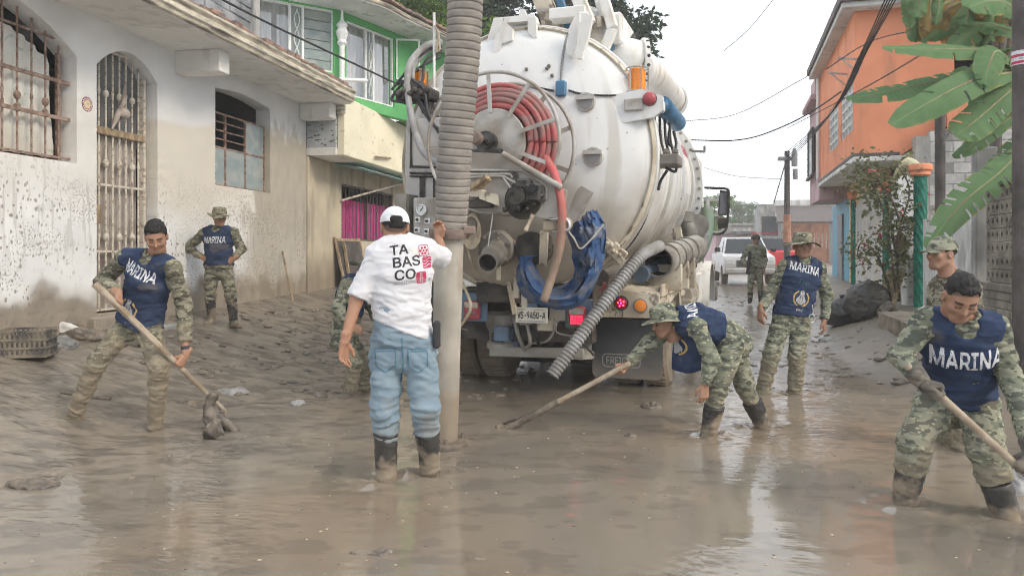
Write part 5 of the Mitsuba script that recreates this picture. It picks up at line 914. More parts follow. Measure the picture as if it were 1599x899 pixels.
cab([(727, 375, -.7), (733, 400, -.65), (742, 420, -.6), (748, 430, -.55)], .01, 'hose_beige', name='rope_end'); cab([(770, 320, -.9), (768, 345, -.85), (762, 384, -.8)], .005, 'white_frame', name='string')
T('timber', tri([bar(tl(732, 297, -1.14), tl(762, 276, -1.2), .055, .04, ch=.006), bar(tl(732, 305, -1.12), tl(764, 279, -1.17), .05, .04, ch=.006)]), 'wood', label='two short pieces of timber')
cab([(716, 430, -.6), (728, 455, -.75), (735, 480, -.8), (722, 505, -.75), (708, 517, -.7)], .014, 'hose_beige', name='beige_hose')
T('door_rib', tri([cy(0, 0, 0, 0, prof=[(R0 * .97, -.05), (R0 * 1.0, -.1), (R0 * 1.02, -.04)], n=96)]), 'dirty_white', 40)
# red hose falling from the reel with nozzle clamp
T('red_hose_end', tube([tl(x, y, v) for x, y, v in ((852, 245, -.9), (866, 272, -1.0), (875, 305, -1.06), (878, 345, -1.05), (874, 385, -1.02), (864, 425, -1.0), (849, 470, -1.02))], [.034, .034, .034, .036, .036, .034, .034], 12), 'red_hose_muddy', True)
q = tl(868, 350, -1.0); T('hose_clamp', tri([bx(q[0] - .11, -1.03, q[2] - .06, q[0] - .0, -.85, q[2] + .04, .015), cy(.065, .065, -1.0, -.9, u=q[0] + .05, z=q[2], n=18)]), 'dirty_white'); T('clamp_ring', tube([tl(858, 342, -1.05), tl(884, 342, -1.05), tl(888, 358, -1.05), tl(862, 362, -1.04)], .012, 7), 'chrome', True)
plate([(893, 345), (883, 340), (900, 298), (908, 290), (925, 300), (908, 330), (897, 345)], -.52, -.46, 'bracket_paint', 'side_plate')
# chassis, lights and wheels
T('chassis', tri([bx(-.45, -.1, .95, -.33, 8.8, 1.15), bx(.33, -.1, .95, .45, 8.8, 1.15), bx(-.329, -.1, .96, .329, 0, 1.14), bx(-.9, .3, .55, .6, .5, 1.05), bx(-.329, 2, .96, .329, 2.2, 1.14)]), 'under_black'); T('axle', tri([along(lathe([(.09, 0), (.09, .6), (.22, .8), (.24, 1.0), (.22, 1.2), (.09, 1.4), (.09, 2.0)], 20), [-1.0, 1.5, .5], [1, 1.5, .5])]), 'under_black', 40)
q0, q1 = tl(765, 548, .25), tl(912, 552, .25); T('rear_bar', bar(q0, q1, .05, .1, ch=.01), 'grime_steel')
q = tl(783, 515, .35); T('air_spring', moved(lathe([(.15, -.18), (.15, -.13), (.12, -.1), (.13, .0), (.16, .04), (.16, .16), (.12, .2)], 28), q), 'grime_steel', 40); q = tl(905, 530, .5); T('air_spring', moved(lathe([(.15, -.18), (.15, -.13), (.12, -.1), (.13, .0), (.16, .04), (.16, .16), (.12, .2)], 28), q), 'grime_steel', 40)
[T('spring_hanger', m_, 'dirty_white') for m_ in (bar(tl(795, 440, -.1), tl(805, 490, -.1), .06, .04), bar(tl(925, 430, .1), tl(880, 470, .1), .1, .06), bar(tl(872, 460, .1), tl(872, 500, .1), .16, .06))]
lp_ = tl(830, 492, -.08); pt = T('licence_plate', bx(lp_[0] - .16, -.085, lp_[2] - .075, lp_[0] + .16, -.075, lp_[2] + .075, .004), 'plate_cream')
tx = meshkit.text_mesh('VS-9450-A', .062, .002, True); tx.apply_translation([-tx.bounds[1, 0] / 2, -.03, 0]); tx.apply_scale([.28 / (tx.bounds[1, 0] - tx.bounds[0, 0]), 1, 1])
PX = Fr(TF.p(lp_[0], -.0865, lp_[2]), TR, UP, -TD); add(pt, 'number', PX.m(tx), 'ink_black'); add(pt, 'plate_band', PX.m(tri([bx(-.14, .048, 0, -.06, .06, .001), bx(.02, .048, 0, .12, .058, .001), bx(-.13, -.062, 0, .13, -.05, .001)])), 'ink_grey')
T('plate_bracket', bx(lp_[0] - .1, -.07, lp_[2] + .02, lp_[0] + .05, -.03, lp_[2] + .2), 'blue_pale')
for (px, py, lit, lab) in ((902, 493, True, 'lit red tail lamp on a blue bracket'), (738, 483, False, 'dull red tail lamp on a blue bracket')):
    q = tl(px, py, -.02); b = T('tail_lamp', bx(q[0] - .085, -.06, q[2] - .1, q[0] + .085, .0, q[2] + .09, .02), 'red_lens_pale', label=lab); s = -1 if px > 800 else 1
    T('bracket', bx(q[0] - .15 - .04 * s - .02, .003, q[2] - .12, q[0] + .14 - .1 * s * 0, .05, q[2] + .16, .015), 'blue_pale', parent=b); T('reflector', bx(q[0] - .07, -.066, q[2] + .02, q[0] + .07, -.061, q[2] + .075), 'dirty_white' if not lit else 'bracket_paint', parent=b)
    if lit:
        key = T('led_grid', tri([bx(q[0] - .055 + .03 * i, -.069, q[2] - .075 + .03 * j, q[0] - .033 + .03 * i, -.064, q[2] - .053 + .03 * j) for i in range(4) for j in range(3)]), 'lit_red', parent=b); scene[key]['emitter'] = {'type': 'area', 'radiance': {'type': 'rgb', 'value': [.38, .01, .03]}}
    T('loop_guard', tube([tl(px - 20 * s * -1 - 16, py + 5, -.1), tl(px - 34, py + 12, -.15), tl(px - 32, py + 26, -.15), tl(px - 8, py + 32, -.12)], .009, 6), 'grime_steel', True, parent=b)
def wheel(u, v, w, z=.5, r=.52):
    k = T('wheel', moved(lathe([(.3, -w / 2), (r - .05, -w / 2), (r - .01, -w / 2 + .03), (r, -w / 2 + .07), (r, w / 2 - .07), (r - .01, w / 2 - .03), (r - .05, w / 2), (.3, w / 2)], 48, 'x'), [u, v, z]), 'tyre', 30)
    T('rim', moved(lathe([(.001, -w / 2 + .1), (.12, -w / 2 + .1), (.14, -w / 2 + .05), (.3, -w / 2 + .01), (.3, w / 2 - .01), (.14, w / 2 - .05), (.12, w / 2 - .1), (.001, w / 2 - .1)], 32, 'x'), [u, v, z]), 'dirty_white', 30, parent=k); T('tread', tri([moved(bx(-w / 2 + .03, -.012, -.01, w / 2 - .03, .012, .012), (0, 0, 0)).apply_transform(trimesh.transformations.translation_matrix([u, v, z]) @ trimesh.transformations.rotation_matrix(a, [1, 0, 0]) @ trimesh.transformations.translation_matrix([0, 0, r])) for a in np.arange(0, 6.28, .16)]), 'tyre', parent=k)
for u in (-1.08, -.76, .76, 1.08): wheel(u, 1.5, .28)
wheel(-1.0, 6.6, .3); wheel(1.0, 6.6, .3)
f0, f1, f2, f3 = tl(925, 588, .72), tl(1038, 500, .72), tl(706, 558, .5), tl(722, 430, .5)
def flapm(u0, u1, z0, z1, v): return extr(sbox(u0, z0, u1, z1).buffer(-.06).buffer(.06), 0, .012), v
for (u0, u1, z0, z1, v, lab) in ((f0[0], f1[0] - .02, f0[2], f1[2], .72, 'black mud flap with embossed oval badge'), (f2[0] - .45, f2[0] + .1, f2[2], f2[2] + .8, .5, 'left mud flap')):
    m = extr(sbox(u0, z0, u1, z1).buffer(-.06).buffer(.06), 0, .014); m.vertices = m.vertices[:, [0, 2, 1]]; m.vertices[:, 1] += v; m.faces = m.faces[:, ::-1]; k = T('mud_flap', m, 'mud_flap', label=lab)
    if u0 > 0:
        BX = Fr(TF.p(u0 + .30, v - .001, z0 + .18), TR, UP, -TD); t_ = meshkit.text_mesh('FREIGHT', .075, .004, True); sx = .32 / t_.bounds[1, 0]; t_.apply_scale([sx, 1, 1]); t_.apply_translation([-.16, -.037, 0]); ov = sbox(-.2, -.07, .2, .07).buffer(-.05).buffer(.05); add(k, 'badge', BX.m(tri([t_, extr(ov.difference(ov.buffer(-.012)), 0, .004)])), 'flap_letter')
r = rng(41)
for q_ in range(12):
    x0_, y0_ = r.uniform(745, 905), r.uniform(440, 500); x1_, y1_ = x0_ + r.uniform(-50, 50), r.uniform(505, 560); v0_ = r.uniform(.0, .5)
    cab([(x0_, y0_, v0_), ((x0_ + x1_) / 2 + r.uniform(-14, 14), (y0_ + y1_) / 2 + r.uniform(-5, 15), v0_ - .05), (x1_, y1_, v0_ + .1)], r.uniform(.009, .022), ('hose_black', 'grime_steel', 'under_black')[q_ % 3], name='underbody_hose')
for q_ in range(9):
    x0_, y0_ = r.uniform(750, 910), r.uniform(445, 540); p_ = tl(x0_, y0_, r.uniform(.1, .4)); w_ = r.uniform(.03, .09, 3); T('underbody_bracket', bx(*(p_ - w_), *(p_ + w_), .01), ('grime_steel', 'under_black', 'dirty_white')[q_ % 3] if q_ % 4 else 'blue_pale')
# right fender box with lamps
g = [tl(930, 492, .42), tl(1028, 497, .42), tl(1028, 461, .42), tl(930, 448, .42)]; uL, uR = g[0][0] - .02, g[1][0]; zB, zT = g[1][2], g[2][2]
T('fender_box', hull([(uL, .42, zB), (uR, .42, zB), (uR, .42, zT), (uL, .42, zT + .08), (uL, 2.35, zB + .12), (uR, 2.35, zT - .02), (uR, 2.35, zT + .14), (uL, 2.35, zT + .2), (uR, .6, zT + .05), (uL, .6, zT + .13)]), 'dirty_white')
T('fender_side', bx(uR + .002, .5, zT - .02, uR + .03, 2.4, zT + .1, .006), 'dirty_white')
T('fender_upright', bx(uL - .003, .35, zB, uL + .1, .6, zT + .35, .01), 'dirty_white')
for px, py, mm, lab in ((970, 473, 'red_lens', 'lit round red lamp'), (1000, 477, 'amber', 'round amber lamp'), (941, 470, 'grime_steel', 'empty lamp hole')):
    q = tl(px, py, .41); k = T('round_lamp', cy(0, 0, 0, 0, prof=[(.001, .4), (.05, .4), (.06, .408), (.06, .418)], u=q[0], z=q[2], n=24), mm, 40, label=lab); m = trimesh.creation.torus(.064, .009, 28, 8); m.apply_transform(trimesh.transformations.rotation_matrix(math.pi / 2, [1, 0, 0])); T('lamp_rim', moved(m, [q[0], .412, q[2]]), 'under_black' if mm != 'amber' else 'grime_steel', True, parent=k)
    if mm == 'red_lens':
        key = T('led', tri([moved(sphere((0, 0, 0), .009, 1), (q[0] + .03 * math.cos(t) * (t < 7), .398, q[2] + .03 * math.sin(t) * (t < 7))) for t in (0.5, 1.75, 3.0, 4.27, 5.5, 9)]), 'lit_red', parent=k); scene[key]['emitter'] = {'type': 'area', 'radiance': {'type': 'rgb', 'value': [1.1, .04, .14]}}
cab([(972, 482, .41), (972, 500, .4)], .006, 'under_black')
# tubes racked on the fender
tp = tl(1028, 409, .62); tq = tl(1080, 388, 2.3)
pr = T('suction_tube', along(lathe([(.135, 0), (.15, 0), (.15, 1.9), (.135, 1.9)], 32, cap=False), tp, tq), 'grime_steel', 40); T('tube_inside', along(lathe([(.001, .7), (.135, .7), (.135, .002)], 28, cap=False), tp, tq), 'under_black', 40, parent=pr)
for d in (.28, .62, .95, 1.3): T('band', along(lathe([(.151, d), (.165, d), (.165, d + .05), (.151, d + .05)], 32, cap=False), tp, tq), 'grime_steel', 40, parent=pr)
ex = unit(tq - tp); 
for d in (.3, .65, 1.0): p_ = tp + ex * d; T('cradle', bx(p_[0] - .17, p_[1] - .02, zT + .02, p_[0] + .17, p_[1] + .04, p_[2] - .05, .01), 'dirty_white')
T('second_tube', along(lathe([(.06, 0), (.085, 0), (.085, 1.6)], 20), tl(938, 433, .3), tl(990, 410, 1.2)), 'grime_steel', 40); T('blue_tube', along(lathe([(.06, 0), (.085, 0), (.085, 1.6)], 20), tl(1000, 428, .6), tl(1050, 408, 1.6)), 'blue_pale', 40)
T('red_valve', tri([bar(tl(944, 440, .2), tl(939, 470, .2), .03), bar(tl(936, 452, .2), tl(950, 447, .2), .03)]), 'red_hose')
# corrugated grey hose hanging beside the fender
hp = spline([tl(x, y, v) for x, y, v in ((1030, 384, .6), (1008, 394, .35), (992, 408, .2), (960, 450, .0), (915, 512, -.22), (862, 586, -.42))], 40)
L = np.concatenate([[0], np.cumsum(np.linalg.norm(np.diff(hp, axis=0), axis=1))]); sN = np.linspace(0, L[-1], 420); hp = np.stack([np.interp(sN, L, hp[:, k]) for k in range(3)], 1); rr_ = .06 + .006 * np.sin(sN * 2 * math.pi / .036) * np.clip((sN - .3) * 8, 0, 1)
ch = T('corrugated_hose', tube(hp, rr_, 16, smooth=False), 'hose_grey', 50); T('hose_mouth', along(lathe([(.001, -.03), (.05, -.03), (.05, .004)], 16, cap=False), hp[-1], hp[-1] + (hp[-1] - hp[-9])), 'under_black', parent=ch)
# green hose, elbow, tools behind the tank, right side
cab([(1098, 352, 3.9), (1106, 330, 3.9), (1104, 368, 3.6), (1092, 398, 3.4), (1082, 404, 3.3)], .075, 'green_hose', name='green_hose', sides=12); cab([(1080, 345, 3.6), (1094, 358, 3.5), (1096, 385, 3.3), (1078, 410, 3.1)], .08, 'hose_grey', name='fat_hose', sides=12)
T('elbow_pipe', tri([tube([tl(1068, 340, 3.2), tl(1072, 350, 3.2), tl(1078, 362, 3.2), tl(1078, 368, 3.2)], .1, 14), along(lathe([(.15, 0), (.15, .05)], 20), tl(1088, 352, 3.3), tl(1094, 352, 3.2)), tube([tl(1070, 330, 3.2), tl(1068, 345, 3.2)], .13, 14)]), 'grime_steel', 40); T('bracket_post', tri([bar(tl(1062, 380, 2.6), tl(1058, 355, 2.6), .14, .08), bx(.9, 2.5, 1.3, 1.1, 2.6, 1.7)]), 'dirty_white')
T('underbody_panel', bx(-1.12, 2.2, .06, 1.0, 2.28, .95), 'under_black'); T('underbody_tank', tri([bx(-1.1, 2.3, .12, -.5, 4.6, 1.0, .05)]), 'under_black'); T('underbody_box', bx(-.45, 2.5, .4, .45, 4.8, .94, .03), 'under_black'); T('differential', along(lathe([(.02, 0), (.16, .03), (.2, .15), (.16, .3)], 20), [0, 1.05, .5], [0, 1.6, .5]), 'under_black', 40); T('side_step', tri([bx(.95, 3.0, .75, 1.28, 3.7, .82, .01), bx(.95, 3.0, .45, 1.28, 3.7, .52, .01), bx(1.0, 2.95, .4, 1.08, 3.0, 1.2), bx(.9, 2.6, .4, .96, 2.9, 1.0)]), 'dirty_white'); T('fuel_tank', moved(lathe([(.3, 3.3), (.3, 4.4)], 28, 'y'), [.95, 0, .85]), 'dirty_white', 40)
T('tool_bar', tri([bar((1.15, 2.4, 1.1), (1.15, 2.75, .45), .08, .16), bx(.6, 2.5, .9, 1.2, 3.0, 1.0)]), 'dirty_white')
cbk = T('cab', hull([(u, v, z) for u in (-1.12, 1.12) for v, z in ((4.95, 1.1), (4.95, 2.85), (5.05, 2.98), (6.35, 2.95), (6.75, 2.1), (6.75, 1.1))]), 'white_steel'); T('rear_window', bx(-.6, 4.94, 2.1, .6, 4.948, 2.6), 'car_glass', parent=cbk); T('door_window', bx(1.121, 5.3, 2.05, 1.128, 6.3, 2.7), 'car_glass', parent=cbk); T('door_edge', tri([bx(1.122, 5.2, 1.2, 1.14, 5.24, 2.75), bx(1.122, 6.4, 1.2, 1.14, 6.44, 2.2)]), 'under_black', parent=cbk)
T('air_cleaner', moved(lathe([(.16, 1.1), (.16, 3.1), (.12, 3.2)], 20), [.95, 4.75, 0]), 'white_steel', 40); T('hood', hull([(u, v, z) for u in (-.75, .75) for v, z in ((6.7, 1.0), (6.7, 2.05), (8.6, 1.8), (8.9, 1.0))]), 'white_steel')
T('front_fender', tri([moved(lathe([(.62, -.25), (.66, -.25), (.66, .25), (.62, .25)], 32, 'x', cap=False), [1.02, 6.6, .62]).slice_plane([0, 0, .55], [0, 0, 1]), ]), 'white_steel', 40); T('bumper', bx(-1.2, 8.85, .45, 1.2, 9.0, .8, .03), 'grime_steel'); T('skirt', bx(.7, 5.1, .6, 1.15, 6.0, 1.1, .02), 'white_steel')
mv = 5.6; m0, m1 = tl(1134, 338, mv), tl(1123, 297, mv)
mi_ = T('mirror', hull([tl(x, y, mv + d) for x, y in ((1124, 297), (1137, 298), (1139, 302), (1136, 336), (1122, 337), (1121, 333)) for d in (0, .08)]), 'under_black'); T('mirror_glass', extr(Polygon([tl(x, y, mv)[[0, 2]] for x, y in ((1125, 301), (1136, 301), (1134, 334), (1123, 334))]), 0, .002), 'mirror_glass', parent=mi_)
scene[f'{mi_}__mirror_glass'] = plyx(TF.m((lambda m: (setattr(m, 'vertices', m.vertices[:, [0, 2, 1]] + [0, mv - .006, 0]), m)[1])(extr(Polygon([tl(x, y, mv)[[0, 2]] for x, y in ((1125, 301), (1136, 301), (1134, 334), (1123, 334))]), 0, .002))), 'mirror_glass')
mk = T('mirror', hull([tl(x, y, mv + d) for x, y in ((1122, 340), (1134, 340), (1135, 344), (1134, 356), (1122, 358), (1120, 346)) for d in (0, .08)]), 'under_black'); cab([(1100, 293, mv), (1120, 294, mv), (1134, 295, mv), (1138, 303, mv), (1136, 345, mv + .04), (1132, 360, mv), (1122, 365, mv), (1100, 364, mv)], .02, 'under_black', name='mirror_arm'); T('roof_antenna', tri([bar(tl(1080, 236, 3.5), tl(1101, 237, 3.5), .03), bar(tl(1100, 238, 3.5), tl(1100, 228, 3.5), .03)]), 'grime_steel')
# blue canvas draped over the rear
def canvas(rows, seed):
    P = np.array([[tl(*p) for p in row] for row in rows]); nU, nV = P.shape[:2]
    P = np.array([spline(P[k], 10) for k in range(nU)]); P = np.array([spline(P[:, k], 12) for k in range(P.shape[1])]).transpose(1, 0, 2)
    nu, nv = P.shape[:2]; uu, vv = np.meshgrid(np.linspace(0, 1, nu), np.linspace(0, 1, nv), indexing='ij')
    cr = 1 - np.abs(meshkit.fbm(np.stack([vv * 7 + 3 * meshkit.noise(np.stack([uu * 5, vv * 4, 0 * uu], -1), 3), uu * 3.5, 0 * uu], -1), 3, seed + 2) - .5) * 6
    P[..., 1] += .07 * (meshkit.fbm(np.stack([vv * 5 + uu * 2, uu * 4.0, 0 * uu], -1), 3, seed) - .5) * 2 - .045 * np.clip(cr, -.3, 1)
    P[..., 2] += .06 * (meshkit.fbm(np.stack([uu * 5, vv * 3, 0 * uu + 4], -1), 3, seed) - .5)
    return slab_sheet(lambda u, v: P, nu, nv, .006)
cv = thing('canvas_cover', 'blue canvas sleeve hanging in a loop from the rear of the tank', 'tarpaulin')
add(cv, 'canvas', TF.m(canvas([((884, 358, -.55), (905, 345, -.75), (932, 328, -.62)), ((892, 385, -.62), (917, 372, -.8), (946, 350, -.6)), ((898, 415, -.6), (922, 405, -.8), (946, 384, -.6)), ((896, 438, -.6), (916, 436, -.8), (940, 420, -.62)), ((878, 446, -.5), (896, 464, -.8), (918, 466, -.6)), ((858, 444, -.5), (866, 472, -.85), (890, 484, -.55)), ((842, 426, -.5), (838, 458, -.85), (848, 478, -.55)), ((834, 404, -.45), (818, 424, -.8), (816, 458, -.55)), ((844, 399, -.45), (820, 400, -.74), (806, 424, -.5))], 5)), 'blue_canvas', True)
add(cv, 'flap_edge', TF.m(canvas([((905, 343, -.62), (915, 335, -.7), (926, 328, -.62)), ((912, 372, -.7), (925, 365, -.8), (945, 352, -.66)), ((906, 400, -.7), (922, 400, -.82), (944, 372, -.66)), ((905, 432, -.68), (918, 432, -.78), (936, 425, -.66))], 9)), 'blue_canvas', True)
cab([(884, 356, -1.0), (896, 372, -.98), (906, 388, -.95), (922, 375, -.92), (943, 350, -.9)], .008, 'reel_steel', name='wire_hook')
# ---------------------------------------------------------------- figures: smooth-blended distance fields turned into meshes
def nets(sdf, lo, hi, h, C=5):
    lo = np.asarray(lo, float); n = (np.ceil((np.asarray(hi) - lo) / h / C).astype(int)) * C + 1
    cg = [lo[k] + h * np.arange(0, n[k], C) for k in range(3)]; cp = np.stack(np.meshgrid(*cg, indexing='ij'), -1)
    cd = sdf(cp.reshape(-1, 3)).reshape(cp.shape[:3]); near = np.abs(cd) < h * C * 1.9
    idx = [np.minimum((np.arange(n[k]) + C // 2) // C, len(cg[k]) - 1) for k in range(3)]
    D = cd[np.ix_(*idx)].astype(float); M = near[np.ix_(*idx)]
    ii = np.argwhere(M); D[M] = sdf(lo + ii * h)
    S = D < 0; cor = [(a, b, c) for a in (0, 1) for b in (0, 1) for c in (0, 1)]
    m = n - 1; sl = lambda o: tuple(slice(o[k], o[k] + m[k]) for k in range(3))
    cnt = sum(S[sl(o)].astype(int) for o in cor); act = np.argwhere((cnt > 0) & (cnt < 8))
    acc, num = np.zeros((len(act), 3)), np.zeros(len(act))
    for o in cor:
        for k in range(3):
            if o[k]: continue
            o2 = np.array(o); o2[k] = 1; a = D[tuple((act + o).T)]; b = D[tuple((act + o2).T)]; x = (a < 0) != (b < 0)
            t = np.where(x, a / np.where(np.abs(a - b) < 1e-12, 1, a - b), 0); p = np.array(o, float)[None].repeat(len(act), 0); p[:, k] += t
            acc[x] += p[x]; num[x] += 1
    V = lo + h * (act + acc / np.maximum(num, 1)[:, None]); ID = -np.ones(m, int); ID[tuple(act.T)] = np.arange(len(act)); Fs = []
    for k in range(3):
        u, w = (k + 1) % 3, (k + 2) % 3; A = np.take(S, range(m[k]), k); B = np.take(S, range(1, m[k] + 1), k); e = np.argwhere(A != B)
        e = e[(e[:, u] > 0) & (e[:, w] > 0) & (e[:, u] < m[u]) & (e[:, w] < m[w])]; q = []
        for du, dw in ((0, 0), (-1, 0), (-1, -1), (0, -1)): f = e.copy(); f[:, u] += du; f[:, w] += dw; q.append(ID[tuple(f.T)])
        q = np.stack(q, 1); flip = ~A[tuple(e.T)]; q[flip] = q[flip][:, ::-1]; Fs.append(q)
    q = np.vstack(Fs); q = q[(q >= 0).all(1)]
    return trimesh.Trimesh(V, np.vstack([q[:, [0, 1, 2]], q[:, [0, 2, 3]]]), process=False)
def cap_(p, a, b, ra, rb): ab = b - a; t = np.clip(((p - a) @ ab) / max(ab @ ab, 1e-12), 0, 1); return np.linalg.norm(p - a - t[:, None] * ab, axis=1) - (ra + (rb - ra) * t)
def ell_(p, c, r, R=None): q = p - c; q = q @ R.T if R is not None else q; q = q / r; L = np.linalg.norm(q, axis=1); return (L - 1) * np.min(r)
def smin(a, b, k): h = np.clip(.5 + .5 * (b - a) / k, 0, 1); return b + (a - b) * h - k * h * (1 - h)
def smax(a, b, k): return -smin(-a, -b, k)
def ortho(f, u): f = unit(f); r = unit(np.cross(f, u)); return r, f, np.cross(r, f)          # right, forward, up
def clean(m): return trimesh.Trimesh(m.vertices, m.faces, process=True)
# head in its own frame: x right, y forward, z up
def head_mesh(skin, seed=0, wide=1.0, down=False):
    def sd(p):
        p = p / [wide, 1, 1]; x = np.abs(p[:, 0]); q = np.column_stack([x, p[:, 1], p[:, 2]]); v = lambda *a: np.array(a)
        d = ell_(p, v(0, -.012, .036), v(.077, .096, .080)); d = smin(d, ell_(p, v(0, .022, -.025), v(.062, .072, .086)), .03)
        d = smin(d, cap_(q, v(.0, .068, -.092), v(.015, .066, -.09), .02, .018), .025); d = smin(d, cap_(q, v(.055, .0, -.055), v(.022, .055, -.09), .012, .014), .03)
        d = smin(d, ell_(q, v(.043, .062, -.016), v(.022, .022, .022)), .022); d = smin(d, cap_(q, v(0, .082, .027), v(.042, .07, .026), .011, .008), .014)
        d = smax(d, -ell_(q, v(.031, .1, .006), v(.019, .02, .013)), .012); d = smin(d, ell_(q, v(.031, .0745, .005), v(.0135, .0125, .0125)), .003)
        d = smin(d, cap_(p, v(0, .09, .014), v(0, .108, -.02), .0065, .011), .012); d = smin(d, cap_(q, v(0, .1, -.024), v(.012, .093, -.024), .008, .006), .008)
        d = smin(d, cap_(q, v(0, .088, -.048), v(.019, .08, -.05), .0075, .004), .006); d = smin(d, cap_(q, v(0, .087, -.061), v(.016, .08, -.059), .008, .005), .006)
        ear = smax(ell_(q, v(.079, -.008, .0), v(.012, .021, .033)), -ell_(q, v(.093, -.003, .002), v(.011, .012, .02)), .006); d = smin(d, ear, .006)
        return smin(d, cap_(p, v(0, -.03, -.03), v(0, -.045, -.15), .054, .056), .03)
    m = nets(sd, (-.1 * wide, -.125, -.17), (.1 * wide, .125, .13), .0045); p = np.asarray(m.vertices) / [wide, 1, 1]; x, y, z = np.abs(p[:, 0]), p[:, 1], p[:, 2]
    c = np.tile(np.array(skin), (len(p), 1)); c *= (1 + .12 * (meshkit.fbm(p * 30, 3, seed) - .5))[:, None]
    def paint(mask, col, a=1.0): c[mask] = c[mask] * (1 - a) + np.array(col) * a
    paint((y > .05) & (z > .024 + .1 * (x - .03) * (x > .03)) & (z < .037) & (x > .012) & (x < .052), (.02, .016, .014), .85)
    e = np.sqrt((x - .031)**2 + ((z - .005) * 1.7)**2); fade = np.clip(-(.577 * y - .816 * z + .010 + .3 * np.maximum(x - .06, 0)) / .012, 0, 1) * np.clip((z + .065) / .03, 0, 1) * np.where((x > .07) & (np.abs(y + .005) < .028) & (z < .035), 0, 1); c = c * (1 - .8 * fade[:, None]) + np.array((.035, .028, .024)) * .8 * fade[:, None]
    if not down: paint((y > .07) & (e < .0105), (.26, .23, .21)); paint((y > .07) & (np.hypot(x - .031, z - .005) < .0058), (.02, .012, .01))
    paint((y > .07) & (np.abs(z - (.008 if not down else .001)) < .0028) & (np.abs(x - .031) < .014), (.03, .02, .018), .75); paint((y > .07) & (e > .0115) & (e < .015) & (z > .003), (.05, .035, .03), .7)
    paint((y > .075) & (z < -.042) & (z > -.068) & (x < .021), (.27, .12, .1), .4); paint((y > .08) & (np.abs(z + .055) < .0022) & (x < .016), (.08, .03, .025), .5)
    paint((y > .06) & (z < -.035) & ((z > -.045) | (z < -.07)) & (x < .04), (.1, .075, .065), .22); paint((y > .08) & (np.abs(z + .032) < .003) & (x < .009) & (x > .003), (.06, .03, .025), .6)
    return m, c
def hair_mesh(lift=.011, low=0.0, seed=0, top=.0):
    def sd(p):
        w = .009 * (meshkit.fbm(p * [75, 28, 60], 3, seed) - .5); d = ell_(p, np.array([0, -.014, .04 + top]), np.array([.077 + lift * .6, .096 + lift, .08 + lift + top])) + w * 2
        x = np.abs(p[:, 0]); line = .577 * p[:, 1] - .816 * p[:, 2] + .016 - low + .022 * (meshkit.fbm(p * [110, 110, 40], 2, seed + 3) - .5) + .024 * np.exp(-((x - .05) / .015)**2) * (p[:, 1] > .03) - .05 * np.clip((x - .06) / .014, 0, 1) * np.clip((.05 - p[:, 1]) / .02, 0, 1) + .004 * np.sin(x * 90)
        return smax(d, line, .008)
    return nets(sd, (-.1, -.13, -.11), (.1, .12, .16), .005)
# hands: x to the fingers, y to the thumb, z out of the back of the hand
HAND = {}
def hand_mesh(pose):
    if pose in HAND: return HAND[pose]
    C = {'relaxed': ((18, 28, 18), 8), 'grip': ((72, 88, 50), 2), 'flat': ((6, 10, 8), 9), 'claw': ((40, 55, 35), 4)}[pose]; caps = []; v = lambda *a: np.array(a, float)
    caps += [(v(0, .012, 0), v(.088, .027, 0), .016, .014), (v(0, 0, 0), v(.092, .009, .002), .018, .014), (v(0, -.008, 0), v(.088, -.010, .002), .018, .0135), (v(0, -.014, 0), v(.08, -.028, 0), .016, .0125), (v(-.05, 0, 0), v(0, 0, 0), .026, .024)]
    for k, (y, L, r) in enumerate(((.029, .071, .0092), (.0095, .079, .0096), (-.0105, .073, .0091), (-.029, .057, .0082))):
        p = v(.088 - .004 * abs(k - 1), y, .001); a = 0.0; sp = math.radians(C[1] * (1.2 - .8 * k) * .6)
        for s, (fr, da) in enumerate(zip((.46, .3, .24), C[0])):
            a += math.radians(da + (3 * k if pose == 'relaxed' else 0)); d = v(math.cos(a) * math.cos(sp), math.cos(a) * math.sin(sp), -math.sin(a)); q = p + d * L * fr; caps.append((p, q, r * (1 - .1 * s), r * (.93 - .12 * s))); p = q
    th = {'relaxed': (v(.02, .028, -.006), v(.05, .05, -.018), v(.083, .056, -.028)), 'flat': (v(.02, .028, -.004), v(.05, .054, -.012), v(.08, .068, -.018)), 'grip': (v(.02, .026, -.01), v(.052, .042, -.036), v(.075, .022, -.058)), 'claw': (v(.02, .028, -.01), v(.05, .05, -.03), v(.078, .045, -.052))}[pose]
    th_caps = [(th[0], th[1], .016, .0125), (th[1], th[2], .0122, .0095)]
    def sd(p):
        d = cap_(p, *caps[0])
        for c in caps[1:5]: d = smin(d, cap_(p, *c), .012)
        for k in range(4):
            f = cap_(p, *caps[5 + 3 * k])
            for s in (1, 2): f = smin(f, cap_(p, *caps[5 + 3 * k + s]), .003)
            d = smin(d, f, .005)
        t = smin(cap_(p, *th_caps[0]), cap_(p, *th_caps[1]), .005); return smin(d, t, .008)
    HAND[pose] = nets(sd, (-.085, -.06, -.11), (.2, .1, .05), .0042); return HAND[pose]
def place_hand(pose, wrist, xdir, ydir, right):
    m = hand_mesh(pose).copy(); x = unit(xdir); y = unit(ydir - x * (ydir @ x)); z = np.cross(x, y) * (1 if right else -1)
    m.vertices = wrist + m.vertices @ np.stack([x, y, z])
    if not right: m.faces = m.faces[:, ::-1]
    return m, z
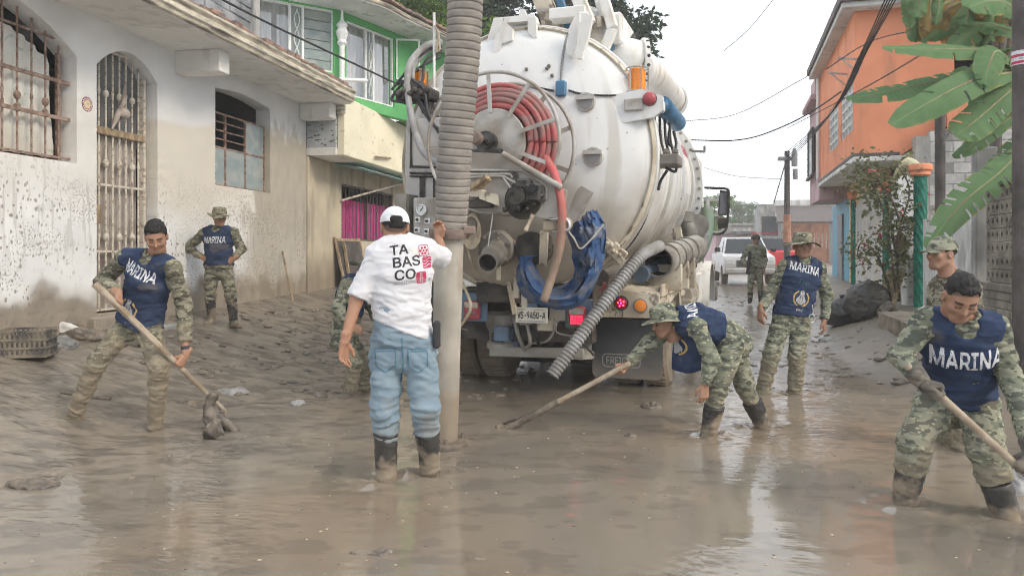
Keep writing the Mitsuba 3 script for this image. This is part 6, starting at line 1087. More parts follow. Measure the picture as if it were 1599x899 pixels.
class Person:
    def __init__(s, J, girth=1.0, skin=(.27, .15, .095), up=None):
        s.J = {k: np.asarray(v, float) for k, v in J.items()}; s.g, s.skin = girth, np.array(skin); j = s.J
        s.pel, s.sh = (j['hR'] + j['hL']) / 2, (j['sR'] + j['sL']) / 2; sp = unit(j['neck'] - s.pel)
        rH, rS = unit(j['hR'] - j['hL']), unit(j['sR'] - j['sL']); L = np.linalg.norm(j['neck'] - s.pel); bend = j.get('bend', np.zeros(3))
        def lev(t, w, d, off=0.0): r = unit(rH * (1 - t) + rS * t); f = unit(np.cross(sp, r)); r = np.cross(f, sp); return (s.pel + (j['neck'] - s.pel) * t + bend * math.sin(math.pi * np.clip(t, 0, 1)) + f * off, np.stack([r, f, sp]), w * girth, d * girth)
        s.lev = [lev(-.12, .135, .105), lev(.08, .165, .118), lev(.36, .150, .112), lev(.70, .172, .122), lev(.9, .15, .085)]; s.sp, s.fw, s.rt, s.L = sp, unit(np.cross(sp, rS)), rS, L; s.lev_at = lev
    def torso(s, p, m=0.0):
        out = None
        for (a, Ra, wa, da), (b, Rb, wb, db) in zip(s.lev[:-1], s.lev[1:]):
            ax = b - a; ll = np.linalg.norm(ax); u = ax / ll; h = (p - a) @ u; t = np.clip(h / ll, 0, 1); q = p - a - t[:, None] * ax
            R = Ra * .5 + Rb * .5; w, d = wa + (wb - wa) * t + m, da + (db - da) * t + m; over = (h - np.clip(h, 0, ll))
            x, y = q @ R[0], q @ R[1]; L = np.sqrt((x / w)**2 + (y / d)**2 + (over / (.07 + m))**2); dd = (L - 1) * np.minimum(np.minimum(w, d), .07 + m if False else 9)
            out = dd if out is None else smin(out, dd, .03)
        j = s.J
        for k in 'RL': out = smin(out, cap_(p, j['neck'] - s.sp * .02, j['s' + k], .055 + m, .052 + m), .05)
        return out
    def limb(s, p, pts, rads, k=.02):
        d = None
        for a, b, ra, rb_ in zip(pts[:-1], pts[1:], rads[:-1], rads[1:]): c = cap_(p, a, b, ra, rb_); d = c if d is None else smin(d, c, k)
        return d
    def box(s, pts, pad): q = np.array(pts); return q.min(0) - pad, q.max(0) + pad
    def folds(s, m, joints, amp=.006, freq=11, noise_amp=.012, seed=0):
        n = m.vertex_normals; p = np.asarray(m.vertices); d = noise_amp * (meshkit.fbm(p * [freq, freq, freq * 1.3], 3, seed) - .5) * 2
        rg = meshkit.fbm(p * [freq * .8, freq * .8, freq * 1.7] + 9, 2, seed + 5); d = d + noise_amp * .9 * (1 - np.abs(rg - .5) * 7).clip(-.4, 1)
        for q, ax, w in joints:
            r = p - q; t = r @ unit(ax); dist = np.linalg.norm(r, axis=1); ph = 5 * meshkit.noise(p * 7, seed + 1)
            d += amp * .55 * (np.sin(2 * math.pi * t / .06 + 2.2 * ph) + .6 * np.sin(2 * math.pi * t / .037 + 3.1 * ph)) * np.exp(-(t / w)**2) * (dist < .26) * np.clip(2.2 * meshkit.noise(p * 9 + 4, seed + 3) - .5, 0, 1)
        m.vertices = p + n * d[:, None]; return m
    def make_body(s, key, hands, head_f, head_u, wide=1.0, seed=0, h=.014):
        j, g_ = s.J, s.g
        def sd(p):
            d = s.torso(p, -.012)
            for k in 'RL':
                d = smin(d, s.limb(p, [j['s' + k], j['e' + k], j['w' + k]], [.052 * g_, .042, .03]), .03); d = smin(d, s.limb(p, [j['h' + k], j['k' + k], j['a' + k]], [.085 * g_, .056, .042]), .03)
            d = smin(d, cap_(p, j['neck'] - s.sp * .03, j['head'] + unit(head_u) * -.07 - unit(head_f) * .03, .06, .056), .02); return d
        lo, hi = s.box([v for k, v in j.items() if k not in ('bend',)], .16); body = nets(sd, lo, hi, h)
        r, f, u = ortho(head_f, head_u); hm, hc = head_mesh(s.skin, seed, wide, unit(head_f)[2] < -.4); hm.vertices = j['head'] + hm.vertices @ np.stack([r, f, u]); s.hf = Fr(j['head'], r, f, u)
        parts, cols = [body, hm], [np.tile(s.skin, (len(body.vertices), 1)), hc]; s.hand = {}
        for k in 'RL':
            if k in hands:
                pose, xd, yd = hands[k]; m, z = place_hand(pose, j['w' + k], np.asarray(xd, float), np.asarray(yd, float), k == 'R'); s.hand[k] = m; parts.append(m); cols.append(np.tile(s.skin * 1.05, (len(m.vertices), 1)))
        try:
            mm = [m3.Manifold(m3.Mesh(np.asarray(clean(x).vertices, np.float32), np.asarray(clean(x).faces, np.uint32))) for x in parts]
            tot = mm[0]
            for x in mm[1:]:
                assert x.status() == m3.Error.NoError and x.volume() > 0; tot = tot + x
            out = tri(tot); assert len(out.faces) > 1000
        except Exception as e:
            print('union failed', key, e); out = trimesh.util.concatenate(parts)
        _, i = cKDTree(np.vstack([x.vertices for x in parts])).query(out.vertices); col = np.vstack(cols)[i]
        n = len(parts[0].vertices); col[i < n] = s.skin
        s.body = out; scene[f'{key}__body'] = mikit.ply(out, 'skin', True, color=np.clip(col, 0, 1))
    def shirt(s, key, m, name='shirt', margin=.014, sleeve=1.0, hem=-.02, h=.0095, seed=1, collar=True, amp=1.0, hem_dir=None, r0=.066, r1=.058, r2=.043):
        j, g_ = s.J, s.g; hd = s.sp if hem_dir is None else unit(hem_dir); hp = s.pel + s.sp * (hem * s.L / .5)
        arms = {}
        for k in 'RL':
            S, E, W = j['s' + k], j['e' + k], j['w' + k]; t = np.linalg.norm(E - S)
            arms[k] = ([S, S + (E - S) * (sleeve / .5)], [r0 * g_, r1 * g_]) if sleeve < .5 else ([S, E, E + (W - E) * min(1.0, sleeve * 1.0 if sleeve < 1 else .94)], [r0 * g_, r1, r2])
        def sd(p):
            d = smax(s.torso(p, margin), -((p - hp) @ hd), .01)
            for k in 'RL':
                P, R = arms[k]; a = s.limb(p, P, R, .03); ax = unit(P[-1] - P[-2]); a = np.maximum(a, (p - P[-1]) @ ax - .004); d = smin(d, a, .04)
            if collar: d = smin(d, np.maximum(cap_(p, j['neck'] - s.sp * .03, j['neck'] + s.sp * .05 + s.fw * .01, .074, .07), (p - j['neck']) @ unit(s.sp - .35 * s.fw) - .045), .015); d = smax(d, -cap_(p, j['neck'] + s.sp * .03 - s.fw * .0, j['neck'] + s.sp * .2 + s.fw * .06, .061, .07), .004)
            return d
        lo, hi = s.box([hp, j['neck'] + s.sp * .08, *[q for k in 'RL' for q in arms[k][0]]] + [s.pel + s.rt * .2, s.pel - s.rt * .2], .2); mm = nets(sd, lo, hi, h)
        js = [(j['e' + k], arms[k][0][-1] - arms[k][0][-2], .1) for k in 'RL' if len(arms[k][0]) > 2] + [(arms[k][0][-1], arms[k][0][-1] - arms[k][0][-2], .08) for k in 'RL'] + [(s.pel + s.sp * s.L * .3, s.sp + .5 * s.rt, .14), (s.pel + s.sp * s.L * .1, s.sp - .4 * s.rt, .08)]
        s.sh_m = s.folds(mm, js, .006 * amp, 10, .0065 * amp, seed); add(key, name, s.sh_m, m, True); return s.sh_m
    def trousers(s, key, m, bottom=1.0, h=.0095, seed=2, name='trousers', rr=(.096, .072, .061), top=.17, amp=1.0):
        j, g_ = s.J, s.g; wp = s.pel + s.sp * top * s.L / .5
        def sd(p):
            d = smax(s.torso(p, .010), (p - wp) @ s.sp, .01); d = smax(d, -((p - s.pel) @ s.sp + .17), .03)
            for k in 'RL':
                H, K, A_ = j['h' + k], j['k' + k], j['a' + k]; E = K + (A_ - K) * bottom; R2 = rr[2]
                l = s.limb(p, [H, K, E], [rr[0] * g_, rr[1] * (.5 + .5 * g_), R2], .03); l = np.maximum(l, (p - E) @ unit(A_ - K) - .02); d = smin(d, l, .03)
            return d
        lo, hi = s.box([wp, *[j[a + k] for a in 'hka' for k in 'RL']], .2); mm = nets(sd, lo, hi, h)
        js = [(j['k' + k], j['a' + k] - j['k' + k], .1) for k in 'RL'] + [(j['k' + k] + (j['a' + k] - j['k' + k]) * (bottom - .12), j['a' + k] - j['k' + k], .12) for k in 'RL'] + [(j['h' + k] * .8 + j['k' + k] * .2, s.sp + (.7 if k == 'R' else -.7) * s.rt, .1) for k in 'RL']
        s.tr_m = s.folds(mm, js, .009 * amp, 9, .009 * amp, seed); add(key, name, s.tr_m, m, True); return s.tr_m
    def boots(s, key, m, toe, H=.33, r=(.072, .055)):
        for k in 'RL':
            K, A_ = s.J['k' + k], s.J['a' + k]; u = unit(K - A_); T = A_ + u * H; f = np.asarray(toe[k] if isinstance(toe, dict) else toe, float); f = unit(f - UP * (f @ UP) * .8)
            def sd(p):
                d = smin(cap_(p, A_, T, r[1], r[0]), cap_(p, A_ - UP * .035 - f * .03, A_ - UP * .045 + f * .15, .042, .04), .04); d = np.maximum(d, (p - T) @ u); return np.maximum(d, -(p[:, 2] - (A_[2] - .085)))
            mm = nets(sd, *s.box([A_, T, A_ + f * .16], .12), .0095); mm = s.folds(mm, [(A_ + u * .1, u, .08)], .004, 9, .004, 3); add(key, 'boot', mm, m, True)
    def vest(s, key, m='vest_blue', margin=.027, hem=.06, arm=.078, neck_r=.078, h=.0085, seed=4, hem_dir=None, drop=.0):
        j = s.J; hd = s.sp if hem_dir is None else unit(hem_dir); hp = s.pel + s.sp * hem * s.L / .5
        def sd(p):
            d = smax(s.torso(p, margin), -((p - hp) @ hd), .008); nk = j['neck']; d = smax(d, -cap_(p, nk - s.fw * .01, nk + s.sp * .2 + s.fw * drop, neck_r, neck_r + .02), .012); d = smax(d, -cap_(p, nk + s.fw * .06 - s.sp * .005, nk + s.fw * .2 + s.sp * .06, neck_r * .7, .08), .012)
            for k in 'RL': sx = s.rt if k == 'R' else -s.rt; S, E = j['s' + k] + sx * .01, j['e' + k]; d = smax(d, -cap_(p, S + sx * .02, S + (E - S) * .75 + sx * .05, arm, arm + .01), .012)
            return d
        lo, hi = s.box([hp + s.rt * .2, hp - s.rt * .2, j['neck'], j['sR'], j['sL']], .2); mm = nets(sd, lo, hi, h)
        s.ve_m = s.folds(mm, [(s.pel + s.sp * s.L * .32, s.sp + .3 * s.rt, .14)], .004, 9, .009, seed); add(key, 'vest', s.ve_m, m, True); return s.ve_m
    def hair(s, key, **kw): add(key, 'hair', s.hf.m(hair_mesh(**kw)), 'hair_black', True)
    def boonie(s, key, m, tilt=0.0, brim=.165, seed=0):
        g_ = np.linspace(0, 2 * math.pi, 61)[:-1]; prof = [(.001, .147), (.05, .146), (.083, .135), (.092, .11), (.095, .072), (.097, .052), (.10, .048), (.125, .044), (brim, .03), (brim + .002, .026), (.125, .038), (.098, .042)]
        ring = []
        for k, (r, z) in enumerate(prof):
            w = np.clip((r - .1) / .065, 0, 1); zz = z + w * (.022 * np.sin(2 * g_ + 1.1 + seed) + .012 * np.sin(3 * g_ + seed * 2) - tilt * np.cos(g_ - math.pi / 2)) + (1 - w) * (.006 * np.sin(3 * g_ + seed) * (r > .04) - .012 * np.exp(-((r) / .05)**2)); ring.append(np.stack([r * np.cos(g_) * .98, r * np.sin(g_) * 1.14 - .012, zz], 1))
        ring = np.array(ring); i, jn = np.meshgrid(np.arange(len(prof) - 1), np.arange(60), indexing='ij'); q = np.stack([i * 60 + jn, (i + 1) * 60 + jn, (i + 1) * 60 + (jn + 1) % 60, i * 60 + (jn + 1) % 60], -1).reshape(-1, 4)
        hk = add(key, 'hat', s.hf.m((ring.reshape(-1, 3), q)), m, True); band = np.array([[[r * np.cos(t) * .98, r * np.sin(t) * 1.14 - .012, z] for t in g_] for r, z in ((.0965, .056), (.0985, .058), (.0975, .08), (.096, .082))]); i, jn = np.meshgrid(np.arange(3), np.arange(60), indexing='ij'); q = np.stack([i * 60 + jn, i * 60 + (jn + 1) % 60, (i + 1) * 60 + (jn + 1) % 60, (i + 1) * 60 + jn], -1).reshape(-1, 4); add(hk, 'band', s.hf.m((band.reshape(-1, 3), q)), m, True)
    def cap(s, key, m, visor=1, hole=False):
        def sd(p):
            d = ell_(p, np.array([0, -.012, .03]), np.array([.094, .112, .108])); d = np.maximum(d, -(p[:, 2] - .028)); d = np.maximum(d, -ell_(p, np.array([0, -.012, .02]), np.array([.088, .106, .104])))
            if hole: d = np.maximum(d, -np.maximum(cap_(p, np.array([-.024, -.16, .052]), np.array([.024, -.16, .052]), .016, .016) * 0 + np.sqrt((np.maximum(np.abs(p[:, 0]) - .02, 0))**2 + (p[:, 2] - .045)**2) - .02, p[:, 1] + .03))
            return d
        k = add(key, 'cap', s.hf.m(nets(sd, (-.11, -.14, .0), (.11, .12, .16), .0045, 3)), m, True)
        if visor:
            sh = lambda u, v: np.stack([(u - .5) * 2 * .082 * np.cos(.35 * v), .075 + .075 * v * np.sqrt(np.clip(1 - ((u - .5) * 1.7)**2, 0, 1)) + .025 * (1 - ((u - .5) * 2)**2), .036 - .018 * ((u - .5) * 2)**2 - .012 * v], -1); add(k, 'visor', s.hf.m(slab_sheet(sh, 18, 8, .004)), m, True)
def decal(polys, fr, target, off=.0025, step=.012):
    """flat print laid on a garment: polygons in the frame's xy plane (x to the reader's right) dropped along -z onto the mesh"""
    V, Fc = [], []; n = 0
    for pg in polys:
        for gg in getattr(pg, 'geoms', [pg]):
            if gg.is_empty or gg.geom_type != 'Polygon': continue
            x0, y0, x1, y1 = gg.bounds
            for i in range(int(math.floor(x0 / step)), int(math.ceil(x1 / step))):
                for k in range(int(math.floor(y0 / step)), int(math.ceil(y1 / step))):
                    c = gg.intersection(sbox(i * step, k * step, (i + 1) * step, (k + 1) * step))
                    for q in getattr(c, 'geoms', [c]):
                        if q.geom_type == 'Polygon' and q.area > 1e-8: v, f = trimesh.creation.triangulate_polygon(q, engine='earcut'); V.append(v); Fc.append(f + n); n += len(v)
    V = np.vstack(V); Fc = np.vstack(Fc); P = fr.O + V @ fr.A[:2]; D = -fr.A[2]
    loc, ri, _ = target.ray.intersects_location(P - D * .35, np.tile(D, (len(P), 1)), multiple_hits=False)
    dep = np.full(len(P), np.nan); dep[ri] = (loc - (P - D * .35)[ri]) @ D; ok = ~np.isnan(dep); med = np.median(dep[ok]); good = ok & (np.abs(dep - med) < .16)
    W = P - D * .35 + D * (np.where(good, dep, med) - off)[:, None]; keep = good[Fc].all(1); return trimesh.Trimesh(W, Fc[keep], process=False)
def tpoly(text, h, bold=True, center=True, xs=1.0, arc=0.0):
    m = meshkit.text_mesh(text, h, .002, bold); up_ = m.face_normals[:, 2] > .9; T3 = m.vertices[m.faces[up_]][:, :, :2]; pg = shapely.union_all([Polygon(t) for t in T3 if Polygon(t).area > 1e-10]).buffer(1e-5); pg = affinity.scale(pg, xs, 1, origin=(0, 0)); b = pg.bounds
    return affinity.translate(pg, -(b[0] + b[2]) / 2 if center else -b[0], 0)
def eagle(sc=1.0):
    """sea-eagle badge: pale bird inside two golden arcs"""
    arc = lambda a0, a1, r0, r1: Polygon([(r1 * math.cos(t), r1 * math.sin(t)) for t in np.linspace(a0, a1, 20)] + [(r0 * math.cos(t), r0 * math.sin(t)) for t in np.linspace(a1, a0, 20)])
    gold = [arc(math.radians(120), math.radians(255), .068, .082), arc(math.radians(-75), math.radians(60), .068, .082)]
    body = shapely.union_all([Point(0, .06).buffer(.022), Polygon([(-.018, .05), (.018, .05), (.034, .0), (.028, -.05), (.0, -.07), (-.03, -.05), (-.036, .0)]), Polygon([(-.03, .02), (-.052, -.02), (-.045, -.055), (-.025, -.02)]), Polygon([(.03, .02), (.05, -.02), (.042, -.055), (.022, -.02)])])
    dark = [Point(0, .067).buffer(.009), LineString([(-.012, -.03), (-.012, .02)]).buffer(.003), LineString([(.012, -.03), (.012, .02)]).buffer(.003), LineString([(-.028, -.062), (.028, -.066)]).buffer(.006)]
    S = lambda L: [affinity.scale(q, sc, sc, origin=(0, 0)) for q in L]; return S(gold), S([body]), S(dark)
def vest_print(s, key, text_h=.075, up_t=.74, badge=None, extra=False, xs=1.0, roll=0.0, shift=0.0, side=1):
    out = s.fw * side; r = np.cross(s.sp, out); r = unit(r); c, sn = math.cos(roll), math.sin(roll); rr, uu = r * c + s.sp * sn, s.sp * c - r * sn
    fr = Fr(s.pel + s.sp * s.L * up_t + out * .1 + r * shift, rr, uu, out); v = [k for k in scene if k.startswith(key + '__vest')][0]; add(v, 'lettering', decal([tpoly('MARINA', text_h, True, xs=xs)], fr, s.ve_m), 'vest_print')
    if badge:
        fb_ = Fr(s.pel + s.sp * s.L * badge + out * .1 + r * shift, rr, uu, out); go, bi, da = eagle(1.0)
        [add(v, 'badge_arc', decal([q], fb_, s.ve_m), 'print_gold') for q in go]; add(v, 'badge_bird', decal(bi, fb_, s.ve_m, .003), 'print_bird'); add(v, 'badge_line', decal(da, fb_, s.ve_m, .0037), 'print_dark')
    if extra:
        fe = Fr(s.pel + s.sp * s.L * (badge + .24) + out * .1 + r * shift, rr, uu, out); t = affinity.skew(tpoly('Fido', .038, False), 20); add(v, 'signature', decal([t], fe, s.ve_m), 'print_teal'); fe2 = Fr(s.pel + s.sp * s.L * (badge - .21) + out * .1 + r * shift, rr, uu, out); add(v, 'small_lettering', decal([tpoly('(mr)', .026, True)], fe2, s.ve_m), 'print_bird')
# ---------------------------------------------------------------- the people
def PX(**k): return {n: at(*v) for n, v in k.items()}
DN = np.array([0, 0, -1.0])
# man in the white polo shirt, seen from behind, hand on the suction hose
k = thing('person', 'man from behind in white printed polo shirt and cap, one hand on the hose', 'person')
p = Person(PX(hL=(604, 545, 4.8), hR=(655, 540, 4.78), kL=(602, 640, 4.74), kR=(664, 634, 4.74), aL=(603, 754, 4.83), aR=(673, 745, 4.95), sL=(592, 399, 4.78), sR=(664, 391, 4.86), eL=(556, 470, 4.72), wL=(538, 534, 4.62), eR=(693, 404, 5.06), wR=(685, 373, 5.24), neck=(623, 377, 4.8), head=(616, 356, 4.84)), 1.05, (.31, .165, .105))
p.make_body(k, {'L': ('relaxed', (-.1, .1, -1), (.6, .8, 0)), 'R': ('claw', (.0, .35, 1), (.9, -.3, 0))}, (-.25, 1, -.08), (0.03, 0, 1), 1.05, 3)
p.trousers(k, 'denim', .34, top=.2, rr=(.104, .084, .078), name='jeans'); p.shirt(k, 'shirt_white', 'polo_shirt', .022, .46, hem=.09, hem_dir=(.38, 0, 1), seed=5, r0=.066, r1=.07, amp=.85); p.boots(k, 'boot_rubber', {'L': (-.2, 1, 0), 'R': (.15, 1, 0)}, .37, (.078, .06)); p.hair(k, lift=.007); p.cap(k, 'cap_white', 1, True)
v = f'{k}__polo_shirt'; q0 = Fr(p.pel, unit(p.rt), p.sp, -p.fw)
def bk(px, py): return Fr(at(px, py, 4.62), unit(p.rt), unit(p.sp), -p.fw)
for t, px, py, h in (('TA', 611, 398, .062), ('BAS', 615, 418, .066), ('CO', 617, 438, .066)): add(v, 'lettering', decal([tpoly(t, h * .9, True, False, 1.12)], bk(px, py), p.sh_m), 'ink_black')
add(v, 'lettering', decal([tpoly('GOBIERNO DEL PUEBLO', .021, True, False, 1.0)], bk(615, 446), p.sh_m), 'ink_grey')
sq = sbox(-.033, -.036, .033, .036).buffer(-.012).buffer(.012)
def wv(): return shapely.union_all([LineString([(x, y0 + .008 * math.sin(x * 90)) for x in np.linspace(-.04, .04, 20)]).buffer(.0022) for y0 in (-.018, 0, .018)])
pyr = shapely.union_all([sbox(-.028 + .006 * i, -.03 + .012 * i, .028 - .006 * i, -.03 + .012 * i + .002) for i in range(5)] + [LineString([(-.006, -.03), (-.004, .03)]).buffer(.002), LineString([(.008, -.03), (.004, .03)]).buffer(.002)])
flo = shapely.union_all([Point(.02 * math.cos(a), .02 * math.sin(a)).buffer(.008) for a in np.arange(0, 6.2, 1.05)] + [sq.difference(sq.buffer(-.004)), Point(0, 0).buffer(.007)])
for px, py, pg in ((667, 390, flo), (673, 409, sq.difference(wv())), (661, 433, sq.difference(pyr))): add(v, 'emblem', decal([pg], bk(px, py), p.sh_m), 'ink_red')
add(v, 'emblem', decal([Polygon([(-.015, -.02), (.012, -.015), (.0, .02), (-.012, .012)])], bk(653, 390), p.sh_m), 'ink_cream')
jb = [n for n in scene if n.startswith(k + '__jeans')][0]
def pocket(x): return Polygon([(x - .062, .07), (x + .062, .06), (x + .06, -.05), (x, -.085), (x - .058, -.045)])
for px in (604, 655):
    pf = Fr(at(px, 562, 4.6), unit(p.rt), unit(p.sp), -p.fw); add(jb, 'back_pocket', decal([pocket(0)], pf, p.tr_m, .006), 'denim'); add(jb, 'stitching', decal([pocket(0).difference(pocket(0).buffer(-.006)), LineString([(-.06, .05), (.06, .042)]).buffer(.003)], pf, p.tr_m, .0085), 'print_teal')
add(jb, 'seam', decal([LineString([(0, .12), (.006, -.1), (0, -.16)]).buffer(.004)], Fr(at(630, 560, 4.6), unit(p.rt), unit(p.sp), -p.fw), p.tr_m, .004), 'print_teal')
pc_ = at(682, 522, 4.72); add(k, 'phone_pouch', bx(*(pc_ - [.022, .03, .085]), *(pc_ + [.022, .03, .085]), .012), 'leather_dark')
# shoveler at the left
k = thing('person', 'bareheaded man in blue vest pulling mud with a long scraper at the left', 'person')
p = Person(PX(hR=(200, 508, 6.26), hL=(233, 511, 6.20), kR=(150, 566, 6.03), kL=(248, 576, 5.99), aR=(113, 655, 6.20), aL=(242, 668, 6.18), sR=(196, 403, 6.22), sL=(268, 418, 6.03), eR=(160, 440, 6.37), wR=(171, 458, 6.07), eL=(287, 474, 6.18), wL=(271, 527, 6.24), neck=(240, 403, 6.11), head=(244, 371, 6.03)), 1.0, (.31, .17, .11))
HA, HB = at(166, 461, 5.62), at(352, 642, 6.42)
hd = unit(HB - HA); gR, gL = HA + hd * .09, HA + hd * .80
xR = unit(np.array([.55, -.4, -.72])); xR = unit(xR - hd * (xR @ hd) * .9); zR = np.cross(xR, unit(hd - xR * (hd @ xR))); p.J['wR'] = gR - xR * .088 + zR * .034
xL = unit(np.array([.1, .2, -1.0])); xL = unit(xL - hd * (xL @ hd) * .9); yL = -unit(hd - xL * (hd @ xL)); zL = -np.cross(xL, yL); p.J['wL'] = gL - xL * .088 + zL * .034
p.make_body(k, {'R': ('grip', xR, hd), 'L': ('grip', xL, -hd)}, (.32, -.8, -.48), (.06, -.4, .9), 1, 5)
p.trousers(k, 'camo_tan', 1.0); p.shirt(k, 'camo_tan', 'jacket', .012, .72, hem=.03, seed=7, r1=.062, r2=.055); p.vest(k, hem=.02, seed=8); vest_print(p, k, .085, .76, .30, xs=.68, roll=-.05); p.hair(k, lift=.008, top=.012, low=-.002)
wb = p.J['wL'] * .86 + p.J['eL'] * .14; add(k, 'wrist_watch', along(lathe([(.031, -.014), (.034, -.012), (.034, .012), (.031, .014)], 18, cap=False), wb, p.J['eL']), 'watch', 30)
t = thing('mud_scraper', 'long wooden handled scraper held by the bareheaded man at the left', 'tool')
add(t, 'handle', tube([HA - hd * .12, HA * .7 + HB * .3 + [0, 0, .01], HA * .4 + HB * .6, HB], [.026, .024, .021, .017], 10), 'tool_handle', True); add(t, 'handle_brace', tube([HA + hd * .1 + [.0, -.03, .02], HA + hd * .6 + [0, -.035, .012]], .012, 8), 'tool_handle', True)
B0 = HB - hd * .02; add(t, 'neck', tube([B0, B0 + [-.1, 0, -.02], B0 + [-.06, .02, -.14]], .03, 10), 'grime_steel', True)
r = rng(12); add(t, 'mud_covered_blade', lumpy(hull([at(313, 690, 5.9), at(352, 697, 5.9), at(345, 655, 6.05), at(335, 650, 6.05), at(318, 670, 5.8), at(352, 680, 6.0)]).subdivide().subdivide().subdivide().subdivide(), .05, 9, 4), 'mud_lump', True)
rc = at(337, 672, 6.2); rc[2] = gz(rc)
add(t, 'hanging_rag', lumpy(tri([sphere(rc + [0, 0, .06], (.09, .07, .07), 4), tube([rc + [-.03, .05, .28], rc + [-.06, .02, .18], rc + [-.02, 0, .08]], [.035, .05, .06], 10), tube([rc + [-.02, 0, .12], rc + [.1, -.05, .07], rc + [.2, -.08, -.01]], [.04, .035, .025], 8)]), .035, 11, 6), 'mud_lump', True)
# standing at the wall
k = thing('person', 'man in bush hat and blue vest standing at the plaster wall, hands on hips', 'person'); Y3 = 10.3
p = Person(PX(hR=(331, 420, Y3), hL=(352, 420, Y3), kR=(328, 462, Y3 - .05), kL=(361, 462, Y3 - .05), aR=(331, 499, Y3), aL=(365, 502, Y3), sR=(319, 364, Y3), sL=(365, 364, Y3), eR=(293, 387, Y3 + .12), eL=(377, 389, Y3 + .1), wR=(316, 402, Y3 - .06), wL=(365, 404, Y3 - .06), neck=(341, 357, Y3), head=(343, 340, Y3 - .05)), 1.0, (.3, .165, .105))
p.make_body(k, {'R': ('relaxed', (.8, -.1, -.4), (.3, -.1, .9)), 'L': ('relaxed', (-.75, -.1, -.5), (-.3, -.1, .9))}, (.55, -.82, -.12), UP, 1, 6)
p.trousers(k, 'camo_tan', .3, h=.013); p.shirt(k, 'camo_tan', 'jacket', .012, .9, hem=.03, h=.013); p.vest(k, hem=.05, h=.012); vest_print(p, k, .085, .64, None, xs=.6); p.boots(k, 'boot_high', {'R': (-.1, -1, 0), 'L': (.75, -.6, 0)}, .36); p.boonie(k, 'camo_tan', .0, .165, 1); p.hair(k, lift=.004)
# half hidden behind the man in white
k = thing('person', 'crouching man in camouflage and blue vest mostly hidden behind the man in white', 'person')
p = Person(PX(hR=(533, 528, 7.5), hL=(540, 524, 7.75), kR=(553, 568, 7.42), kL=(571, 566, 7.8), aR=(547, 608, 7.5), aL=(569, 606, 7.85), sR=(543, 446, 7.42), sL=(559, 448, 7.78), eR=(527, 482, 7.28), eL=(587, 490, 7.8), wR=(549, 512, 7.15), wL=(599, 520, 7.6), neck=(555, 434, 7.6), head=(573, 428, 7.6)), 1.02)
p.make_body(k, {'R': ('grip', (.9, -.1, -.3), (.3, 0, .9)), 'L': ('grip', (.9, 0, -.3), (.3, 0, .9))}, (.85, .2, -.45), (.3, 0, .9), 1, 7); p.trousers(k, 'camo_green', 1.0, h=.012); p.shirt(k, 'camo_green', 'jacket', .014, .94, hem=.0, h=.012); p.vest(k, hem=.2, h=.011); p.boonie(k, 'camo_green', .01, .165, 2)
# bent man with hoe
k = thing('person', 'man in bush hat bending low beside the lorry, reaching out with a wooden hoe', 'person')
p = Person(PX(hR=(1145, 531, 6.2), hL=(1143, 537, 5.98), kR=(1163, 602, 6.15), kL=(1121, 606, 5.86), aR=(1194, 670, 6.24), aL=(1105, 682, 5.97), sR=(1066, 502, 6.17), sL=(1088, 512, 5.84), eR=(1014, 535, 6.12), wR=(981, 556, 6.08), eL=(1112, 561, 5.76), wL=(1101, 601, 5.74), neck=(1059, 502, 6.02), head=(1037, 503, 6.02), ), 1.0, (.29, .16, .105))
p.J['bend'] = np.array([.02, 0, .05]); p = Person(p.J, 1.0, (.29, .16, .105))
HA, HB = at(976, 571, 6.02), at(789, 671, 6.2); hd = unit(HB - HA); G_ = HA + hd * .06; x_ = unit(np.array([-.75, -.15, -.6])); x_ = unit(x_ - hd * (x_ @ hd) * .5); y_ = unit(hd - x_ * (hd @ x_)); z_ = np.cross(x_, y_); p.J['wR'] = G_ - x_ * .088 + z_ * .034
p.make_body(k, {'R': ('grip', x_, hd), 'L': ('relaxed', (-.12, -.05, -1), (-1, -.2, 0))}, (-.93, -.3, -.3), (-.22, -.03, 1), 1, 8)
p.trousers(k, 'camo_green', .36, top=.2); p.shirt(k, 'camo_green', 'jacket', .014, .94, hem=.16, seed=11); p.boots(k, 'boot_rubber', {'L': (-1, -.25, 0), 'R': (-1, .1, 0)}, .28, (.078, .06)); p.vest(k, hem=.17, arm=.082, seed=12); p.boonie(k, 'camo_green', .0, .17, 3); p.hair(k, lift=.004)
vn = f'{k}__vest'; fr = Fr(at(1090, 492, 5.9), unit([1, .1, -.25]), unit([.2, .9, .2]), unit([.1, -.2, 1.0])); add(vn, 'lettering', decal([tpoly('MARINA', .07, True)], Fr(p.pel + p.sp * p.L * .86 - p.fw * .1, -p.rt * 1.0, p.sp, -p.fw), p.ve_m), 'vest_print')
def flapf(u, v):
    a, b, c, d = at(1054, 520, 6.05), at(1100, 524, 5.86), at(1096, 579, 5.88), at(1050, 576, 6.06); P = (a * (1 - u)[..., None] + b * u[..., None]) * (1 - v)[..., None] + (d * (1 - u)[..., None] + c * u[..., None]) * v[..., None]
    P[..., 1] += .03 * np.sin(u * 5 + v * 3); P[..., 2] += -.02 * (1 - (2 * u - 1)**2) * v; return P
fm = slab_sheet(flapf, 26, 26, .006); add(vn, 'hanging_front', fm, 'vest_blue', True); go, bi, da = eagle(.85); ff = Fr(at(1076, 552, 5.6), np.array([1, 0, 0]), UP, np.array([0, -1.0, 0]))
[add(vn, 'badge_arc', decal([q], ff, fm), 'print_gold') for q in go]; add(vn, 'badge_bird', decal(bi, ff, fm, .003), 'print_bird')
t = thing('mud_hoe', 'wooden hoe with a forked muddy head reaching from the bending man into the slurry', 'tool')
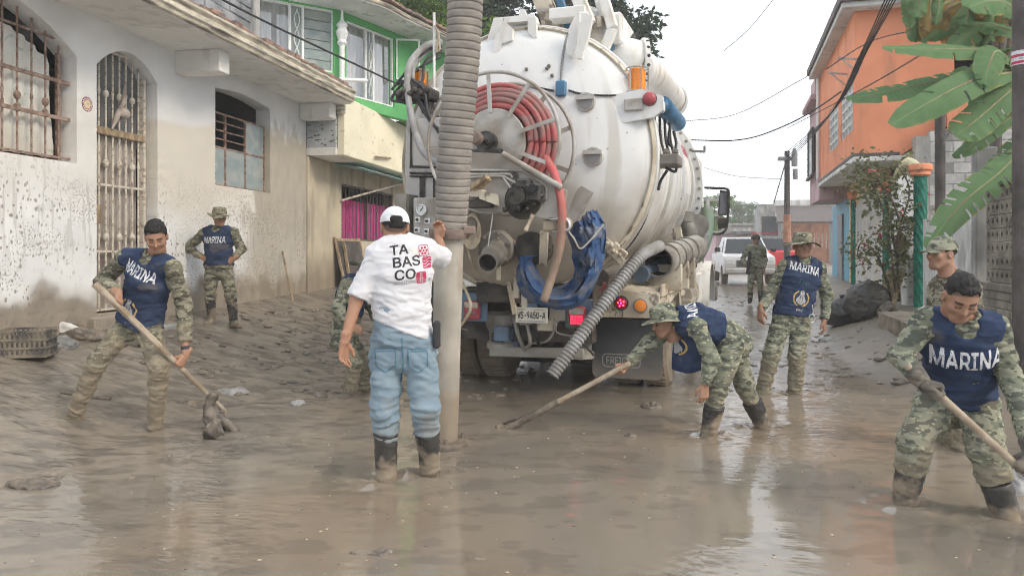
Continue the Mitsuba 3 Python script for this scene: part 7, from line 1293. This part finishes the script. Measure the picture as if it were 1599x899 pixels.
add(t, 'handle', tube([HA - hd * .05, HA * .6 + HB * .4, HB], [.022, .021, .025], 10), 'tool_handle', True); add(t, 'lower_sleeve', tube([HA * .45 + HB * .55, HB + hd * .03], [.031, .028], 10), 'mud_lump', True)
add(t, 'head', lumpy(tri([tube([HB + hd * .0, HB + [-.08, -.05, -.02], HB + [.08, -.25, -.06]], .03, 8), tube([HB + [-.06, 0, .02], HB + [-.02, .15, .0]], .03, 8)]), .012, 20, 2), 'mud_lump', True); add(t, 'prong', tube([HB - hd * .25 + [0, .08, 0], HB + [-.02, .12, .03]], .014, 7), 'mud_lump', True)
# standing facing us
k = thing('person', 'man in wide bush hat and blue vest standing upright in the street, arms hanging', 'person'); Y6 = 7.75
p = Person(PX(hR=(1222, 497, Y6), hL=(1251, 497, Y6), kR=(1205, 553, Y6 - .1), kL=(1245, 556, Y6 - .1), aR=(1190, 618, Y6), aL=(1240, 620, Y6), sR=(1227, 415, Y6), sL=(1278, 418, Y6), eR=(1203, 457, Y6 + .05), eL=(1291, 460, Y6 + .05), wR=(1188, 484, Y6 - .08), wL=(1287, 500, Y6 - .04), neck=(1253, 407, Y6), head=(1253, 385, Y6 - .06)), 1.03, (.26, .14, .09))
p.make_body(k, {'R': ('relaxed', (-.1, -.1, -1), (.5, -.85, 0)), 'L': ('relaxed', (0, -.1, -1), (-.5, -.85, 0))}, (-.08, -1, -.06), UP, 1.05, 9)
p.trousers(k, 'camo_green', 1.0, rr=(.1, .08, .07)); p.shirt(k, 'camo_green', 'jacket', .012, .94, hem=.02, seed=13); p.vest(k, hem=.03, seed=14, hem_dir=(0.05, 0, 1)); vest_print(p, k, .082, .80, .36, True, xs=.68, roll=-.07); p.boonie(k, 'camo_tan', .0, .18, 4); p.hair(k, lift=.004)
wb = p.J['wL'] * .92 + p.J['eL'] * .08; add(k, 'wrist_watch', along(lathe([(.035, -.016), (.038, -.013), (.038, .013), (.035, .016)], 18, cap=False), wb, p.J['eL']), 'watch', 30)
cb0 = at(1268, 492, 7.58); add(k, 'carabiner', tri([tube([cb0 + [0, 0, .1], cb0 + [.01, 0, .03], cb0], .007, 6), tube(np.array([cb0 + [.03 * math.cos(a), 0, -.03 + .04 * math.sin(a)] for a in np.linspace(0, 6.283, 14)]), .006, 6, smooth=False)]), 'chrome', True)
# guard far down the street
k = thing('person', 'helmeted guard with a rifle standing far back in front of the white pickup', 'person'); Y7 = 19.7
p = Person(PX(hR=(1174, 418, Y7), hL=(1185, 418, Y7), kR=(1172, 443, Y7 - .05), kL=(1187, 443, Y7 - .05), aR=(1171, 468, Y7), aL=(1188, 468, Y7), sR=(1168, 388, Y7), sL=(1191, 389, Y7), eR=(1160, 404, Y7), eL=(1195, 406, Y7), wR=(1165, 413, Y7 - .2), wL=(1193, 420, Y7 - .1), neck=(1180, 384, Y7), head=(1180, 374, Y7 - .03)), 1.05)
p.make_body(k, {'R': ('grip', (.5, -.5, -.3), (.3, -.2, .9)), 'L': ('relaxed', (0, -.1, -1), (-.5, -.8, 0))}, (-.35, -1, 0), UP, 1, 10, .02); p.trousers(k, 'camo_far', .85, h=.02); p.shirt(k, 'camo_far', 'jacket', .03, .94, hem=.0, h=.018); p.boots(k, 'leather_dark', {'R': (-.4, -1, 0), 'L': (.2, -1, 0)}, .2)
add(k, 'helmet', p.hf.m(trimesh.intersections.slice_mesh_plane(sphere((0, -.012, .045), (.115, .135, .105), 3), [0, .25, 1], [0, 0, .02])), 'helmet', True); ra, rb2 = at(1171, 392, Y7 - .28), at(1167, 428, Y7 - .25); add(k, 'rifle', tri([bar(ra, rb2, .045, .07), bar(at(1169, 405, Y7 - .27), at(1174, 414, Y7 - .3), .04)]), 'rifle')
# man in cap behind the right shoveler
k = thing('person', 'man in camouflage cap looking left, behind the shoveling man at the right', 'person'); Y8 = 5.6
p = Person(PX(hR=(1480, 560, 5.7), hL=(1504, 562, 5.54), kR=(1478, 630, 5.62), kL=(1502, 634, 5.46), aR=(1478, 706, 5.72), aL=(1504, 716, 5.52), sR=(1468, 447, 5.76), sL=(1514, 451, 5.44), eR=(1456, 505, 5.72), eL=(1526, 508, 5.36), wR=(1450, 545, 5.55), wL=(1516, 556, 5.25), neck=(1489, 431, 5.62), head=(1470, 397, 5.58)), 1.0, (.3, .165, .11))
p.make_body(k, {'R': ('relaxed', (0, -.1, -1), (-.8, -.4, 0)), 'L': ('relaxed', (-.2, -.1, -1), (-.8, -.4, 0))}, (-.97, -.22, .0), UP, 1, 11); p.trousers(k, 'camo_green', 1.0, h=.014); p.shirt(k, 'camo_tan', 'jacket', .016, .94, hem=-.02, seed=21, h=.011); p.hair(k, lift=.005); p.cap(k, 'camo_green', 1)
# shoveler at the right
k = thing('person', 'bareheaded man in blue vest and work gloves shoveling at the right edge', 'person')
p = Person(PX(hR=(1463, 624, 4.5), hL=(1527, 630, 4.45), kR=(1429, 694, 4.26), kL=(1540, 704, 4.16), aR=(1408, 806, 4.38), aL=(1581, 836, 4.14), sR=(1446, 500, 4.22), sL=(1553, 514, 4.14), eR=(1406, 556, 4.18), wR=(1436, 590, 4.02), eL=(1579, 592, 4.14), wL=(1566, 660, 3.98), neck=(1505, 499, 4.14), head=(1500, 466, 4.03)), 1.05, (.28, .155, .1))
HA, HB = at(1440, 592, 4.02), at(1660, 792, 3.72); hd = unit(HB - HA); gR, gL = HA + hd * .1, HA + hd * .60
xR = unit(np.array([.6, -.3, -.7])); xR = unit(xR - hd * (xR @ hd) * .75); yR = unit(hd - xR * (hd @ xR)); zR = np.cross(xR, yR); p.J['wR'] = gR - xR * .088 + zR * .034
xL = unit(np.array([-.25, -.3, -1.0])); xL = unit(xL - hd * (xL @ hd) * .8); yL = -unit(hd - xL * (hd @ xL)); zL = -np.cross(xL, yL); p.J['wL'] = gL - xL * .088 + zL * .034
p.make_body(k, {'R': ('grip', xR, hd), 'L': ('grip', xL, -hd)}, (-.22, -.8, -.6), (-.03, -.55, .85), 1.03, 12)
p.trousers(k, 'camo_green', .3, rr=(.105, .086, .084)); p.shirt(k, 'camo_green', 'jacket', .014, .9, hem=.02, seed=16); p.boots(k, 'boot_rubber', {'R': (-.3, -1, 0), 'L': (.35, -1, 0)}, .30, (.08, .062)); p.vest(k, hem=.06, seed=17); vest_print(p, k, .1, .66, None, xs=.64, roll=-.03); p.hair(k, lift=.009, top=.006, low=-.003)
for s_ in 'RL':
    gm = p.hand[s_].copy(); gm.vertices = gm.vertices + gm.vertex_normals * .005; cw = p.J['w' + s_]; ce = p.J['e' + s_]; d_ = unit(ce - cw); add(k, 'glove', tri([gm, along(lathe([(.036, -.02), (.045, .03), (.052, .085), (.048, .085), (.03, .0)], 18, cap=False), cw, ce)]), 'glove', True)
t = thing('shovel', 'long wooden shovel handle held by the gloved man at the right edge', 'tool'); add(t, 'handle', tube([HA - hd * .1, HA * .5 + HB * .5, HB], [.021, .02, .02], 10), 'tool_handle', True); add(t, 'blade', hull([HB, HB + hd * .3 + [.1, 0, 0], HB + hd * .3 - [.1, 0, 0], HB + hd * .36, HB + [.09, .02, 0], HB - [.09, -.02, 0]]), 'grime_steel')
# ---------------------------------------------------------------- suction hose, vehicles, debris, wires
hs = thing('suction_hose', 'thick ribbed grey suction hose with metal pipe, held by the man in white', 'hose')
Yt, Yb = 5.28, 5.62
pts = spline([at(729, -520, Yt - .02), at(728, -260, Yt - .02), at(727, -40, Yt - .02), at(724, 60, Yt), at(716, 160, Yt + .05), at(709, 250, Yt + .1), at(706, 318, Yt + .15), at(703, 362, Yt + .17)], 60)
L = np.concatenate([[0], np.cumsum(np.linalg.norm(np.diff(pts, axis=0), axis=1))]); sN = np.linspace(0, L[-1], 1700); pts = np.stack([np.interp(sN, L, pts[:, i]) for i in range(3)], 1)
ph = (sN % .052) / .052; rad = .121 - .009 * np.exp(-((ph - .1) / .08)**2) + .003 * np.sin(ph * math.pi) - .008 * sst(L[-1] - .35, L[-1] - .1, sN)
add(hs, 'ribbed_hose', tube(pts, rad, 36, smooth=False), 'suction_hose', 60)
cl = at(702, 360, Yt + .17); c2 = at(693, 690, Yb); ax = unit(c2 - cl)
add(hs, 'clamp_ring', along(lathe([(.11, -.02), (.145, -.015), (.15, .02), (.14, .05), (.105, .055)], 36), cl, c2), 'clamp_brown', 40)
add(hs, 'clamp_lug', bx(*(cl + [.1, -.1, -.03]), *(cl + [.19, -.02, .03]), .01), 'clamp_brown')
add(hs, 'metal_pipe', along(lathe([(.102, .05), (.104, .4), (.101, .8), (.103, 1.2), (.102, np.linalg.norm(c2 - cl) + .08)], 36), cl, c2), 'suction_pipe', True)
fo = c2 + ax * -.02; add(hs, 'foot_flange', moved(lathe([(.105, -.04), (.17, -.035), (.175, -.01), (.17, .012), (.11, .02)], 32), [fo[0], fo[1], .04]), 'mud_lump', 40)
for a in (0.4, 1.9, 3.4, 4.9): add(hs, 'flange_bolt', trimesh.creation.cylinder(.014, .05, sections=8).apply_translation([fo[0] + .145 * math.cos(a), fo[1] + .145 * math.sin(a), .065]), 'mud_lump')
# white pickup
def car():
    k = thing('pickup_truck', 'muddy white pickup parked far down the street', 'pickup'); b = at(1164, 443, 26.6); fr = Fr([b[0] + .15, 26.6, .27], unit([.985, -.17, 0]), UP, -unit([.17, .985, 0]))
    def ex(prof, x0, x1, nm, m, **kw): g_ = extr(Polygon(prof), x0, x1); g_.vertices = np.stack([g_.vertices[:, 2], g_.vertices[:, 1], g_.vertices[:, 0]], 1); g_.faces = g_.faces[:, ::-1]; return add(k, nm, fr.m(g_), m, **kw)
    ex([(0, .42), (.02, .72), (-.05, .98), (-1.1, 1.1), (-3.2, 1.1), (-4.9, 1.08), (-4.9, .45), (-.3, .36)], -.86, .86, 'body', 'car_paint'); add(k, 'cabin', fr.m(hull([(x * w, y, z) for x in (-1, 1) for w, y, z in ((.82, 1.08, -1.0), (.64, 1.7, -1.75), (.64, 1.72, -2.9), (.82, 1.08, -3.2))])), 'car_paint'); add(k, 'windscreen', fr.m(hull([(x * w, y, z) for x in (-1, 1) for w, y, z in ((.74, 1.12, -.99), (.6, 1.64, -1.64), (.6, 1.6, -1.75), (.74, 1.12, -1.1))])), 'car_glass')
    for s in (-1, 1):
        add(k, 'side_window', fr.m(hull([(s * w, y, z) for w, y, z in ((.828, 1.14, -1.3), (.69, 1.6, -1.8), (.69, 1.6, -2.8), (.828, 1.14, -3.0), (.7, 1.2, -2.0))])), 'car_glass'); add(k, 'headlight', fr.m(bx(s * .52, .72, .0, s * .83, .9, .03 - .1 * 0, .03)), 'dial'); w_ = [add(k, 'wheel', fr.m(moved(lathe([(.2, -.11), (.33, -.1), (.35, -.06), (.35, .06), (.33, .1), (.2, .11)], 24, 'x'), [s * .78, .33, z])), 'tyre', 30) for z in (-.85, -3.9)]; [add(q, 'rim', fr.m(moved(lathe([(.001, .09), (.2, .1), (.2, -.1), (.001, -.09)], 16, 'x'), [s * .79, .33, z])), 'grime_steel', 30) for q, z in zip(w_, (-.85, -3.9))]
        add(k, 'mirror', fr.m(bx(s * .88, 1.15, -1.25, s * 1.08, 1.32, -1.15, .03)), 'under_black')
    gr = add(k, 'grille', fr.m(bx(-.45, .62, .0, .45, .86, .025, .02)), 'under_black'); [add(gr, 'slat', fr.m(bx(-.44, .66 + .06 * i, .026, .44, .685 + .06 * i, .035)), 'chrome') for i in range(3)]; add(k, 'bumper', fr.m(bx(-.85, .38, -.02, .85, .58, .1, .04)), 'car_paint'); add(k, 'number_plate', fr.m(bx(-.16, .43, .101, .16, .53, .108)), 'plate_cream'); add(k, 'roof_rack', fr.m(bx(-.6, 1.74, -2.8, .6, 1.77, -1.9, .01)), 'grime_steel')
car()
rt = thing('red_truck', 'front of a red truck glimpsed behind the hatted man beyond the pickup', 'truck'); b = at(1216, 425, 38); f_ = Fr([b[0], 38, .3], unit([.98, -.2, 0]), UP, -unit([.2, .98, 0]))
add(rt, 'body', f_.m(hull([(x, y, z) for x in (-.9, .9) for y, z in ((.4, 0), (1.1, 0), (1.2, -1), (1.1, -4), (.4, -4))])), 'red_paint'); add(rt, 'cabin', f_.m(hull([(x, y, z) for x in (-.75, .75) for y, z in ((1.15, -.9), (1.8, -1.4), (1.8, -2.6), (1.1, -2.8))])), 'car_glass'); [add(rt, 'wheel', f_.m(moved(lathe([(.01, -.12), (.4, -.12), (.4, .12), (.01, .12)], 20, 'x'), [s * .8, .35, -.8])), 'tyre', 30) for s in (-1, 1)]; add(rt, 'rail_frame', f_.m(tri([bx(-.9, 1.2, -3.9, -.85, 2.1, -3.85), bx(.85, 1.2, -3.9, .9, 2.1, -3.85), bx(-.9, 2.1, -3.9, .9, 2.15, -3.85)])), 'red_paint')
# plastic crate
ck = thing('plastic_crate', 'muddy dark plastic crate with slotted sides sunk in mud by the left wall', 'crate'); cO = at(8, 556, 7.15); cF = Fr([cO[0] - .1, cO[1], gz(cO) + .0], unit([.97, .24, 0]), unit([-.24, .97, 0]), UP)
w_, d_, h_ = .42, .34, .24
for i in range(11): x = w_ * i / 10; add(ck, 'front_slat', cF.m(bx(x - .009, 0, .0, x + .009, .014, h_)), 'crate_plastic'); add(ck, 'back_slat', cF.m(bx(x - .009, d_ - .014, .0, x + .009, d_, h_)), 'crate_plastic')
for i in range(1, 9): y = d_ * i / 9; add(ck, 'side_slat', cF.m(bx(-.009, y - .008, 0, .005, y + .008, h_)), 'crate_plastic'); add(ck, 'side_slat', cF.m(bx(w_ - .005, y - .008, 0, w_ + .009, y + .008, h_)), 'crate_plastic')
for z in (0.0, .08, .16, h_): add(ck, 'rail', cF.m(tri([bx(-.02, -.012, z, w_ + .02, .002, z + .02), bx(-.02, d_ - .002, z, w_ + .02, d_ + .012, z + .02), bx(-.02, .002, z, -.006, d_ - .002, z + .02), bx(w_ + .006, .002, z, w_ + .02, d_ - .002, z + .02)])), 'crate_plastic')
add(ck, 'bottom', cF.m(bx(0, 0, .01, w_, d_, .03)), 'crate_plastic')
add(ck, 'front_panel', cF.m(bx(w_ * .35, d_ - .02, .05, w_ * .75, d_ - .004, .2)), 'crate_plastic')
# rubble and mud lumps
def lump(px, py, Y, r, name, label, m='mud_lump', seed=0, cat='debris', sq=(1, 1, .5)):
    b = at(px, py, Y); b[2] = gz(b); mm = lumpy(sphere((0, 0, 0), (r * sq[0], r * sq[1], r * sq[2]), 4), r * .38, 1.6 / r, seed); single(name, moved(mm, b), m, label, cat, True)
lump(95, 522, 7.9, .16, 'stone', 'pale stone in the mud right of the plastic crate', 'cement_grey', 1, 'stone'); lump(118, 508, 8.3, .2, 'rubble_heap', 'low heap of muddy rubble by the gate step', 'mud_lump', 2, 'rubble'); lump(92, 494, 8.2, .2, 'plaster_chunk', 'fallen pale plaster chunk leaning at the foot of the wall', 'soffit', 3, 'rubble', (1.3, .3, .6)); lump(145, 503, 8.4, .18, 'rubble_heap', 'muddy rubble under the gate step, right of the first heap', 'mud_lump', 8, 'rubble')
lump(50, 738, 4.7, .13, 'mud_clump', 'brown clump with a floating rag in the water at the left foreground', 'mud_lump', 4, 'mud clump', (1.3, .7, .35)); lump(365, 560, 7.6, .13, 'soaked_rag', 'grey soaked rag lying on the mud to the right of the left shoveler', 'hose_grey', 5, 'rag', (1.3, .7, .35)); lump(465, 580, 7.2, .07, 'mud_clump', 'small grey clump on the mud left of the white shirted man', 'hose_grey', 6, 'mud clump'); lump(500, 560, 7.6, .07, 'mud_clump', 'dark clump on the mud nearest the crouching man', 'mud_lump', 9, 'mud clump'); lump(310, 563, 7.0, .16, 'mud_clump', 'dark flat clump just right of the left shoveler leg', 'mud_lump', 10, 'mud clump', (1.4, .6, .25))
lump(1018, 632, 7.05, .10, 'mud_clump', 'dark clump churned up behind the lorry wheel', 'mud_lump', 11, 'mud clump'); lump(985, 681, 5.95, .05, 'mud_clump', 'small dark clump in front of the bending man', 'mud_lump', 12, 'mud clump'); lump(1318, 583, 8.8, .09, 'mud_clump', 'dark flat piece on the wet street right of the standing hatted man', 'mud_lump', 13, 'mud clump', (1.6, .7, .3)); lump(1290, 500, 12.2, .12, 'mud_clump', 'grey lump at the pavement edge near the black bags', 'cement_grey', 14, 'mud clump'); lump(580, 862, 3.65, .07, 'mud_clump', 'thin ridge of scum in the foreground water below the white shirted man', 'mud_lump', 15, 'mud clump', (1.6, .5, .18)); lump(750, 872, 3.58, .03, 'twig', 'tiny dark twig in the foreground water', 'mud_lump', 16, 'twig', (1.2, .4, .25)); lump(205, 745, 4.85, .022, 'pebble', 'tiny dark pebble in the left foreground water', 'mud_lump', 17, 'pebble')
lump(1420, 590, 8.0, .1, 'mud_clump', 'flat plank of mud behind the right shoveler arm', 'mud_lump', 19, 'mud clump', (1.9, .5, .25)); lump(1380, 548, 9.4, .09, 'mud_clump', 'grey lump in the water left of the right shoveler', 'mud_lump', 20, 'mud clump', (1.4, .6, .3))
single('mud_pipe', lumpy(tube([at(695, 686, 5.85), at(725, 692, 5.8), at(770, 700, 5.72)], [.05, .045, .035], 10), .012, 14, 3), 'mud_lump', 'mud covered pipe end lying in the slurry at the foot of the suction hose', 'pipe', True)
single('mud_stick', tube([at(96, 612, 6.6), at(140, 620, 6.45), at(172, 622, 6.4)], .014, 7), 'mud_lump', 'thin stick half sunk in the mud behind the left shoveler', 'stick', True)
r = rng(31); P = []
for i in range(900):
    a_, b_ = r.uniform(-7.0, -2.2), r.uniform(6.5, 15); q = SR * a_ + SD * b_
    if q[0] / q[1] < -.72: continue
    s = r.uniform(.012, .05); P.append(moved(trimesh.creation.icosphere(1, 1.0).apply_scale([s * r.uniform(.8, 2), s, s * .5]).apply_transform(trimesh.transformations.rotation_matrix(r.uniform(0, 6), [0, 0, 1])), [q[0], q[1], float(ground_height(q[0], q[1]))]))
for i in range(350):
    a_, b_ = r.uniform(-.3, 2.4), r.uniform(8, 24); q = SR * a_ + SD * b_; s = r.uniform(.012, .045); P.append(moved(trimesh.creation.icosphere(1, 1.0).apply_scale([s * 1.6, s, s * .5]).apply_transform(trimesh.transformations.rotation_matrix(r.uniform(0, 6), [0, 0, 1])), [q[0], q[1], float(ground_height(q[0], q[1]))]))
single('mud_crumbs', tri(P), 'mud_lump', 'small crumbs of mud strewn over the trampled street', 'mud', True, kind='stuff')
P = []
for i in range(420):
    x, y = r.uniform(-2.6, 2.6), r.uniform(2.9, 6.2); s = r.uniform(.003, .007); P.append(moved(trimesh.creation.icosphere(1, 1.0).apply_scale([s * r.uniform(1, 2), s, s * .4]), [x, y, float(ground_height(x, y)) + .001]))
single('foam_flecks', tri(P[:120]), 'hose_beige', 'pale flecks of foam floating on the brown water', 'foam', True, kind='stuff'); single('floating_grit', tri(P[200:]), 'mud_lump', 'dark grit and leaf scraps floating on the brown water', 'grit', True, kind='stuff')
# rubbish bags on the right pavement
def bag(px, py, Y, r, label, m, seed, sq=(1, .9, .85)):
    b = at(px, py, Y); z = gz(b); k = thing('rubbish_bag', label, 'bag', None); mm = sphere((0, 0, 0), (r * sq[0], r * sq[1], r * sq[2]), 5); v = mm.vertices; d = unit(v[0]); n = mm.vertex_normals; ang = np.arctan2(v[:, 1], v[:, 0])
    mm.vertices = v + n * (r * (.22 * (meshkit.fbm(v * 3.2 / r * .5, 4, seed) - .5) - .10 * np.abs(meshkit.fbm(v * 2.4 / r + 5, 3, seed) - .5)))[:, None]; mm.vertices[:, 2] = np.maximum(mm.vertices[:, 2], -r * .5); add(k, 'sack', moved(mm, [b[0], b[1], z + r * .45]), m, True); add(k, 'knot', lumpy(moved(hull([(0, 0, 0), (.05, 0, 0), (0, .05, 0), (.06, .03, .12), (-.04, 0, .1), (.02, -.04, .1)]).subdivide().subdivide(), [b[0] - .02, b[1], z + r * (.45 + .8 * sq[2])]), .02, 12, seed), m, True)
bag(1316, 482, 13.6, .36, 'shiny black rubbish bag, left of the two on the pavement', 'bag_black', 1); bag(1356, 482, 13.3, .42, 'crumpled dark rubbish bag, right of the two on the pavement', 'bag_black', 2, (1, .9, 1.05)); bag(1324, 448, 13.9, .2, 'small white bag lying on top behind the black bags', 'bag_white', 3)
single('plank', bar(at(1378, 492, 13.0), at(1400, 420, 13.3), .32, .03), 'wood', 'grey board leaning by the climbing plant behind the rubbish bags', 'board')
lump(1308, 452, 14.4, .17, 'green_bundle', 'small green bundle behind the white bag', 'green_hose', 6, 'bundle'); lump(1388, 470, 12.9, .2, 'rubble_heap', 'dark clods piled under the climbing plant', 'mud_lump', 22, 'rubble', (1, .8, .8)); lump(1598, 655, 4.6, .16, 'grey_bag', 'pale grey plastic bag at the right edge behind the shovel', 'hose_grey', 23, 'bag', (.8, .6, .9))
kerb = []; single('pavement_edge', lumpy(hull([SR * a_ + SD * b_ + [0, 0, z] for a_ in (2.25, 3.0) for b_ in (11.0, 13.2) for z in (.1, gz(SR * 2.8 + SD * 12) + .02)]).subdivide().subdivide().subdivide().subdivide(), .06, 3, 4), 'asphalt_walk', 'broken concrete pavement edge in front of the rubbish bags', 'pavement')
# wires
def wire(name, label, pts, r, grp=None): single(name, tube(pts, r, 5, 10), 'cable_black', label, 'cable', True, grp)
wire('power_cable', 'thick dark cable slanting across the front of the left houses', [at(300, -25, 9.0), at(420, 37, 10.2), at(545, 96, 11.5), at(645, 143, 13.0)], .016)
for n_, (a_, b_, lab) in enumerate((((640, -10), (730, 45), 'cable above the green house roof, leftmost of the three'), ((664, -12), (760, 40), 'cable above the green house roof, middle of the three'), ((600, -5), (700, 55), 'cable above the green house roof, lowest of the three'))): wire('roof_cable', 'thin pale ' + lab, [at(*a_, 12), at((a_[0] + b_[0]) / 2, (a_[1] + b_[1]) / 2 + 2, 13), at(*b_, 14)], .008)
for n_ in range(5): d = .05 * n_; wire('street_cable', ('lowest', 'second lowest', 'middle', 'second highest', 'highest')[n_] + ' dark cable of the bundle running from the far pole past the orange house', [U1 + [0, 0, .1 * n_ - .2], at(1288 + 3 * n_, 190 - 4 * n_, 15.5), at(1342 + 4 * n_, 88 - 4 * n_, 12), at(1395 + 5 * n_, -30, 10)], .010, 'cables of the bundle past the orange house')
wire('street_cable', 'dark cable sagging across the sky to the orange house eave, lower one', [at(1062, 218, 20), at(1150, 219, 19), at(1215, 201, 18), at(1290, 160, 17), at(1420, 60, 15)], .016); wire('street_cable', 'pale thin cable across the sky above the lower sagging one', [at(1062, 190, 22), at(1150, 178, 21), at(1260, 120, 19)], .010); wire('street_cable', 'faint cable high in the sky right of the tank', [at(1130, 80, 25), at(1170, 45, 24), at(1212, -6, 23)], .010); wire('street_cable', 'far low cable behind the lorry mirror', [at(1100, 262, 50), at(1150, 275, 50), at(1222, 280, 48)], .02)
wire('guy_wire', 'thin guy wire running down left of the utility pole', [U1, at(1208, 318, 30.5)], .022); wire('street_cable', 'cable crossing the orange wall from the roof bracket to the right', [at(1290, 108, 14), at(1360, 65, 13.2), at(1440, 45, 12)], .010); wire('street_cable', 'cable along the orange wall below the roof', [at(1230, 200, 22), at(1345, 140, 13.5), at(1440, 85, 12)], .010)
